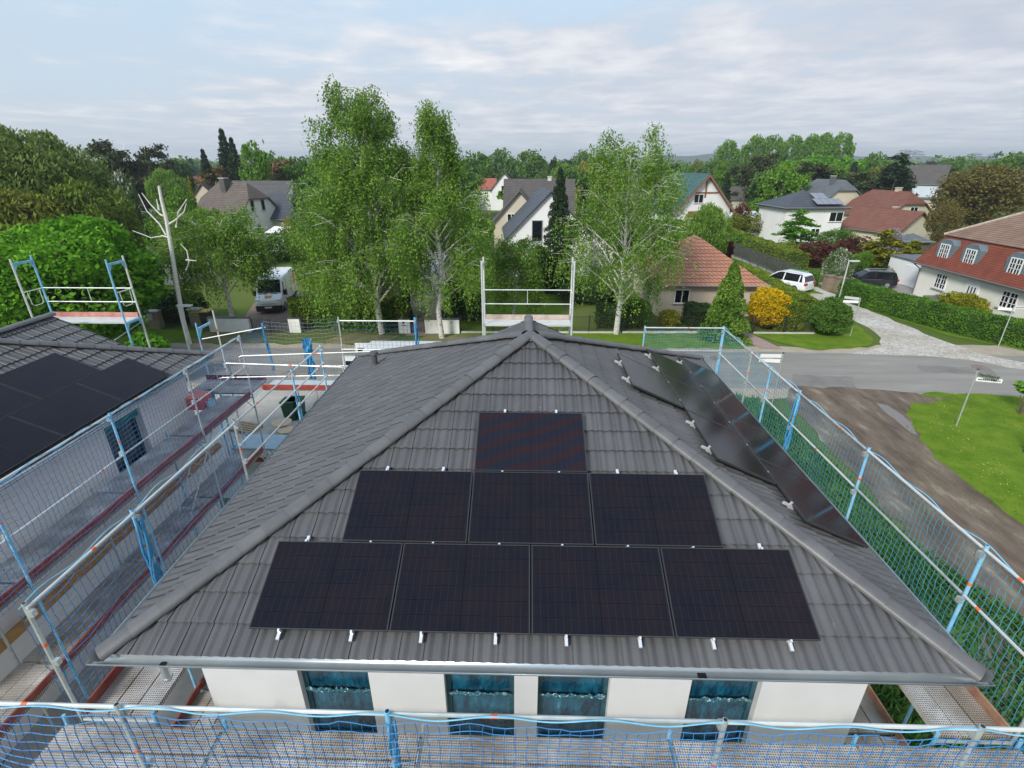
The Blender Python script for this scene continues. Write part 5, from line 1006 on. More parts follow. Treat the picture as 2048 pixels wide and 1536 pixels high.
# mid distance trees, each placed by where its top shows in the photograph
T = [
 ('sprucen', 1122, 328, 43, 120, 'spruce', 'dark ragged spruce between the white gable house and the forked birch'),
 ('round', 1060, 470, 41, 90, 'mid', 'green tree left of the car port'),
 ('bushn', 1180, 560, 40, 150, 'dark', 'dark garden trees behind the spruce foot'),
 ('bushn', 1000, 560, 46, 90, 'mid', 'garden shrubs left of the white gable house'),
 ('willow', 1420, 405, 52, 110, 'birch', 'pale green drooping tree left of the dark fence'),
 ('round', 1330, 430, 62, 130, 'fresh', 'leafy tree behind the bungalow chimney'),
 ('round', 1225, 400, 66, 110, 'mid', 'green tree between spruce and forked birch'),
 ('willowf', 1120, 358, 100, 100, 'lemon', 'left lemon yellow willow on the skyline centre'),
 ('willowf', 1175, 322, 120, 90, 'lemon', 'right lemon yellow willow on the skyline centre'),
 ('sprucef', 1078, 342, 95, 34, 'blue', 'small blue green spruce before the lemon willows'),
 ('oval', 1108, 312, 150, 30, 'dark', 'narrow dark conifer left of the lemon willows'),
 ('roundf', 1062, 296, 190, 70, 'mid', 'rounded skyline tree above the beige gable house'),
 ('roundf2', 1004, 294, 200, 70, 'far', 'skyline tree left of the rounded skyline tree'),
 ('roundf', 950, 300, 150, 80, 'mid', 'skyline tree right of the sparse birch top'),
 ('roundf2', 1165, 298, 240, 60, 'far', 'pale skyline tree behind the lemon willows'),
 ('roundf', 1205, 305, 240, 50, 'far', 'hazy skyline tree left of the forked birch top'),
 ('umbrella', 1040, 370, 80, 100, 'fresh', 'bright garden tree before the white far gable'),
 ('roundf', 920, 330, 110, 100, 'mid', 'green tree between the birches and the far gable'),
 ('poplar', 1459, 278, 230, 58, 'fresh', 'separate round poplar left of the poplar row'),
 ('poplar', 1516, 268, 240, 62, 'fresh', 'first poplar of the skyline row from the left'),
 ('poplar', 1551, 268, 240, 60, 'fresh', 'second poplar of the skyline row'),
 ('poplar', 1590, 268, 242, 58, 'fresh', 'third poplar of the skyline row'),
 ('poplar', 1628, 266, 238, 56, 'fresh', 'fourth poplar of the skyline row'),
 ('poplar', 1655, 263, 240, 60, 'fresh', 'fifth poplar of the skyline row'),
 ('poplar', 1688, 263, 236, 62, 'fresh', 'sixth and widest poplar at the right end of the skyline row'),
 ('roundf', 1640, 305, 170, 110, 'bright', 'bright green tree before the poplar row'),
 ('roundf2', 1700, 310, 165, 90, 'bright', 'bright green tree at the right foot of the poplar row'),
 ('roundf', 1580, 318, 165, 80, 'bright', 'bright green tree at the left foot of the poplar row'),
 ('pine', 1535, 308, 120, 80, 'pine', 'tall brownish pine left of centre below the poplars'),
 ('pine', 1630, 325, 120, 90, 'pine', 'broad brownish pine below the middle poplars'),
 ('pine', 1500, 330, 115, 50, 'pine', 'narrow pine left of the tall brownish pine'),
 ('umbrella', 1685, 338, 125, 70, 'olive', 'olive brown tree right of the broad pine'),
 ('pine', 1715, 345, 115, 80, 'pine', 'low pine right of the olive tree'),
 ('roundf', 1590, 350, 105, 60, 'dark', 'dark tree behind the lilac bush'),
 ('cedar', 1805, 305, 112, 130, 'spruce', 'large dark shaggy conifer behind the red roofed houses'),
 ('cedar', 1745, 360, 105, 70, 'pine', 'smaller dark conifer left of the shaggy conifer'),
 ('roundf2', 1755, 302, 170, 70, 'far', 'pale tree left of the large shaggy conifer top'),
 ('sprucef', 1457, 343, 88, 62, 'spruce', 'dark spruce right of the green roofed chalet'),
 ('oval', 1445, 318, 100, 40, 'mid', 'slim green tree above the dark spruce'),
 ('bush', 1488, 400, 84, 40, 'red', 'dark red tree beside the greenhouse'),
 ('bush', 1520, 392, 90, 60, 'fresh', 'fresh green shrubs behind the greenhouse'),
 ('bush', 1595, 366, 98, 60, 'lilac', 'pale lilac blossoming bush above the hip roof'),
 ('cedar', 1605, 418, 66, 120, 'bright', 'bright layered tree in front of the white hip roofed house'),
 ('round', 1680, 455, 62, 90, 'mid', 'green tree right of the layered tree'),
 ('bush', 1640, 478, 56, 100, 'red', 'dark red bushes behind the white estate car'),
 ('bush', 1575, 478, 58, 70, 'olive', 'olive bush above the far fence end'),
 ('bush', 1720, 470, 58, 90, 'red', 'dark red tree right of the white blossom'),
 ('bushn', 1688, 492, 46.6, 64, 'blossom', 'white blossoming magnolia behind the street lamp'),
 ('round', 1733, 500, 50, 42, 'fresh', 'small round green tree left of the golden conifer'),
 ('cedar', 1780, 458, 51, 135, 'gold', 'golden green layered conifer behind the black car'),
 ('cedar', 1832, 480, 55, 80, 'gold', 'second golden green conifer right behind the first'),
 ('bushn', 1770, 520, 50, 110, 'dark', 'dark shrubs behind the black car'),
 ('bush', 1790, 452, 62, 44, 'lilac', 'small lilac bush by the red roofed houses'),
 ('bush', 1700, 440, 80, 50, 'fresh', 'green bush between the hip roofed and red roofed houses'),
 ('round', 1962, 332, 84, 150, 'brown', 'wide brownish beech left of centre at the right edge'),
 ('round', 2000, 322, 80, 180, 'brown', 'tall brownish beech behind the mansard roof'),
 ('round', 1905, 395, 66, 70, 'brown', 'lower brownish tree beside the mansard roof'),
 ('roundf', 2040, 300, 150, 90, 'mid', 'green tree on the skyline at the right edge'),
 ('roundf', 1923, 310, 190, 36, 'mid', 'small round skyline tree above the far white house'),
 ('roundf2', 1965, 316, 200, 40, 'mid', 'small skyline tree left of the right edge tree'),
 ('roundf', 1842, 322, 190, 60, 'far', 'skyline tree above the far white roof'),
 # left half
 ('pine', 210, 282, 95, 110, 'pine', 'wide dark pine right of the tall willow'),
 ('pine', 300, 290, 112, 75, 'pine', 'dark flat topped pine right of the wind turbine'),
 ('roundf', 260, 318, 100, 80, 'brown', 'brownish tree below the wind turbine'),
 ('roundf2', 350, 315, 125, 60, 'dark', 'dark rounded tree right of the flat topped pine'),
 ('spruce', 440, 252, 108, 90, 'spruce', 'tall dark spruce with bare tip on the left skyline'),
 ('spruce', 460, 270, 106, 76, 'spruce', 'second dark spruce right beside the tallest spruce'),
 ('spruce', 403, 294, 104, 70, 'spruce', 'lower dark spruce left of the tallest spruce'),
 ('pine', 425, 335, 104, 70, 'rust', 'rusty brown pine behind the old tiled house'),
 ('roundf', 500, 276, 100, 70, 'fresh', 'bright oak right of the spruces on the left skyline'),
 ('roundf2', 540, 300, 112, 80, 'mid', 'green tree right of the bright oak'),
 ('pine', 560, 320, 108, 90, 'rust', 'rusty pine left of the tallest birch'),
 ('willowf', 475, 335, 110, 90, 'birch', 'drooping tree behind the two grey roofs'),
 ('roundf', 590, 310, 108, 80, 'mid', 'green tree directly left of the tallest birch'),
 ('spruce', 590, 362, 66, 84, 'blue', 'blue green spruce between the grey roofs and the tallest birch'),
 ('willow', 325, 335, 90, 90, 'birch', 'drooping green tree left of the old tiled house'),
 ('roundf', 232, 335, 66, 56, 'blossom', 'white candle flowering chestnut beside the willow'),
 ('roundf2', 245, 372, 62, 44, 'dark', 'dark tree below the flowering chestnut'),
 ('sprucef', 375, 350, 76, 26, 'gold', 'thin golden green conifer left of the old tiled roof'),
 ('oval', 352, 370, 66, 70, 'fresh', 'green tree behind the dead birch'),
 ('cone', 292, 455, 56, 16, 'dark', 'slim dark thuja left of the dead birch'),
 ('cone', 306, 470, 54, 12, 'dark', 'shorter slim thuja right beside the slim thuja'),
 ('oval', 298, 440, 58, 42, 'fresh', 'light green tree above the parked cars on the left'),
 ('willow', 410, 412, 52, 110, 'birch', 'soft green drooping tree in front of the old tiled roof'),
 ('bush', 560, 455, 58, 70, 'mid', 'green shrubs below the conservatory'),
 ('bush', 575, 428, 60, 34, 'gold', 'yellow green bush right of the conservatory'),
 ('roundf', 650, 330, 75, 150, 'mid', 'green tree mass behind the tallest birch'),
 ('roundf', 770, 280, 62, 120, 'birch', 'green crown between the two tall birches'),
 ('willowf', 690, 285, 60, 130, 'birch', 'full green crown behind the tallest birch trunk'),
 ('willowf', 845, 330, 56, 130, 'birch', 'full crown behind the sparse birch'),
 ('roundf', 940, 420, 54, 110, 'birch', 'leafy crown left of the white gable house'),
]
for a in T: tree(a[0], a[1], a[2], a[3], a[4], a[5], a[6])
# filler trees of the settlement, farther ones as repeated individuals
rg = np.random.default_rng(77); kinds = ['roundf', 'roundf2', 'oval', 'pine', 'sprucef', 'willowf', 'roundf', 'roundf2']; lf = ['mid', 'fresh', 'dark', 'far', 'birch', 'olive', 'pine', 'mid']; cnt = 0
for i in range(175):
    y = rg.uniform(95, 290); u = rg.uniform(-40, 2090); v = 325+rg.uniform(-4, 22) if y < 190 else 325+rg.uniform(-10, 8)
    k = kinds[rg.integers(len(kinds))]; l = {'pine': 'pine', 'sprucef': 'spruce'}.get(k, lf[rg.integers(len(lf))]); x, zt = W(u, v, y)
    if zt < 4 or (1800 < u < 1930 and y < 165) or (1370 < u < 1475 and y < 100): continue
    wpx = rg.uniform(7, 12)*FPX/(y+4)
    tree(k, u, v, y, wpx, l, 'leafy or needled tree among the far gardens beneath the skyline', group='far garden trees')
for i in range(70):
    y = rg.uniform(62, 95); u = rg.uniform(1180, 1860) if i % 2 else rg.uniform(230, 620); x, z_ = W(u, 420, y); 
    if any(abs(u-q) < w for q, w in ((475, 130), (1420, 50), (1620, 100), (1800, 90))): continue
    tree(['bush', 'roundf', 'roundf2'][i % 3], u, 400, y, rg.uniform(3, 6)*FPX/(y+4), ['mid', 'dark', 'fresh', 'olive', 'hedge'][i % 5], 'low green garden tree between the houses in the middle distance', group='middle distance garden trees', htop=rg.uniform(2.2, 4.2))
# far woodland nobody could count
P = []
for i in range(950):
    y = rg.uniform(290, 900)**1.0; x = rg.uniform(-1.15, 1.25)*y; h = rg.uniform(8, 13)*(1+0.25*math.sin(x*0.013+y*0.01)); w = rg.uniform(7, 13); m = 46
    q = rg.normal(0, 1, (m, 3)); q /= np.linalg.norm(q, axis=1, keepdims=True); P.append(np.array([x, y, h*0.55])+q*np.array([[w*0.5, w*0.5, h*0.45]]))
P = np.concatenate(P); V, F = leaves(P, 1.5, 1, 0.3, 5); o = link('distant_woodland', rawmesh('distant_woodland', V, F), LM['far']); tag(o, 'distant mass of green treetops along the horizon', 'woodland', kind='stuff')
# undergrowth and weeds on the strip beside the right scaffold
def tufts(name, poly, n, hgt, m, label, seed, wid=0.05):
    rg = np.random.default_rng(seed); poly = np.array([p[:2] for p in poly]); lo, hi = poly.min(0), poly.max(0); P = rg.uniform(lo, hi, (n*3, 2)); ins = np.zeros(len(P), bool); j = len(poly)-1
    for i in range(len(poly)):
        xi, yi = poly[i]; xj, yj = poly[j]; c = ((yi > P[:, 1]) != (yj > P[:, 1])) & (P[:, 0] < (xj-xi)*(P[:, 1]-yi)/(yj-yi+1e-9)+xi); ins ^= c; j = i
    dn = np.sin(P[:, 0]*1.7+np.sin(P[:, 1]*0.9)*2)+np.sin(P[:, 1]*1.3+P[:, 0]*0.4); P = P[ins & (dn > rg.uniform(-2.6, 0.9, len(P)))][:n]; k = len(P)
    a = rg.uniform(0, 6.283, k); hh = hgt*rg.uniform(0.4, 1.5, k); w = wid*rg.uniform(0.6, 1.4, k); lean = rg.normal(0, 0.5, (k, 2))*hh[:, None]
    b0 = np.stack([P[:, 0]-w*np.cos(a), P[:, 1]-w*np.sin(a), np.full(k, 0.0)], 1); b1 = np.stack([P[:, 0]+w*np.cos(a), P[:, 1]+w*np.sin(a), np.full(k, 0.0)], 1)
    t1 = np.stack([P[:, 0]+lean[:, 0]+w*0.3*np.cos(a), P[:, 1]+lean[:, 1]+w*.3*np.sin(a), hh], 1); t0 = np.stack([P[:, 0]+lean[:, 0]-w*0.3*np.cos(a), P[:, 1]+lean[:, 1]-w*.3*np.sin(a), hh], 1)
    V = np.stack([b0, b1, t1, t0], 1).reshape(-1, 3); V[:, 2] += 0.01; o = link(name, rawmesh(name, V, np.arange(4*k).reshape(-1, 4)), m); return tag(o, label, 'weeds', kind='stuff')
strip = [G(1440, 790), G(1520, 800), G(1580, 850), G(1690, 960), G(1790, 1060), G(1890, 1140), G(1990, 1210), G(2120, 1290), (13, -8), (6.6, -8), (6.6, 14), (8.0, 16.5)]
tufts('weeds', strip, 42000, 0.20, leafmat('weed_leaves', [(0.035, 0.10, 0.02), (0.07, 0.17, 0.035), (0.13, 0.24, 0.06)], 0.3, 0.5), 'thick green weeds and grass on the strip beside the right scaffold', 3, 0.045)
tufts('grass_tufts', lawnp, 22000, 0.035, leafmat('lawn_blades', [(0.09, 0.17, 0.02), (0.14, 0.22, 0.03), (0.22, 0.28, 0.05)], 0.3, 0.4), 'short grass of the corner lawn', 4, 0.018)
def flowers(poly, n, label, name, seed, m):
    rg = np.random.default_rng(seed); P = []
    for i in range(n): t = rg.uniform(0, 1); k = rg.integers(len(poly)-1); a = np.array(poly[k][:2]); b = np.array(poly[k+1][:2]); q = a+(b-a)*t+rg.normal(0, 0.35, 2)+np.array((0.5, 0.1)); P.append((q[0], q[1], 0.10))
    V, F = leaves(np.array(P), 0.022, 1, 2.0, seed); tag(link(name, rawmesh(name, V, F), m), label, 'flowers', kind='stuff')
flowers([G(1850, 800), G(1870, 860), G(1930, 920), G(1990, 975), G(2060, 1030)], 120, 'pale yellow flowers along the edge of the corner lawn', 'dandelions', 3, mat('pale_yellow_petals', (0.75, 0.68, 0.25), rough=0.8))
flowers([(6.9, 1.2), (7.0, 3.2), (7.6, 0.0), (8, -1)], 160, 'yellow flowers in the weeds near the scaffold foot', 'yellow_flowers', 4, mat('yellow_petals', (0.70, 0.60, 0.05), rough=0.8))

# ---------------------------------------------------------------- houses
def roofmat(name, c1, c2, row=0.17, col=0.0, rough=0.8, patch=None, axis='x'):
    m = mat(name, c1, c2, 1.1, rough, detail=7, col3=patch)
    t = m.node_tree; b = t.nodes['Principled BSDF']; src = b.inputs['Base Color'].links[0].from_socket; co = t.nodes.new('ShaderNodeTexCoord'); sp = t.nodes.new('ShaderNodeSeparateXYZ'); t.links.new(co.outputs['Object'], sp.inputs[0])
    def line(s, per, w):
        a = t.nodes.new('ShaderNodeMath'); a.operation = 'DIVIDE'; a.inputs[1].default_value = per; t.links.new(s, a.inputs[0]); f = t.nodes.new('ShaderNodeMath'); f.operation = 'FRACT'; t.links.new(a.outputs[0], f.inputs[0])
        g = t.nodes.new('ShaderNodeMath'); g.operation = 'LESS_THAN'; g.inputs[1].default_value = w; t.links.new(f.outputs[0], g.inputs[0]); return g.outputs[0]
    l = line(sp.outputs[2], row, 0.22)
    if col:
        ad = t.nodes.new('ShaderNodeMath'); ad.operation = 'ADD'; t.links.new(sp.outputs[0], ad.inputs[0]); t.links.new(sp.outputs[1], ad.inputs[1]); l2 = line(ad.outputs[0], col, 0.16)
        mxx = t.nodes.new('ShaderNodeMath'); mxx.operation = 'MAXIMUM'; t.links.new(l, mxx.inputs[0]); t.links.new(l2, mxx.inputs[1]); l = mxx.outputs[0]
    q = t.nodes.new('ShaderNodeMix'); q.data_type = 'RGBA'; t.links.new(l, q.inputs[0]); t.links.new(src, q.inputs[6]); q.inputs[7].default_value = (c1[0]*0.5, c1[1]*0.5, c1[2]*0.5, 1)
    t.links.new(q.outputs[2], b.inputs['Base Color']); bp = t.nodes.new('ShaderNodeBump'); bp.invert = True; bp.inputs['Distance'].default_value = 0.03; bp.inputs['Strength'].default_value = 0.6; t.links.new(l, bp.inputs['Height']); t.links.new(bp.outputs[0], b.inputs['Normal']); return m
WALLW = mat('white_house_render', (0.82, 0.82, 0.80), (0.74, 0.74, 0.72), 0.4, 0.9); WALLC = mat('cream_render', (0.60, 0.55, 0.42), (0.54, 0.49, 0.37), 0.5, 0.9); WALLB = mat('beige_render', (0.56, 0.48, 0.38), (0.50, 0.43, 0.34), 0.5, 0.9)
WALLO = mat('off_white_render', (0.78, 0.76, 0.68), (0.72, 0.70, 0.62), 0.4, 0.9)
RANT = roofmat('anthracite_tiles', (0.050, 0.058, 0.072), (0.072, 0.08, 0.094), 0.20, 0.0, 0.55); RGREY = roofmat('grey_brown_tiles', (0.085, 0.075, 0.068), (0.12, 0.108, 0.10), 0.20)
ROLD = roofmat('old_lichened_tiles', (0.13, 0.105, 0.09), (0.19, 0.155, 0.13), 0.22, 0.30, 0.9, (0.34, 0.31, 0.26)); RDK = roofmat('dark_grey_tiles', (0.085, 0.08, 0.08), (0.11, 0.105, 0.105), 0.2)
RORG = roofmat('orange_clay_tiles', (0.36, 0.155, 0.095), (0.47, 0.225, 0.14), 0.22, 0.34, 0.8, (0.42, 0.30, 0.20)); RBRN = roofmat('red_brown_tiles', (0.17, 0.065, 0.045), (0.22, 0.09, 0.06), 0.2); RRED = roofmat('red_tiles', (0.36, 0.10, 0.07), (0.42, 0.14, 0.09), 0.2)
RGRN = roofmat('green_tiles', (0.045, 0.11, 0.105), (0.07, 0.15, 0.14), 0.2); RSLT = roofmat('slate_grey_roof', (0.11, 0.125, 0.135), (0.15, 0.165, 0.175), 0.2)
def house(name, label, c, w, d, hw, kind, rh, wm, rm, over=0.35, rz=0.0, wins=(), chim=None, cat='house', halfhip=0.0, doors=(), plinth=0.0, group=None, gutt=True):
    """w along local x, d along local y; wins = (face, centre, sill, width, height, style)"""
    t = thing(name, label, cat, (c[0], c[1], 0), rz, group); mb = MB(); x, y = w/2, d/2
    mb.box(-x, x, -y, y, plinth, hw)
    if kind in ('gy', 'gx') and halfhip:
        o_ = over; hx_ = x if kind == 'gy' else y; sl_ = rh/hx_; zt_ = hw-o_*sl_+(rh+o_*sl_)*0.55; q_ = hx_-(zt_-hw)/sl_-0.1
        prof_ = [(-hx_, hw), (hx_, hw), (q_, zt_), (-q_, zt_)]
        if kind == 'gy': mb.extr([(p_, -y, z_) for p_, z_ in prof_], (0, d, 0))
        else: mb.extr([(-x, p_, z_) for p_, z_ in prof_], (w, 0, 0))
    elif kind == 'gy': mb.extr([(-x, -y, hw), (x, -y, hw), (0, -y, hw+rh-0.12)], (0, d, 0))
    elif kind == 'gx': mb.extr([(-x, -y, hw), (-x, y, hw), (-x, 0, hw+rh-0.12)], (w, 0, 0))
    mb.build('wall', wm, t, local=True)
    if plinth: mb = MB(); mb.box(-x-0.04, x+0.04, -y-0.04, y+0.04, 0, plinth); mb.build('plinth', mat('grey_plinth', (0.38, 0.37, 0.34), (0.44, 0.43, 0.40), 2, 0.9), t, local=True)
    mb = MB(); th = 0.16; o = over
    if kind in ('gy', 'gx'):
        sl = rh/((x if kind == 'gy' else y)); hh = halfhip
        for s in (-1, 1):
            if kind == 'gy': X = x+o; pts = [(s*X, -y-o, hw-o*sl), (0, -y-o+hh, hw+rh), (0, y+o-hh, hw+rh), (s*X, y+o, hw-o*sl)]; 
            else: X = y+o; pts = [(-x-o, s*X, hw-o*sl), (-x-o+hh, 0, hw+rh), (x+o-hh, 0, hw+rh), (x+o, s*X, hw-o*sl)]
            if hh:
                f = 0.55
                if kind == 'gy': pts = [(s*X, -y-o, hw-o*sl), (s*X*(1-f), -y-o, hw-o*sl+(rh+o*sl)*f), (0, -y-o+hh, hw+rh), (0, y+o-hh, hw+rh), (s*X*(1-f), y+o, hw-o*sl+(rh+o*sl)*f), (s*X, y+o, hw-o*sl)]
                else: pts = [(-x-o, s*X, hw-o*sl), (-x-o, s*X*(1-f), hw-o*sl+(rh+o*sl)*f), (-x-o+hh, 0, hw+rh), (x+o-hh, 0, hw+rh), (x+o, s*X*(1-f), hw-o*sl+(rh+o*sl)*f), (x+o, s*X, hw-o*sl)]
            mb.extr(pts, (0, 0, th))
        if hh:
            f = 0.55; zt = hw-o*sl+(rh+o*sl)*f
            for s in (-1, 1):
                if kind == 'gy': X = x+o; mb.extr([(-X*(1-f), s*(y+o), zt+0.003), (X*(1-f), s*(y+o), zt+0.003), (0, s*(y+o-hh), hw+rh+0.003)], (0, 0, th))
                else: X = y+o; mb.extr([(s*(x+o), -X*(1-f), zt+0.003), (s*(x+o), X*(1-f), zt+0.003), (s*(x+o-hh), 0, hw+rh+0.003)], (0, 0, th))
    elif kind == 'hip':
        X, Y = x+o, y+o; r_ = max(0, Y-X) if Y >= X else 0; q = max(0, X-Y); z = hw
        A_ = [(-X, -Y, z), (X, -Y, z), (X, Y, z), (-X, Y, z)]; B_ = [(-q, -r_, z+rh), (q, r_, z+rh)] if (q or r_) else [(0, 0, z+rh)]*2
        B_ = [(-q, -r_, z+rh), (q, r_, z+rh)]
        vs = A_+B_
        if q > 0: fs = [(0, 1, 5, 4), (2, 3, 4, 5), (1, 2, 5), (3, 0, 4)]
        else: fs = [(0, 1, 4), (1, 2, 5, 4), (2, 3, 5), (3, 0, 4, 5)]
        if q == 0 and r_ == 0: vs = A_+[(0, 0, z+rh)]; fs = [(0, 1, 4), (1, 2, 4), (2, 3, 4), (3, 0, 4)]
        mb.add(vs, fs+[(3, 2, 1, 0)])
        mb.box(-X+0.02, X-0.02, -Y+0.02, Y-0.02, z-0.14, z-0.004)
    elif kind == 'flat': mb.box(-x-o, x+o, -y-o, y+o, hw+0.003, hw+0.25)
    elif kind == 'shed': mb.extr([(-x-o, -y-o, hw), (x+o, -y-o, hw), (x+o, y+o, hw+rh), (-x-o, y+o, hw+rh)], (0, 0, 0.12))
    rf = mb.build('roof', rm, t, local=True)
    if chim:
        for cc in (chim if isinstance(chim[0], (tuple, list)) else [chim]):
            cx_, cy_, cz, cw = cc[:4]; mb = MB(); mb.box(cx_-cw/2, cx_+cw/2, cy_-cw/2, cy_+cw/2, hw+0.3, cz); mb.build('chimney', cc[4] if len(cc) > 4 else mat('brick_chimney', (0.30, 0.16, 0.11), rough=0.9), rf, local=True)
            mb = MB(); mb.box(cx_-cw/2-0.06, cx_+cw/2+0.06, cy_-cw/2-0.06, cy_+cw/2+0.06, cz, cz+0.1); mb.build('chimney_cap', mat('pale_cap', (0.5, 0.5, 0.5), rough=0.8), rf, local=True)
    if gutt and kind in ('gy', 'hip', 'gx'):
        mb = MB(); zz = hw-(o*rh/(x if kind == 'gy' else y) if kind != 'hip' else 0)
        if kind in ('gy', 'hip'):
            for s in (-1, 1): mb.tube([(s*(x+o+0.06), -y-o, zz+0.02), (s*(x+o+0.06), y+o, zz+0.02)], 0.06, 6)
        if kind in ('gx', 'hip'):
            for s in (-1, 1): mb.tube([(-x-o, s*(y+o+0.06), zz+0.02), (x+o, s*(y+o+0.06), zz+0.02)], 0.06, 6)
        mb.build('gutter', mat('grey_gutter', (0.20, 0.21, 0.22), rough=0.5), rf, local=True)
    for wi in wins: window(t, x, y, *wi)
    for (face, cc, dw, dh, dm) in doors:
        mb = MB(); fb(mb, face, x, y, cc-dw/2, cc+dw/2, 0.02, dh, -0.01, 0.05); dr = mb.build('door', dm, t, local=True); mb = MB(); fb(mb, face, x, y, cc+dw*0.35, cc+dw*0.35+0.04, 0.95, 1.1, 0.05, 0.09); mb.build('handle', darkg, dr, local=True)
    return t
def fb(mb, face, x, y, a, b, z0, z1, d0, d1):
    if face == 'f': mb.box(a, b, -y-d1, -y-d0, z0, z1)
    elif face == 'b': mb.box(a, b, y+d0, y+d1, z0, z1)
    elif face == 'l': mb.box(-x-d1, -x-d0, a, b, z0, z1)
    else: mb.box(x+d0, x+d1, a, b, z0, z1)
def window(t, x, y, face, c, z, w, h, style='plain'):
    mb = MB(); f = 0.07
    for a, b, q, e in ((c-w/2, c+w/2, z, z+f), (c-w/2, c+w/2, z+h-f, z+h), (c-w/2, c-w/2+f, z+f, z+h-f), (c+w/2-f, c+w/2, z+f, z+h-f)): fb(mb, face, x, y, a, b, q, e, -0.005, 0.05)
    if style in ('plain', 'cross', 'lattice') and w > 0.8: fb(mb, face, x, y, c-0.035, c+0.035, z+f, z+h-f, -0.005, 0.045)
    if style == 'lattice':
        for k in (1, 2): fb(mb, face, x, y, c-w/2+f, c+w/2-f, z+h*k/3-0.02, z+h*k/3+0.02, -0.005, 0.035)
        for s in (-1, 1): fb(mb, face, x, y, c+s*w/4-0.018, c+s*w/4+0.018, z+f, z+h-f, -0.005, 0.032)
    fm = whitep if style != 'grey' else mat('grey_window_frame', (0.25, 0.30, 0.30), rough=0.5)
    o = mb.build('window', fm, t, local=True); mb = MB(); fb(mb, face, x, y, c-w/2+f, c+w/2-f, z+f, z+h-f, -0.003, 0.012); mb.build('pane', glass, o, local=True)
    mb = MB(); fb(mb, face, x, y, c-w/2-0.08, c+w/2+0.08, z-0.05, z-0.002, 0.0, 0.14); mb.build('sill', mat('window_sill', (0.45, 0.46, 0.46), rough=0.6), o, local=True); return o
x0, z0_ = W(1348, 607, 34.6)
house('bungalow', 'beige bungalow with orange tiled hip roof behind the railing', (13.9, 39.2), 7.6, 9.2, 2.45, 'hip', 3.0, WALLB, RORG, 0.5, wins=(('f', 11.9-13.9, 1.0, 1.15, 1.1, 'plain'), ('l', -2, 1.0, 1.1, 1.1)), chim=(-2.5, 0.3, 6.0, 0.55, WALLW))
mb = MB(); mb.box(11.25, 12.5, 34.50, 34.58, 2.02, 2.2); 
house('bungalow', 'long low white bungalow behind the tallest birches', (-12.4, 39.5), 9.0, 10.4, 2.9, 'hip', 2.2, WALLO, mat('pale_roof', (0.40, 0.42, 0.42), (0.48, 0.50, 0.50), 1, 0.8), 0.35, wins=(('f', 3.0, 1.0, 0.95, 1.5, 'cross'), ('f', -1.0, 1.0, 0.9, 1.4, 'cross'), ('f', -3.2, 1.0, 0.9, 1.4, 'cross'), ('r', -2.5, 1.1, 1.0, 1.2), ('r', 1.5, 1.1, 1.0, 1.2)), plinth=0.75)
house('gable_house', 'white gable house with steep anthracite roof, tall window, spruce at its right', (2.0, 54.8), 8.6, 10.6, 4.0, 'gy', 4.3, WALLW, RANT, 0.3, rz=R(4), wins=(('f', -1.35, 3.55, 1.1, 2.1, 'grey'), ('f', -2.0, 1.6, 0.9, 1.3, 'grey'), ('f', 0.6, 6.2, 1.1, 0.9, 'grey'), ('f', 2.4, 3.6, 1.1, 2.1, 'grey')))
t = thing('carport', 'flat roofed carport in front of the white gable house', 'carport', (1.2, 47.4, 0)); mb = MB(); mb.box(-0.6, 3.4, 45.4, 49.4, 2.2, 2.45); mb.build('roof', mat('gravel_roof', (0.25, 0.21, 0.18), (0.33, 0.29, 0.25), 3, 0.9), t); mb = MB(); mb.box(-0.64, 3.44, 45.34, 45.4, 2.14, 2.5); mb.build('fascia', mat('pale_fascia', (0.42, 0.46, 0.50), rough=0.6), t)
for a, b in ((-0.5, 45.5), (3.3, 45.5), (-0.5, 49.2), (3.3, 49.2)): mb = MB(); mb.box(a-0.06, a+0.06, b-0.06, b+0.06, 0, 2.2); mb.build('post', darkg, t)
house('gable_house', 'cream gable house with dark brown roof behind the white gable house', (-0.9, 64.5), 6.2, 9, 4.4, 'gy', 3.4, WALLC, RGREY, 0.35, wins=(('f', -1.0, 4.0, 1.0, 1.35),))
house('gable_house', 'dark brown roofed house range behind the cream gable house', (1.6, 70), 9.0, 8.0, 4.6, 'gx', 4.2, WALLC, RGREY, 0.3, chim=(1.4, 0, 9.2, 0.5, galvw))
house('gable_house', 'white gabled house with old lichened tile roof on the left', (-43.6, 75.5), 8.2, 8.6, 3.8, 'gx', 4.4, WALLW, ROLD, 0.3, rz=R(-16), halfhip=1.8, wins=(('r', -1.3, 4.5, 0.7, 1.5, 'grey'), ('r', 0.8, 4.5, 0.7, 1.5, 'grey'), ('r', -0.8, 1.2, 0.8, 1.3, 'grey')), chim=(-0.6, -0.9, 8.9, 0.9, RDK))
mb = MB()
house('house_annex', 'white annex with anthracite roof right of the old lichened roof', (-36.2, 79.0), 8.6, 6.5, 3.4, 'gx', 3.0, WALLC, RANT, 0.4, rz=R(-16), wins=(('f', 1.2, 0.6, 1.6, 1.9, 'grey'),))
t = thing('conservatory', 'white conservatory with pale awning beside the annex', 'conservatory', (-33.0, 66.4, 0)); mb = MB(); mb.box(-34.8, -31.4, 65.0, 68, 0, 1.0); mb.build('base_wall', WALLW, t); mb = MB(); mb.box(-34.7, -31.5, 65.1, 67.9, 1.0, 2.4); mb.build('glazing', mat('pale_glass', (0.35, 0.42, 0.40), rough=0.15), t); mb = MB(); mb.extr([(-34.9, 64.9, 2.4), (-31.3, 64.9, 2.4), (-31.3, 68.1, 2.9), (-34.9, 68.1, 2.9)], (0, 0, 0.06)); mb.build('roof', WALLW, t)
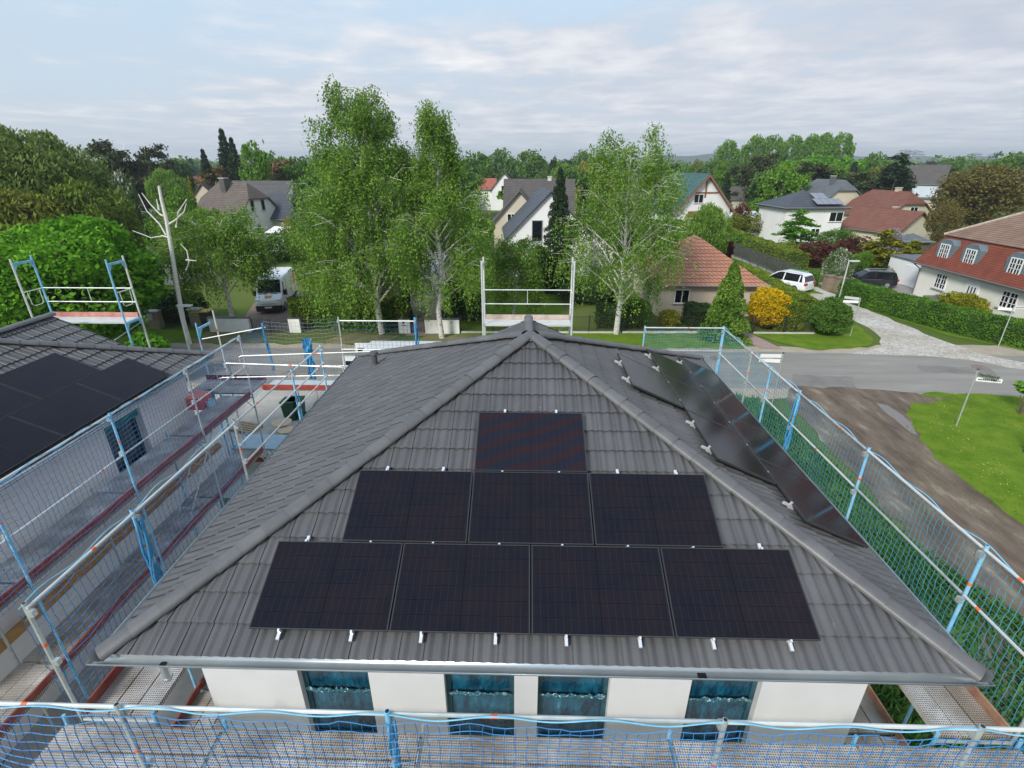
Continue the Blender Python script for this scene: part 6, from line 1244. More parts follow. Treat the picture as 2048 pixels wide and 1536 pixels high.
house('gable_house', 'house with large plain dark grey roof and white gable behind the old tiled house', (-47.6, 93), 11.4, 9.4, 4.0, 'gx', 3.9, WALLW, RDK, 0.3, rz=R(-8))
house('gable_house', 'small far white gable house on the skyline left of centre', (-5.6, 134), 6.2, 9, 5.0, 'gy', 3.6, WALLW, RGREY, 0.4, wins=(('f', 0, 4.6, 1.4, 1.2),))
house('low_house', 'red roofed low building left of the small far white gable', (-10.6, 133), 5.5, 6, 5.0, 'gx', 2.2, WALLW, RRED, 0.3)
house('chalet', 'chalet style house with green roof and timber gable balcony', (26.2, 84.5), 9.4, 9.6, 4.4, 'gy', 4.9, WALLW, RGRN, 0.6, rz=R(14), wins=(('f', -1.0, 5.2, 1.6, 1.3), ('f', 1.6, 2.0, 1.2, 1.6)))
mb = MB(); mb.box(-3.0, 3.0, -5.6, -4.84, 3.2, 3.3); mb.box(-3.0, 3.0, -5.62, -5.55, 3.3, 4.1)
o = mb.build('balcony', mat('brown_timber', (0.30, 0.12, 0.06), (0.22, 0.09, 0.05), 4, 0.7), None, local=True); o.parent = [q for q in bpy.data.objects if q.name.startswith('chalet')][0]
mb = MB(); 
for s in (-1, 1): mb.extr([(s*5.4, -5.5, 3.65), (s*5.05, -5.5, 3.65), (0, -5.5, 8.95), (0, -5.5, 9.3)], (0, 0.12, 0))
mb.box(-0.12, 0.12, -4.9, -4.83, 6.0, 8.8); mb.box(-2.2, 2.2, -4.9, -4.83, 6.6, 6.8)
o = mb.build('timber_frame', mat('brown_timber', (0, 0, 0)), None, local=True); o.parent = [q for q in bpy.data.objects if q.name.startswith('chalet')][0]
t = thing('greenhouse', 'pale translucent greenhouse canopy beside the chalet', 'greenhouse', (36.0, 86, 0)); mb = MB(); mb.box(33.7, 38.7, 84.6, 88, 0.2, 2.2); mb.build('glazed_wall', mat('milky_glazing', (0.50, 0.56, 0.55), (0.62, 0.66, 0.66), 2, 0.3), t); mb = MB(); mb.extr([(33.4, 84.2, 2.3), (39.0, 84.2, 2.3), (39.0, 88.3, 3.3), (33.4, 88.3, 3.3)], (0, 0, 0.06)); mb.build('roof', mat('milky_roof', (0.62, 0.66, 0.68), rough=0.4), t)
for k in range(6): mb = MB(); mb.box(33.7+k*0.98, 33.78+k*0.98, 84.55, 84.6, 0.2, 2.2); mb.build('glazing_bar', whitep, t)
h10 = house('hip_house', 'two storey white house with anthracite hip roof carrying six solar panels', (40.9, 77.2), 8.5, 7.8, 5.0, 'hip', 2.1, WALLW, RANT, 0.55, rz=R(4), wins=(('f', 3.2, 3.1, 2.0, 1.35), ('f', 0.6, 0.9, 1.3, 1.3), ('l', 2.6, 1.0, 1.0, 1.2)))
mb = MB(); sl = 2.1/5.35
for r_, n in ((0, 4), (1, 2)):
    for i in range(n):
        yy = -4.3+r_*1.7; xx = -0.2+i*1.0+(0.5 if r_ else 0); z = 5.0+(yy+5.35)*sl; pn = MB(); pn.extr([(xx, yy, z+0.1), (xx+0.94, yy, z+0.1), (xx+0.94, yy+1.6, z+0.1+1.6*sl), (xx, yy+1.6, z+0.1+1.6*sl)], (0, 0, 0.05))
        o = pn.build('roof_solar_panel', mat('grey_solar_panel', (0.17, 0.19, 0.23), (0.24, 0.26, 0.30), 6, 0.2), h10, local=True)
house('gambrel_house', 'cream gabled house with slate grey roof behind the hip roofed house', (56.6, 99.5), 7.6, 9, 4.6, 'gy', 3.3, WALLC, RSLT, 0.4, rz=R(10), halfhip=1.2, wins=(('f', -1.6, 2.6, 0.9, 1.5, 'grey'), ('f', 1.4, 2.6, 0.9, 1.5, 'grey')), chim=(-0.8, -1.5, 8.6, 0.7, RSLT))
house('red_roofed_house', 'cream house with red brown half hipped roof, dormer windows, farther of two', (61.6, 89.5), 8.4, 10.0, 2.9, 'gy', 3.5, WALLC, RBRN, 0.4, rz=R(12), halfhip=1.6, wins=(('f', 0.3, 3.2, 1.5, 1.1), ('f', -1.6, 0.9, 1.1, 1.2)), chim=(0.2, -1.2, 7.0, 0.7, WALLB))
house('red_roofed_house', 'low cream house with plain red brown roof, nearer of two', (53.4, 76.0), 7.8, 8.6, 2.0, 'gy', 2.5, WALLC, RBRN, 0.4, rz=R(24), wins=(('f', -1.6, 0.6, 0.8, 1.1, 'grey'),), chim=(0.3, -0.5, 4.9, 0.6))
house('gable_house', 'far white house with grey roof on the right skyline', (113.5, 155), 9, 12, 5.5, 'gx', 4.6, mat('bluish_white_render', (0.60, 0.66, 0.74), (0.56, 0.62, 0.70), 0.4, 0.9), RGREY, 0.4, rz=R(-40), wins=(('r', 0, 3.2, 1.2, 1.6),))
house('low_house', 'low cream building below the far white house', (104, 135), 12, 6, 2.4, 'flat', 0, WALLC, RSLT, 0.2)
house('flat_bungalow', 'white flat roofed bungalow with mossy roof behind the dead birch', (-38.2, 47.5), 8.4, 6.0, 2.5, 'flat', 0, WALLO, mat('mossy_roof', (0.12, 0.13, 0.04), (0.22, 0.11, 0.06), 0.6, 0.95, thr=(0.45, 0.62)), 0.5, wins=(('f', 2.6, 0.8, 1.2, 1.3), ('f', 0.2, 0.8, 1.1, 1.3)))
house('low_house', 'far grey roofed house on the left below the skyline', (-86, 118), 9, 7, 2.8, 'gx', 2.6, WALLW, RSLT, 0.3)
house('low_house', 'far brown roofed house left of the rusty pine', (-63, 104), 7, 8, 3.6, 'gy', 3.6, WALLB, RGREY, 0.3, chim=(1.2, 1, 7.9, 0.6))
house('low_house', 'far orange roofed house beneath the left skyline trees', (-88, 138), 7, 7, 4.6, 'gy', 3.0, WALLW, RRED, 0.3)
house('low_house', 'far red roofed house right of the forked birch top', (44.5, 175), 10, 8, 4.5, 'gx', 3.2, WALLW, RRED, 0.3)
house('low_house', 'far red roof left of the forked birch', (17, 150), 9, 8, 4.0, 'gx', 3.0, WALLB, RRED, 0.3)
house('low_house', 'far low roof among the trees between pine and chalet', (50, 125), 7, 6, 3.2, 'gx', 2.4, WALLC, RGREY, 0.3)
house('shed', 'grey roofed shed between spruce and forked birch', (7.6, 57.5), 4.4, 5.5, 2.2, 'gy', 1.4, WALLO, RSLT, 0.3, cat='shed')
house('shed', 'small grey roofed shed left of the red roofed pair', (50.2, 65.6), 3.0, 3.0, 1.6, 'hip', 0.9, mat('dark_timber', (0.09, 0.07, 0.05), rough=0.9), RSLT, 0.3, cat='shed')
# mansard house on the right
mx0, mx1, my0, my1 = 35.0, 46.0, 22.5, 42.3; t = thing('mansard_house', 'large white house with red mansard roof and slate dormers at the right edge', 'house', ((mx0+mx1)/2, (my0+my1)/2, 0)); mc = (40.5, 32.4)
mb = MB(); mb.box(mx0, mx1, my0, my1, 0, 3.0); mb.build('wall', WALLO, t)
rma = roofmat('red_beaver_tail_tiles', (0.20, 0.048, 0.026), (0.29, 0.078, 0.042), 0.15, 0.20, 0.8); rmb = roofmat('brown_beaver_tail_tiles', (0.20, 0.12, 0.085), (0.29, 0.185, 0.13), 0.12, 0.0, 0.85)
e = 0.5; mb = MB(); lo = [(mx0-e, my0-e, 2.75), (mx1+e, my0-e, 2.75), (mx1+e, my1+e, 2.75), (mx0-e, my1+e, 2.75)]; k = 1.35; md = [(mx0-e+k, my0-e+k*0.9, 5.3), (mx1+e-k, my0-e+k*0.9, 5.3), (mx1+e-k, my1+e-k*0.9, 5.3), (mx0-e+k, my1+e-k*0.9, 5.3)]
mb.add(lo+md, [(0, 1, 5, 4), (1, 2, 6, 5), (2, 3, 7, 6), (3, 0, 4, 7), (3, 2, 1, 0), (4, 5, 6, 7)]); mb.build('mansard_roof', rma, t)
g_ = 0.18; up = [(md[0][0]-g_, md[0][1]-g_, 5.27), (md[1][0]+g_, md[1][1]-g_, 5.27), (md[2][0]+g_, md[2][1]+g_, 5.27), (md[3][0]-g_, md[3][1]+g_, 5.27)]; xc = (mx0+mx1)/2
mb = MB(); mb.add(up+[(xc, my0+4.2, 8.0), (xc, my1-4.2, 8.0)], [(0, 1, 4), (1, 2, 5, 4), (2, 3, 5), (3, 0, 4, 5), (3, 2, 1, 0)]); rf = mb.build('upper_roof', rmb, t)
mb = MB(); mb.tube([(xc, my0+4.2, 8.03), (xc, my1-4.2, 8.03)], 0.12, 8); mb.tube([(xc, my1-4.2, 8.03), (up[3][0], up[3][1], 5.32)], 0.11, 8); mb.tube([(xc, my1-4.2, 8.03), (up[2][0], up[2][1], 5.32)], 0.11, 8); mb.build('ridge_tiles', mat('lichened_ridge', (0.34, 0.27, 0.21), (0.44, 0.40, 0.34), 4, 0.9), rf)
mb = MB(); mb.box(xc-1.5, xc-0.9, 33.0, 33.9, 6.8, 8.6); mb.build('chimney', WALLW, rf); mb = MB(); mb.tube([(mx0-e-0.07, my0-e, 2.78), (mx0-e-0.07, my1+e, 2.78)], 0.07, 8); mb.tube([(mx0-e-0.05, my1+e-0.3, 2.72), (mx0-0.08, my1-0.05, 2.3), (mx0-0.08, my1-0.05, 0.1)], 0.05, 8); mb.build('gutter', mat('slate_metal', (0.12, 0.13, 0.14), rough=0.4), rf)
sm = mat('slate_dormer', (0.11, 0.15, 0.17), (0.15, 0.19, 0.21), 3, 0.6)
for yy in (40.3, 37.6, 33.5, 29.8):
    y0, y1 = yy-0.85, yy+0.85; xf = 35.0; mb = MB(); mb.extr([(xf, y0, 3.35), (xf, y1, 3.35), (xf, y1, 4.65), (xf, yy+0.45, 5.05), (xf, yy-0.45, 5.05), (xf, y0, 4.65)], (1.6, 0, 0)); d_ = mb.build('dormer', sm, t)
    wt = thing('tmp', 'x', 'x'); bpy.data.objects.remove(wt)
    def wbox(mb, a, b, c_, d, q0, q1, xf=xf): mb.box(xf-q1, xf-q0, a, b, c_, d)
    mb = MB()
    for a, b, c_, d in ((yy-.52, yy+.52, 3.5, 3.58), (yy-.52, yy+.52, 4.62, 4.7), (yy-.52, yy-.44, 3.58, 4.62), (yy+.44, yy+.52, 3.58, 4.62), (yy-.04, yy+.04, 3.58, 4.62), (yy-.44, yy+.44, 3.93, 3.97), (yy-.44, yy+.44, 4.27, 4.31), (yy-.26, yy-.23, 3.58, 4.62), (yy+.23, yy+.26, 3.58, 4.62)): wbox(mb, a, b, c_, d, 0.0, 0.05)
    w_ = mb.build('window', whitep, d_); mb = MB(); wbox(mb, yy-.44, yy+.44, 3.58, 4.62, 0.002, 0.015); mb.build('pane', glass, w_)
for yy, ww, hh, zz in ((39.6, 1.25, 1.25, 1.1), (33.0, 1.35, 1.25, 1.15), (29.0, 1.3, 1.25, 1.1)):
    mb = MB()
    for a, b, c_, d in ((yy-ww/2, yy+ww/2, zz, zz+.08), (yy-ww/2, yy+ww/2, zz+hh-.08, zz+hh), (yy-ww/2, yy-ww/2+.08, zz+.08, zz+hh-.08), (yy+ww/2-.08, yy+ww/2, zz+.08, zz+hh-.08), (yy-.05, yy+.05, zz+.08, zz+hh-.08), (yy-ww/2+.08, yy+ww/2-.08, zz+hh/3, zz+hh/3+.035), (yy-ww/2+.08, yy+ww/2-.08, zz+hh*2/3, zz+hh*2/3+.035), (yy-ww/4-.015, yy-ww/4+.015, zz+.08, zz+hh-.08), (yy+ww/4-.015, yy+ww/4+.015, zz+.08, zz+hh-.08)): wbox(mb, a, b, c_, d, 0.0, 0.05, 35.0)
    w_ = mb.build('window', whitep, t); mb = MB(); wbox(mb, yy-ww/2+.08, yy+ww/2-.08, zz+.08, zz+hh-.08, 0.002, 0.015, 35.0); mb.build('pane', glass, w_); mb = MB(); wbox(mb, yy-ww/2-.1, yy+ww/2+.1, zz-.07, zz-.002, 0.0, 0.16, 35.0); mb.build('sill', mat('window_sill', (0, 0, 0)), w_)
mb = MB(); mb.box(34.93, 34.998, 35.7, 36.95, 0.05, 2.35); dr = mb.build('door', whitep, t)
for q in (36.0, 36.3, 36.6): mb = MB(); mb.box(34.915, 34.93, q-0.05, q+0.06, 0.6, 2.0); mb.build('door_glazing', black, dr)
mb = MB(); mb.box(34.90, 34.93, 36.82, 36.86, 0.9, 1.3); mb.build('handle', galv, dr)
t = thing('garage', 'white garage with white door left of the mansard house', 'garage', (38.5, 46, 0)); mb = MB(); mb.box(36.6, 41, 42.9, 48.8, 0, 2.35); mb.build('wall', WALLW, t); mb = MB(); mb.box(36.5, 41.1, 42.8, 48.9, 2.35, 2.48); mb.build('roof', RSLT, t)
mb = MB(); mb.box(36.56, 36.60, 43.9, 46.3, 0.05, 1.95); mb.build('garage_door', whitep, t)
mb = MB(); c = (34.1, 38.3, 0); t = thing('outdoor_sofa', 'grey rattan garden sofa by the white house wall', 'sofa', c); mb.box(33.7, 34.5, 37.3, 39.1, 0.05, 0.38); mb.build('seat', mat('grey_rattan', (0.13, 0.13, 0.125), (0.20, 0.20, 0.19), 20, 0.8), t); mb = MB(); mb.box(34.5, 34.75, 37.3, 39.1, 0.05, 0.75); mb.build('backrest', mat('grey_rattan', (0, 0, 0)), t)
for q in (37.05, 39.1): mb = MB(); mb.box(33.7, 34.75, q, q+0.25, 0.05, 0.6); mb.build('armrest', mat('grey_rattan', (0, 0, 0)), t)

# ---------------------------------------------------------------- walls, fences, posts along the street
wpl = mat('weathered_white_plaster', (0.84, 0.83, 0.79), (0.68, 0.66, 0.60), 2.2, 0.9, detail=8, thr=(0.5, 0.75))
for k, (a, b, lb) in enumerate(((-22.4, -19.5, 'wide white plastered wall piece left of the van driveway gate'), (-16.7, -15.9, 'narrow white wall pier right of the van driveway gate'), (-8.95, -8.15, 'white wall pier with letter slot and bell left of the garden path'), (-7.1, -4.7, 'white wall piece right of the garden gate behind the sparse birch'))):
    t = thing('garden_wall', lb, 'wall', ((a+b)/2, 29.8, 0), group='white plastered wall pieces along the street'); mb = MB(); mb.box(a, b, 29.7, 29.95, 0, 1.02); mb.build('wall_body', wpl, t); mb = MB(); mb.box(a-0.03, b+0.03, 29.66, 29.99, 1.02, 1.07); mb.build('coping', darkg, t)
    if k == 2: mb = MB(); mb.box(-8.65, -8.5, 29.68, 29.698, 0.72, 0.86); mb.box(-8.7, -8.42, 29.68, 29.698, 0.56, 0.61); mb.build('letter_slot', black, t)
def fence(name, label, a, b, h, m, step=0.12, post=2.2, cat='fence', y_rails=(0.15, 0.92), kerb=0.0, r=0.009, group=None, pm=None):
    a = np.array(a, float); b = np.array(b, float); Ln = np.linalg.norm(b-a); d = (b-a)/Ln; t = thing(name, label, cat, (a[0], a[1], 0), group=group); n = int(Ln/step)
    A_ = np.array([[*(a+d*s), kerb+h*y_rails[0]] for s in np.linspace(0, Ln, n)]); B_ = A_.copy(); B_[:, 2] = kerb+h; V, F = sticks(A_, B_, r); link('fence_bars', rawmesh('fence_bars', V-np.array((a[0], a[1], 0)), F), m, t)
    for q in y_rails: mb = MB(); mb.tube([(*a, kerb+h*q), (*b, kerb+h*q)], 0.014, 5); mb.build('fence_rail', m, t)
    k = max(1, round(Ln/post))
    for i in range(k+1): p = a+d*Ln*i/k; mb = MB(); mb.box(p[0]-0.03, p[0]+0.03, p[1]-0.03, p[1]+0.03, 0, kerb+h+0.04); mb.build('fence_post', pm or m, t)
    if kerb: mb = MB(); nn = np.array((-d[1], d[0], 0)); c = (a+b)/2; mb.obox((c[0], c[1], kerb/2), (d[0], d[1], 0), nn, (0, 0, 1), Ln/2, 0.06, kerb/2); mb.build('fence_kerb', mat('pale_kerb', (0.55, 0.53, 0.50), (0.45, 0.43, 0.40), 3, 0.9), t)
    return t
blk = mat('dark_wrought_iron', (0.022, 0.018, 0.016), rough=0.6)
fence('fence', 'dark iron railing left of the forked birch', (-4.6, 29.9), (6.6, 30.1), 1.15, blk, kerb=0.12)
fence('fence', 'dark iron railing before the beige bungalow', (6.7, 30.15), (14.0, 30.35), 1.15, blk, kerb=0.12)
fence('gate', 'dark iron garden gate left half open by the golden shrub', (14.1, 30.4), (15.7, 30.4), 1.25, blk, post=1.5, cat='gate')
fence('fence', 'dark iron railing from the garden gate to the lilac corner', (15.8, 30.2), (20.0, 30.2), 1.1, blk, kerb=0.12)
mb = MB(); fence('fence', 'short angled railing at the lilac corner', (20.05, 30.25), (20.7, 31.6), 1.0, blk, kerb=0.12)
fence('gate', 'dark metal driveway gate before the white van', (-19.4, 29.85), (-16.8, 29.85), 0.95, darkg, step=0.11, post=1.4, cat='gate')
fence('gate', 'dark framed gate across the reddish garden path', (-8.1, 29.85), (-7.15, 29.85), 0.98, blk, step=0.3, post=1.0, cat='gate')
fence('fence', 'grey wire fence left of the white wall', (-27.0, 31.3), (-22.6, 30.0), 1.0, darkg, step=0.2, r=0.004)
fence('fence', 'thin dark fence behind the dark hedge', (-15.8, 29.9), (-9.0, 29.9), 1.0, darkg, step=0.12, r=0.005)
fence('fence', 'tall dark palisade fence along the far side of the side street', (26.6, 46.5), (25.6, 74), 1.7, mat('dark_palisade', (0.05, 0.055, 0.055), (0.09, 0.095, 0.09), 3, 0.8), step=0.22, r=0.05)
for k, (u, v) in enumerate(((316, 656), (398, 652))):
    c = G(u, v); t = thing('gate_pillar', ('left', 'right')[k]+' weathered sandstone gate pillar left of the white wall', 'pillar', c, group='sandstone gate pillars on the left'); mb = MB(); mb.box(c[0]-0.38, c[0]+0.38, c[1]-0.3, c[1]+0.3, 0, 1.25); mb.build('pillar_body', mat('sandstone', (0.36, 0.30, 0.22), (0.28, 0.24, 0.18), 3, 0.95, bump=0.6, bscale=10), t, bevel=0.03); mb = MB(); mb.box(c[0]-0.44, c[0]+0.44, c[1]-0.36, c[1]+0.36, 1.25, 1.33); mb.build('pillar_cap', mat('grey_cap', (0.4, 0.4, 0.38), rough=0.9), t)
    if k == 0: mb = MB(); mb.box(c[0]-0.26, c[0]+0.1, c[1]-0.42, c[1]-0.31, 0.7, 1.15); mb.build('letter_box', mat('pale_grey_box', (0.45, 0.48, 0.48), rough=0.5), t)
for k, (u, v) in enumerate(((1655, 580), (1676, 584))):
    c = G(u, v); t = thing('gate_pillar', ('left', 'right')[k]+' brick pillar of the driveway behind the white estate car', 'pillar', c, group='brick gate pillars by the side street'); mb = MB(); mb.box(c[0]-0.4, c[0]+0.4, c[1]-0.4, c[1]+0.4, 0, 1.3); mb.build('pillar_body', mat('beige_brick', (0.28, 0.22, 0.16), (0.20, 0.15, 0.11), 6, 0.95, bump=0.5, bscale=12), t); mb = MB(); mb.box(c[0]-0.46, c[0]+0.46, c[1]-0.46, c[1]+0.46, 1.3, 1.37); mb.build('pillar_cap', mat('brown_cap', (0.20, 0.15, 0.12), rough=0.9), t)
c = G(446, 634); t = thing('waste_bin', 'dark bin with yellow lid behind the white wall', 'bin', (c[0], 31.2, 0)); mb = MB(); mb.add([(c[0]+a*0.42, 31.2+b*0.25, 0.0) for a, b in ((-1, -1), (1, -1), (1, 1), (-1, 1))]+[(c[0]+a*0.55, 31.2+b*0.36, 1.1) for a, b in ((-1, -1), (1, -1), (1, 1), (-1, 1))], [(3, 2, 1, 0), (4, 5, 6, 7), (0, 1, 5, 4), (1, 2, 6, 5), (2, 3, 7, 6), (3, 0, 4, 7)]); mb.build('bin_body', darkg, t); mb = MB(); mb.box(c[0]-0.6, c[0]+0.6, 30.8, 31.6, 1.1, 1.18); mb.build('lid', mat('yellow_lid', (0.72, 0.52, 0.04), rough=0.5), t)
# street lamps and street name signs
def lamp(u, v, zt, label, arm):
    c = G(u, v); t = thing('street_lamp', label, 'street lamp', c, group='grey street lamps'); mb = MB(); mb.tube([(c[0], c[1], 0), (c[0], c[1], zt)], 0.065, 10, 0.045); mb.build('pole', galvw, t); mb = MB(); mb.tube([(c[0], c[1], 0), (c[0], c[1], 0.9)], 0.08, 10); mb.build('pole_base', galv, t)
    mb = MB(); mb.obox((c[0]+arm*0.42, c[1], zt+0.02), (1, 0, 0), (0, 1, 0), (0, 0, 1), 0.45, 0.11, 0.05); mb.build('lamp_head', mat('pale_grey_housing', (0.55, 0.57, 0.56), rough=0.5), t, bevel=0.02); mb = MB(); mb.obox((c[0]+arm*0.5, c[1], zt-0.04), (1, 0, 0), (0, 1, 0), (0, 0, 1), 0.28, 0.09, 0.012); mb.build('lamp_glass', whitep, t); return t
lamp(381, 706, 3.05, 'slim grey street lamp beside the foot of the dead birch', 1)
lamp(1678, 599, 3.3, 'grey street lamp on the side street in front of the white blossom', 1)
txt = mat('black_lettering', (0.02, 0.02, 0.02), rough=0.7); signw = mat('white_sign_face', (0.82, 0.82, 0.80), rough=0.5)
def signpost(u, v, h, label, plates, post=galv):
    """plates: (angle deg, z of centre, length, side, material, height)"""
    c = G(u, v); t = thing('street_sign', label, 'street sign', c, group='street name signs on slim posts'); mb = MB(); mb.tube([(c[0], c[1], 0), (c[0], c[1], h)], 0.032, 10); mb.build('post', post, t); mb = MB(); mb.tube([(c[0], c[1], h), (c[0], c[1], h+0.05)], 0.045, 10); mb.build('post_cap', darkg, t)
    for k, (ang, z, ln, m, ht) in enumerate(plates):
        a = R(ang); d = np.array((math.cos(a), math.sin(a), 0)); n = np.array((math.sin(a), -math.cos(a), 0)); o = np.array((c[0], c[1], z)); q = o+d*(0.06+ln/2)
        mb = MB(); mb.obox(q, d, n, (0, 0, 1), ln/2, 0.008, ht/2); pl = mb.build('name_plate', m, t); rg = np.random.default_rng(int(u)+k); s = -ln*0.42; mb = MB()
        while s < ln*0.40:     # the name is too small to read in the photograph: a row of short strokes
            w_ = rg.uniform(0.018, 0.034); hh = ht*rg.choice([0.16, 0.16, 0.24]); mb.obox(q+d*(s+w_)+n*0.0095+np.array((0, 0, (hh-ht*0.16))), d, n, (0, 0, 1), w_, 0.001, hh); s += w_*2+0.022
        mb.build('lettering', txt, pl)
    return t
signpost(1912, 852, 2.75, 'street sign with one white and one dark mossy plate on the corner lawn', [(-14, 2.32, 0.95, signw, 0.18), (-35, 2.55, 0.70, mat('mossy_plate', (0.05, 0.07, 0.05), (0.22, 0.24, 0.20), 9, 0.8), 0.17)])
signpost(1700, 673, 2.7, 'street sign with two white plates on the lawn of the cobbled corner', [(172, 2.42, 0.95, signw, 0.17), (148, 2.62, 0.85, mat('dull_white_plate', (0.5, 0.52, 0.5), rough=0.6), 0.17)])
signpost(1543, 812, 2.75, 'street sign seen through the net with two white plates', [(180, 2.62, 0.98, signw, 0.18), (172, 2.36, 0.95, signw, 0.18)])
signpost(1996, 694, 2.7, 'street sign with plates to both sides before the long hedge', [(168, 2.5, 0.75, signw, 0.17), (6, 2.62, 0.75, signw, 0.17)])
c = G(2043, 905); mb = MB(); mb.tube([(c[0]+0.1, c[1], 0), (c[0]+0.25, c[1], 1.5)], 0.06, 8); tag(mb.build('stake', darkg, base=(c[0], c[1], 0)), 'dark stake leaning on the corner lawn at the right edge', 'stake')
# skyline: wind turbine and pylons
x, z = W(250, 300, 1500); t = thing('wind_turbine', 'tiny white wind turbine on the left horizon', 'wind turbine', (x, 1500, 0)); tw = mat('turbine_white', (0.85, 0.86, 0.88), rough=0.5); mb = MB(); mb.tube([(x, 1500, 0), (x, 1500, z)], 3.2, 10, 1.8); mb.build('tower', tw, t); mb = MB(); mb.box(x-2, x+2, 1495, 1503, z-2, z+2); mb.build('nacelle', tw, t)
for a in (62, 182, 302): mb = MB(); ca, sa_ = math.cos(R(a)), math.sin(R(a)); mb.extr([(x, 1494, z), (x+ca*6-sa_*2.4, 1494, z+sa_*6+ca*2.4), (x+ca*26, 1494, z+sa_*26), (x+ca*6+sa_*1.0, 1494, z+sa_*6-ca*1.0)], (0, 0.8, 0)); mb.build('blade', tw, t)
pyl = mat('pylon_steel', (0.22, 0.25, 0.27), rough=0.6)
for k, (u, v, y) in enumerate(((1831, 303, 900), (1812, 301, 1050), (1950, 308, 950), (1985, 309, 1250))):
    x, z = W(u, v, y); t = thing('pylon', ('right of the pair', 'left of the pair', 'near the right edge', 'farthest right')[k]+' steel power pylon on the right horizon', 'pylon', (x, y, 0), group='power pylons on the horizon'); A_ = []; B_ = []; w = 4.5
    for s in (-1, 1):
        for q in (-1, 1): A_.append((s*w, q*w, 0)); B_.append((s*0.7, q*0.7, z))
    n = 9
    for i in range(n): f0, f1 = i/n, (i+1)/n; a = w+(0.7-w)*f0; b = w+(0.7-w)*f1; A_ += [(-a, -a, z*f0), (a, -a, z*f0)]; B_ += [(b, -b, z*f1), (-b, -b, z*f1)]
    V, F = sticks(np.array(A_, float), np.array(B_, float), 0.45); link('mast', rawmesh('mast', V, F), pyl, t)
    for zz, L_ in ((z*0.97, 13), (z*0.82, 17)): V, F = sticks(np.array([(-L_, 0, zz), (-L_, 0, zz), (0, 0, zz+2.2)], float), np.array([(L_, 0, zz), (0, 0, zz+2.2), (L_, 0, zz)], float), 0.5); link('cross_arm', rawmesh('cross_arm', V, F), pyl, t)
for k, (u, v) in enumerate(((246, 424), (268, 424))):
    x, z = W(u, v, 95); t = thing('party_tent', ('left', 'right')[k]+' white garden pavilion tent beyond the left trees', 'tent', (x, 95, 0), group='white pavilion tents'); mb = MB(); mb.add([(x-2, 93, 2.1), (x+2, 93, 2.1), (x+2, 97, 2.1), (x-2, 97, 2.1), (x, 95, 3.0)], [(0, 1, 4), (1, 2, 4), (2, 3, 4), (3, 0, 4)]); mb.build('canopy', whitep, t)
    mb = MB(); mb.box(x-2, x+2, 96.9, 97, 0, 2.1); mb.box(x-2, x-0.9, 93, 93.05, 0, 2.1); mb.build('side_wall', whitep, t)
    for a, b in ((-1.95, 93.05), (1.95, 93.05)): mb = MB(); mb.tube([(x+a, b, 0), (x+a, b, 2.1)], 0.05, 5); mb.build('leg', whitep, t)
# ---------------------------------------------------------------- vehicles (front towards local +x)
def paint(name, c, m=0.0): return mat(name, c, rough=0.28, metal=m, coat=0.7)
def loft(mb, secs, cap=True):
    n = len(secs[0]); k = len(mb.v); vs = [p for s in secs for p in s]; fs = []
    for i in range(len(secs)-1):
        for j in range(n): fs.append((i*n+j, i*n+(j+1) % n, (i+1)*n+(j+1) % n, (i+1)*n+j))
    if cap: fs += [tuple(range(n-1, -1, -1)), tuple(range((len(secs)-1)*n, len(secs)*n))]
    return mb.add(vs, fs)
def rsec(x, w, z0, z1, wt, r=0.12):
    """rounded body section: full width w below, wt at the top"""
    h = [(w*0.90, z0), (w*0.985, z0+0.10), (w, z0+0.28), (w, z0+(z1-z0)*0.62), (w*0.5+wt*0.5, z1-r*1.1), (wt*0.97, z1-r*0.35), (wt*0.85, z1), (wt*0.4, z1+0.015)]
    return [(x, y, z) for y, z in h]+[(x, -y, z) for y, z in reversed(h)]
def wheels(t, xs, w, r, m_rim=None):
    for x in xs:
        for s in (-1, 1):
            mb = MB(); mb.tube([(x, s*(w-0.20), r), (x, s*(w+0.005), r)], r, 24); o = mb.build('wheel', mat('tyre_rubber', (0.015, 0.015, 0.016), rough=0.85), t, local=True)
            mb = MB(); mb.tube([(x, s*(w+0.002), r), (x, s*(w+0.014), r)], r*0.66, 20); mb.build('rim', m_rim or mat('alloy_rim', (0.45, 0.46, 0.48), rough=0.35, metal=0.7), o, local=True)
            mb = MB()
            for k in range(5): a = k*1.2566; mb.obox((x+0.36*r*math.cos(a), s*(w+0.016), r+0.36*r*math.sin(a)), (math.cos(a+.6), 0, math.sin(a+.6)), (0, 1, 0), (-math.sin(a+.6), 0, math.cos(a+.6)), r*0.09, 0.003, r*0.09)
            mb.build('rim_openings', black, o, local=True)
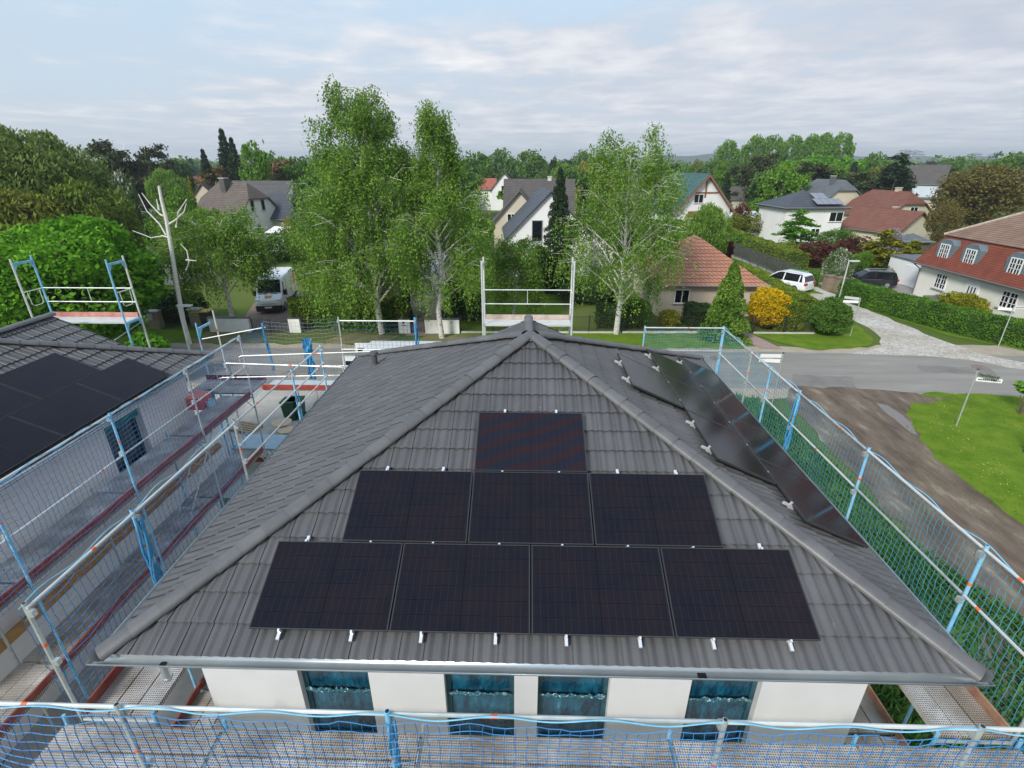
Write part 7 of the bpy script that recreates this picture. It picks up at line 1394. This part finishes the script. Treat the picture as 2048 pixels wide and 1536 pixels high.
def car(label, loc, rz, pm, L_=4.6, w=0.91, H=1.62, estate=True, roof=None, group=None, name='parked_car', lights=True):
    t = thing(name, label, 'car', loc, rz, group); h = L_/2; zb = 0.20; belt = H*0.60
    st = [(-h, .80, belt*.80), (-h+.08, .93, belt*.98), (-h+.35, .98, belt*1.02), (-h*.4, 1, belt*1.0), (h*.15, 1, belt*.97), (h*.42, 1, belt*.92), (h*.72, .97, belt*.83), (h*.92, .90, belt*.72), (h, .74, belt*.56)]
    mb = MB(); loft(mb, [rsec(x, w*a, zb+(0.08 if abs(x) > h*.9 else 0), z, w*a*.96) for x, a, z in st]); mb.build('body', pm, t, local=True, smooth=False, bevel=0.02)
    rear = -h+0.12 if estate else -h+0.75; mb = MB()
    gh = [(rear, belt*.99, belt*1.0), (rear+.22, belt*.97, H*.93), (rear+.5, belt*.97, H*.97), (h*.02, belt*.95, H*.975), (h*.16, belt*.95, H*.93), (h*.56, belt*.86, belt*.92)]
    secs = []
    for x, a, b in gh:
        f = (b-a)/(H-belt); wt = w*(.93-.17*max(0, min(1, f))); secs.append([(x, w*.93, a), (x, w*.92, a+(b-a)*.05), (x, wt, b-0.02), (x, wt*.85, b), (x, -wt*.85, b), (x, -wt, b-0.02), (x, -w*.92, a+(b-a)*.05), (x, -w*.93, a)])
    loft(mb, secs); mb.build('windows', glass, t, local=True)
    mb = MB(); rp = [(rear+.14, H*.90), (rear+.30, H*.965), (h*.0, H*.99), (h*.17, H*.945)]
    loft(mb, [[(x, w*.72, z-.02), (x, w*.60, z+.025), (x, -w*.60, z+.025), (x, -w*.72, z-.02)] for x, z in rp]); mb.build('roof', roof or pm, t, local=True)
    for s in (-1, 1):
        mb = MB()
        for x in (rear+0.55, -h*.12): mb.add([(x-.05, s*w*.945, belt*.97), (x+.06, s*w*.945, belt*.97), (x+.03, s*w*.765, H*.955), (x-.06, s*w*.765, H*.955)], [(0, 1, 2, 3)])
        mb.add([(h*.50, s*w*.90, belt*.90), (h*.60, s*w*.88, belt*.86), (h*.19, s*w*.74, H*.95), (h*.12, s*w*.765, H*.95)], [(0, 1, 2, 3)]); mb.add([(rear-.02, s*w*.94, belt*.99), (rear+.24, s*w*.95, belt*.99), (rear+.36, s*w*.775, H*.95), (rear+.2, s*w*.76, H*.93)], [(0, 1, 2, 3)])
        mb.build('pillar', pm, t, local=True)
        mb = MB(); mb.box(h*.40, h*.46, s*w*1.02-.07, s*w*1.02+.07, belt*.92, belt*.92+.13); mb.build('mirror', pm, t, local=True)
        mb = MB(); mb.obox((h*.90, s*w*.70, belt*.66), (1, 0, 0), (0, 1, 0), (0, 0, 1), .13, .17, .075); mb.build('headlight', mat('headlamp_glass', (0.75, 0.77, 0.80), rough=0.1), t, local=True)
        mb = MB(); mb.obox((-h+.06, s*w*.76, belt*.84), (1, 0, 0), (0, 1, 0), (0, 0, 1), .07, .19, .10); mb.build('taillight', mat('red_lens', (0.45, 0.02, 0.02), rough=0.2), t, local=True)
        mb = MB()
        for x in (-h*.15, h*.12): mb.box(x-.012, x+.012, s*w*1.001-.003, s*w*1.001+.003, .35, belt*.85)
        mb.box(-h*.4, -h*.33, s*w-.005, s*w+.02, belt*.78, belt*.80); mb.box(h*.0, h*.07, s*w-.005, s*w+.02, belt*.78, belt*.80); mb.build('door_gap', black, t, local=True)
    mb = MB(); mb.box(-h-.012, -h+.02, -.26, .26, belt*.55, belt*.67); mb.box(h-.03, h+.012, -.26, .26, .42, .52); mb.build('number_plate', signw, t, local=True)
    mb = MB(); mb.box(h-.06, h-.004, -.42, .42, belt*.42, belt*.54); mb.box(-h+0.005, -h+.05, -w*.7, w*.7, .24, .34); mb.build('grille', black, t, local=True)
    wheels(t, (-h*.60, h*.62), w, .325)
    if estate:
        for s in (-1, 1): mb = MB(); mb.tube([(rear+.5, s*w*.66, H*1.0), (rear+.6, s*w*.66, H*1.025), (h*.0, s*w*.66, H*1.02), (h*.05, s*w*.66, H*1.0)], .016, 6); mb.build('roof_rail', galv, t, local=True)
    return t
c = G(1604, 588); car('white estate car parked on the cobbled side street seen from behind', (24.3, 44.3, 0.02), R(127), paint('white_car_paint', (0.80, 0.81, 0.83)), 4.75, .93, 1.70)
c = G(1762, 586); car('black car parked on the paving before the garage', (32.6, 45.3, 0.015), R(172), paint('black_car_paint', (0.012, 0.013, 0.016)), 4.65, .92, 1.58)
car('grey car parked beside the greenhouse beyond the side street', (35.3, 80.0, 0), R(200), paint('grey_car_paint', (0.22, 0.24, 0.27), .3), 4.4, .9, 1.5)
car('dark car under the carport', (1.0, 47.0, 0), R(-86), paint('dark_red_car_paint', (0.12, 0.02, 0.02)), 4.3, .88, 1.45)
c = G(388, 448); car('orange red car parked right of the dead birch', (W(372, 447, 60)[0], 60, 0), R(20), paint('orange_red_paint', (0.52, 0.10, 0.04)), 4.4, .9, 1.45)
car('silver car behind the left trees', (W(270, 468, 55)[0], 55, 0), R(10), paint('silver_paint', (0.45, 0.50, 0.54), .4), 4.4, .9, 1.45)
car('red car behind the big maple', (W(266, 490, 50)[0], 50, 0), R(-15), paint('red_paint', (0.50, 0.05, 0.03)), 4.3, .9, 1.45)
car('pinkish red car next to the orange red car', (W(398, 440, 63)[0], 63, 0), R(10), paint('pink_red_paint', (0.60, 0.16, 0.12)), 4.2, .88, 1.42)
def van(label, loc, rz, pm, L_=5.9, w=1.02, H=2.55, logos=True, doors_open=False):
    t = thing('delivery_van', label, 'van', loc, rz); h = L_/2; zb = .32
    st = [(-h, .96, H*.97, .90), (-h+.06, 1, H, .93), (h*.30, 1, H, .93), (h*.44, 1, H*.985, .91), (h*.50, 1, H*.94, .90), (h*.66, 1, H*.66, .93), (h*.72, 1, H*.545, .95), (h*.88, .98, H*.47, .93), (h*.97, .92, H*.40, .88), (h, .82, H*.33, .80)]
    mb = MB(); loft(mb, [rsec(x, w*a, zb, z, w*b, .10) for x, a, z, b in st]); mb.build('body', pm, t, local=True, bevel=.02)
    def onslope(y, s, out=.018):       # on the windscreen: s=0 bottom, 1 top
        a = np.array((h*.705, 0, H*.575)); b = np.array((h*.515, 0, H*.925)); n = np.array((b[2]-a[2], 0, a[0]-b[0])); n /= np.linalg.norm(n); p = a+(b-a)*s+n*out; return (p[0], y, p[2])
    mb = MB(); q = [onslope(-w*.86, 0), onslope(w*.86, 0), onslope(w*.80, 1), onslope(-w*.80, 1)]; mb.extr(q, (0.012, 0, 0.006)); mb.build('windscreen', glass, t, local=True)
    for s in (-1, 1):
        mb = MB(); mb.extr([(h*.28, s*(w*.985), H*.56), (h*.62, s*(w*.985), H*.54), (h*.53, s*(w*.945), H*.86), (h*.28, s*(w*.945), H*.88)], (0, s*.022, 0)); mb.build('side_window', glass, t, local=True)
        mb = MB(); mb.box(h*.60, h*.66, s*(w+.14)-.12, s*(w+.14)+.12, H*.48, H*.64); mb.build('mirror', black, t, local=True)
        mb = MB(); mb.obox((h*.915, s*w*.76, H*.405), (.95, 0, -.3), (0, 1, 0), (.3, 0, .95), .14, .16, .11); mb.build('headlight', mat('headlamp_glass', (0, 0, 0)), t, local=True)
        mb = MB(); mb.box(-h*.9, h*.45, s*w-.01, s*w+.022, .42, .60); mb.box(-h*.30, -h*.29, s*w-.002, s*w+.006, .6, H*.9); mb.box(h*.245, h*.255, s*w-.002, s*w+.006, .5, H*.9); mb.build('side_moulding', black, t, local=True)
        mb = MB(); mb.box(-h-.02, -h+.05, s*w*.92-.06, s*w*.92+.06, .9, 1.4); mb.build('taillight', mat('red_lens', (0, 0, 0)), t, local=True)
        if logos:
            mb = MB(); x0 = -h*.82; mb.extr([(x0, s*(w*.99+.004), H*.56), (x0+.75, s*(w*.99+.004), H*.52), (x0+.95, s*(w*.985+.004), H*.66), (x0+.8, s*(w*.965+.004), H*.84), (x0+.2, s*(w*.965+.004), H*.86), (x0-.05, s*(w*.985+.004), H*.7)], (0, s*.014, 0)); mb.build('orange_emblem', mat('orange_film', (0.75, 0.28, 0.04), (0.65, 0.22, 0.03), 6, .5), t, local=True)
    mb = MB(); loft(mb, [[(x, w*a, .22), (x, w*a, .66), (x, -w*a, .66), (x, -w*a, .22)] for x, a in ((h*.84, .99), (h*.98, .93), (h+.03, .80))]); mb.build('bumper', black, t, local=True)
    mb = MB(); mb.extr([(h*.985, -w*.50, H*.295), (h*.985, w*.50, H*.295), (h*.965, w*.56, H*.345), (h*.93, w*.48, H*.385), (h*.93, -w*.48, H*.385), (h*.965, -w*.56, H*.345)], (.055, 0, .012)); mb.build('grille', black, t, local=True)
    mb = MB(); mb.box(h+.03, h+.045, -.27, .27, .47, .58); mb.box(-h-.015, -h-.002, -.27, .27, .62, .73); mb.build('number_plate', signw, t, local=True)
    if logos:
        mb = MB(); mb.extr([(h*.90, -.22, H*.468), (h*.90, .22, H*.468), (h*.80, .30, H*.510), (h*.80, .1, H*.512), (h*.80, -.1, H*.512), (h*.80, -.30, H*.510)], (0.01, 0, .018)); mb.build('bonnet_emblem', mat('orange_film', (0, 0, 0)), t, local=True)
        mb = MB(); mb.obox((h*.735, -.4, H*.555), (0, 1, 0), (1, 0, 0), (0, 0, 1), .3, .012, .012); mb.obox((h*.735, .4, H*.555), (0, 1, 0), (1, 0, 0), (0, 0, 1), .3, .012, .012); mb.build('wiper', black, t, local=True)
    wheels(t, (-h*.62, h*.66), w, .35, mat('steel_rim', (0.25, 0.26, 0.27), rough=.5))
    if doors_open:
        for s, a in ((1, 100), (-1, 100)):
            d = np.array((-math.sin(R(a-10)), s*abs(math.cos(R(a-10)))*0.6, 0)); d /= np.linalg.norm(d); n = np.array((d[1], -d[0], 0)); hinge = np.array((-h+.02, s*w*.97, 0)); c = hinge+d*.46
            mb = MB(); 
            for (u0, u1, z0, z1) in ((0, .92, .45, 1.35), (0, .10, 1.35, 2.05), (.80, .92, 1.35, 2.05), (0, .92, 2.05, 2.3), (.10, .80, 1.66, 1.72)): mb.obox(hinge+d*(u0+u1)/2+np.array((0, 0, (z0+z1)/2)), d, n, (0, 0, 1), (u1-u0)/2, .03, (z1-z0)/2)
            o = mb.build('rear_door', pm, t, local=True); mb = MB(); mb.obox(hinge+d*.45+np.array((0, 0, 1.7)), d, n, (0, 0, 1), .35, .012, .33); mb.build('door_window', glass, o, local=True)
        mb = MB(); mb.box(-h-.012, -h+.02, -w*.86, w*.86, .5, H*.9); mb.build('load_opening', black, t, local=True)
    return t
van('white delivery van with orange emblems parked in the driveway facing the street', (-20.9, 37.3, 0.015), R(-79), paint('white_van_paint', (0.78, 0.79, 0.80)), 5.9, 1.02, 2.6)
van('white van parked on the near road edge behind the roof, rear doors open', (-5.2, 19.9, 0.012), R(0), paint('white_van_paint', (0, 0, 0)), 5.9, 1.0, 2.5, False, True)
# ---------------------------------------------------------------- thin summer haze over the far gardens
HAZE = True
if HAZE:
    mb = MB(); mb.box(-1400, 2600, -30, 3200, -1.0, 60); o = mb.build('haze', mat('haze_air', (1, 1, 1))); o['kind'] = 'stuff'; o['label'] = 'thin pale haze over the far gardens'
    m = o.data.materials[0]; t = m.node_tree; t.nodes.clear(); pv = t.nodes.new('ShaderNodeVolumePrincipled'); pv.inputs['Color'].default_value = (0.80, 0.88, 0.95, 1); pv.inputs['Density'].default_value = 0.00035; pv.inputs['Anisotropy'].default_value = 0.3
    oo = t.nodes.new('ShaderNodeOutputMaterial'); t.links.new(pv.outputs[0], oo.inputs['Volume'])
# colour slot order: make sure nothing is left without a label where one is needed
for o in list(bpy.data.objects):
    if o.parent is None and o.type in ('MESH', 'EMPTY') and 'kind' not in o and 'label' not in o: o['label'] = o.name.split('.')[0].replace('_', ' ')
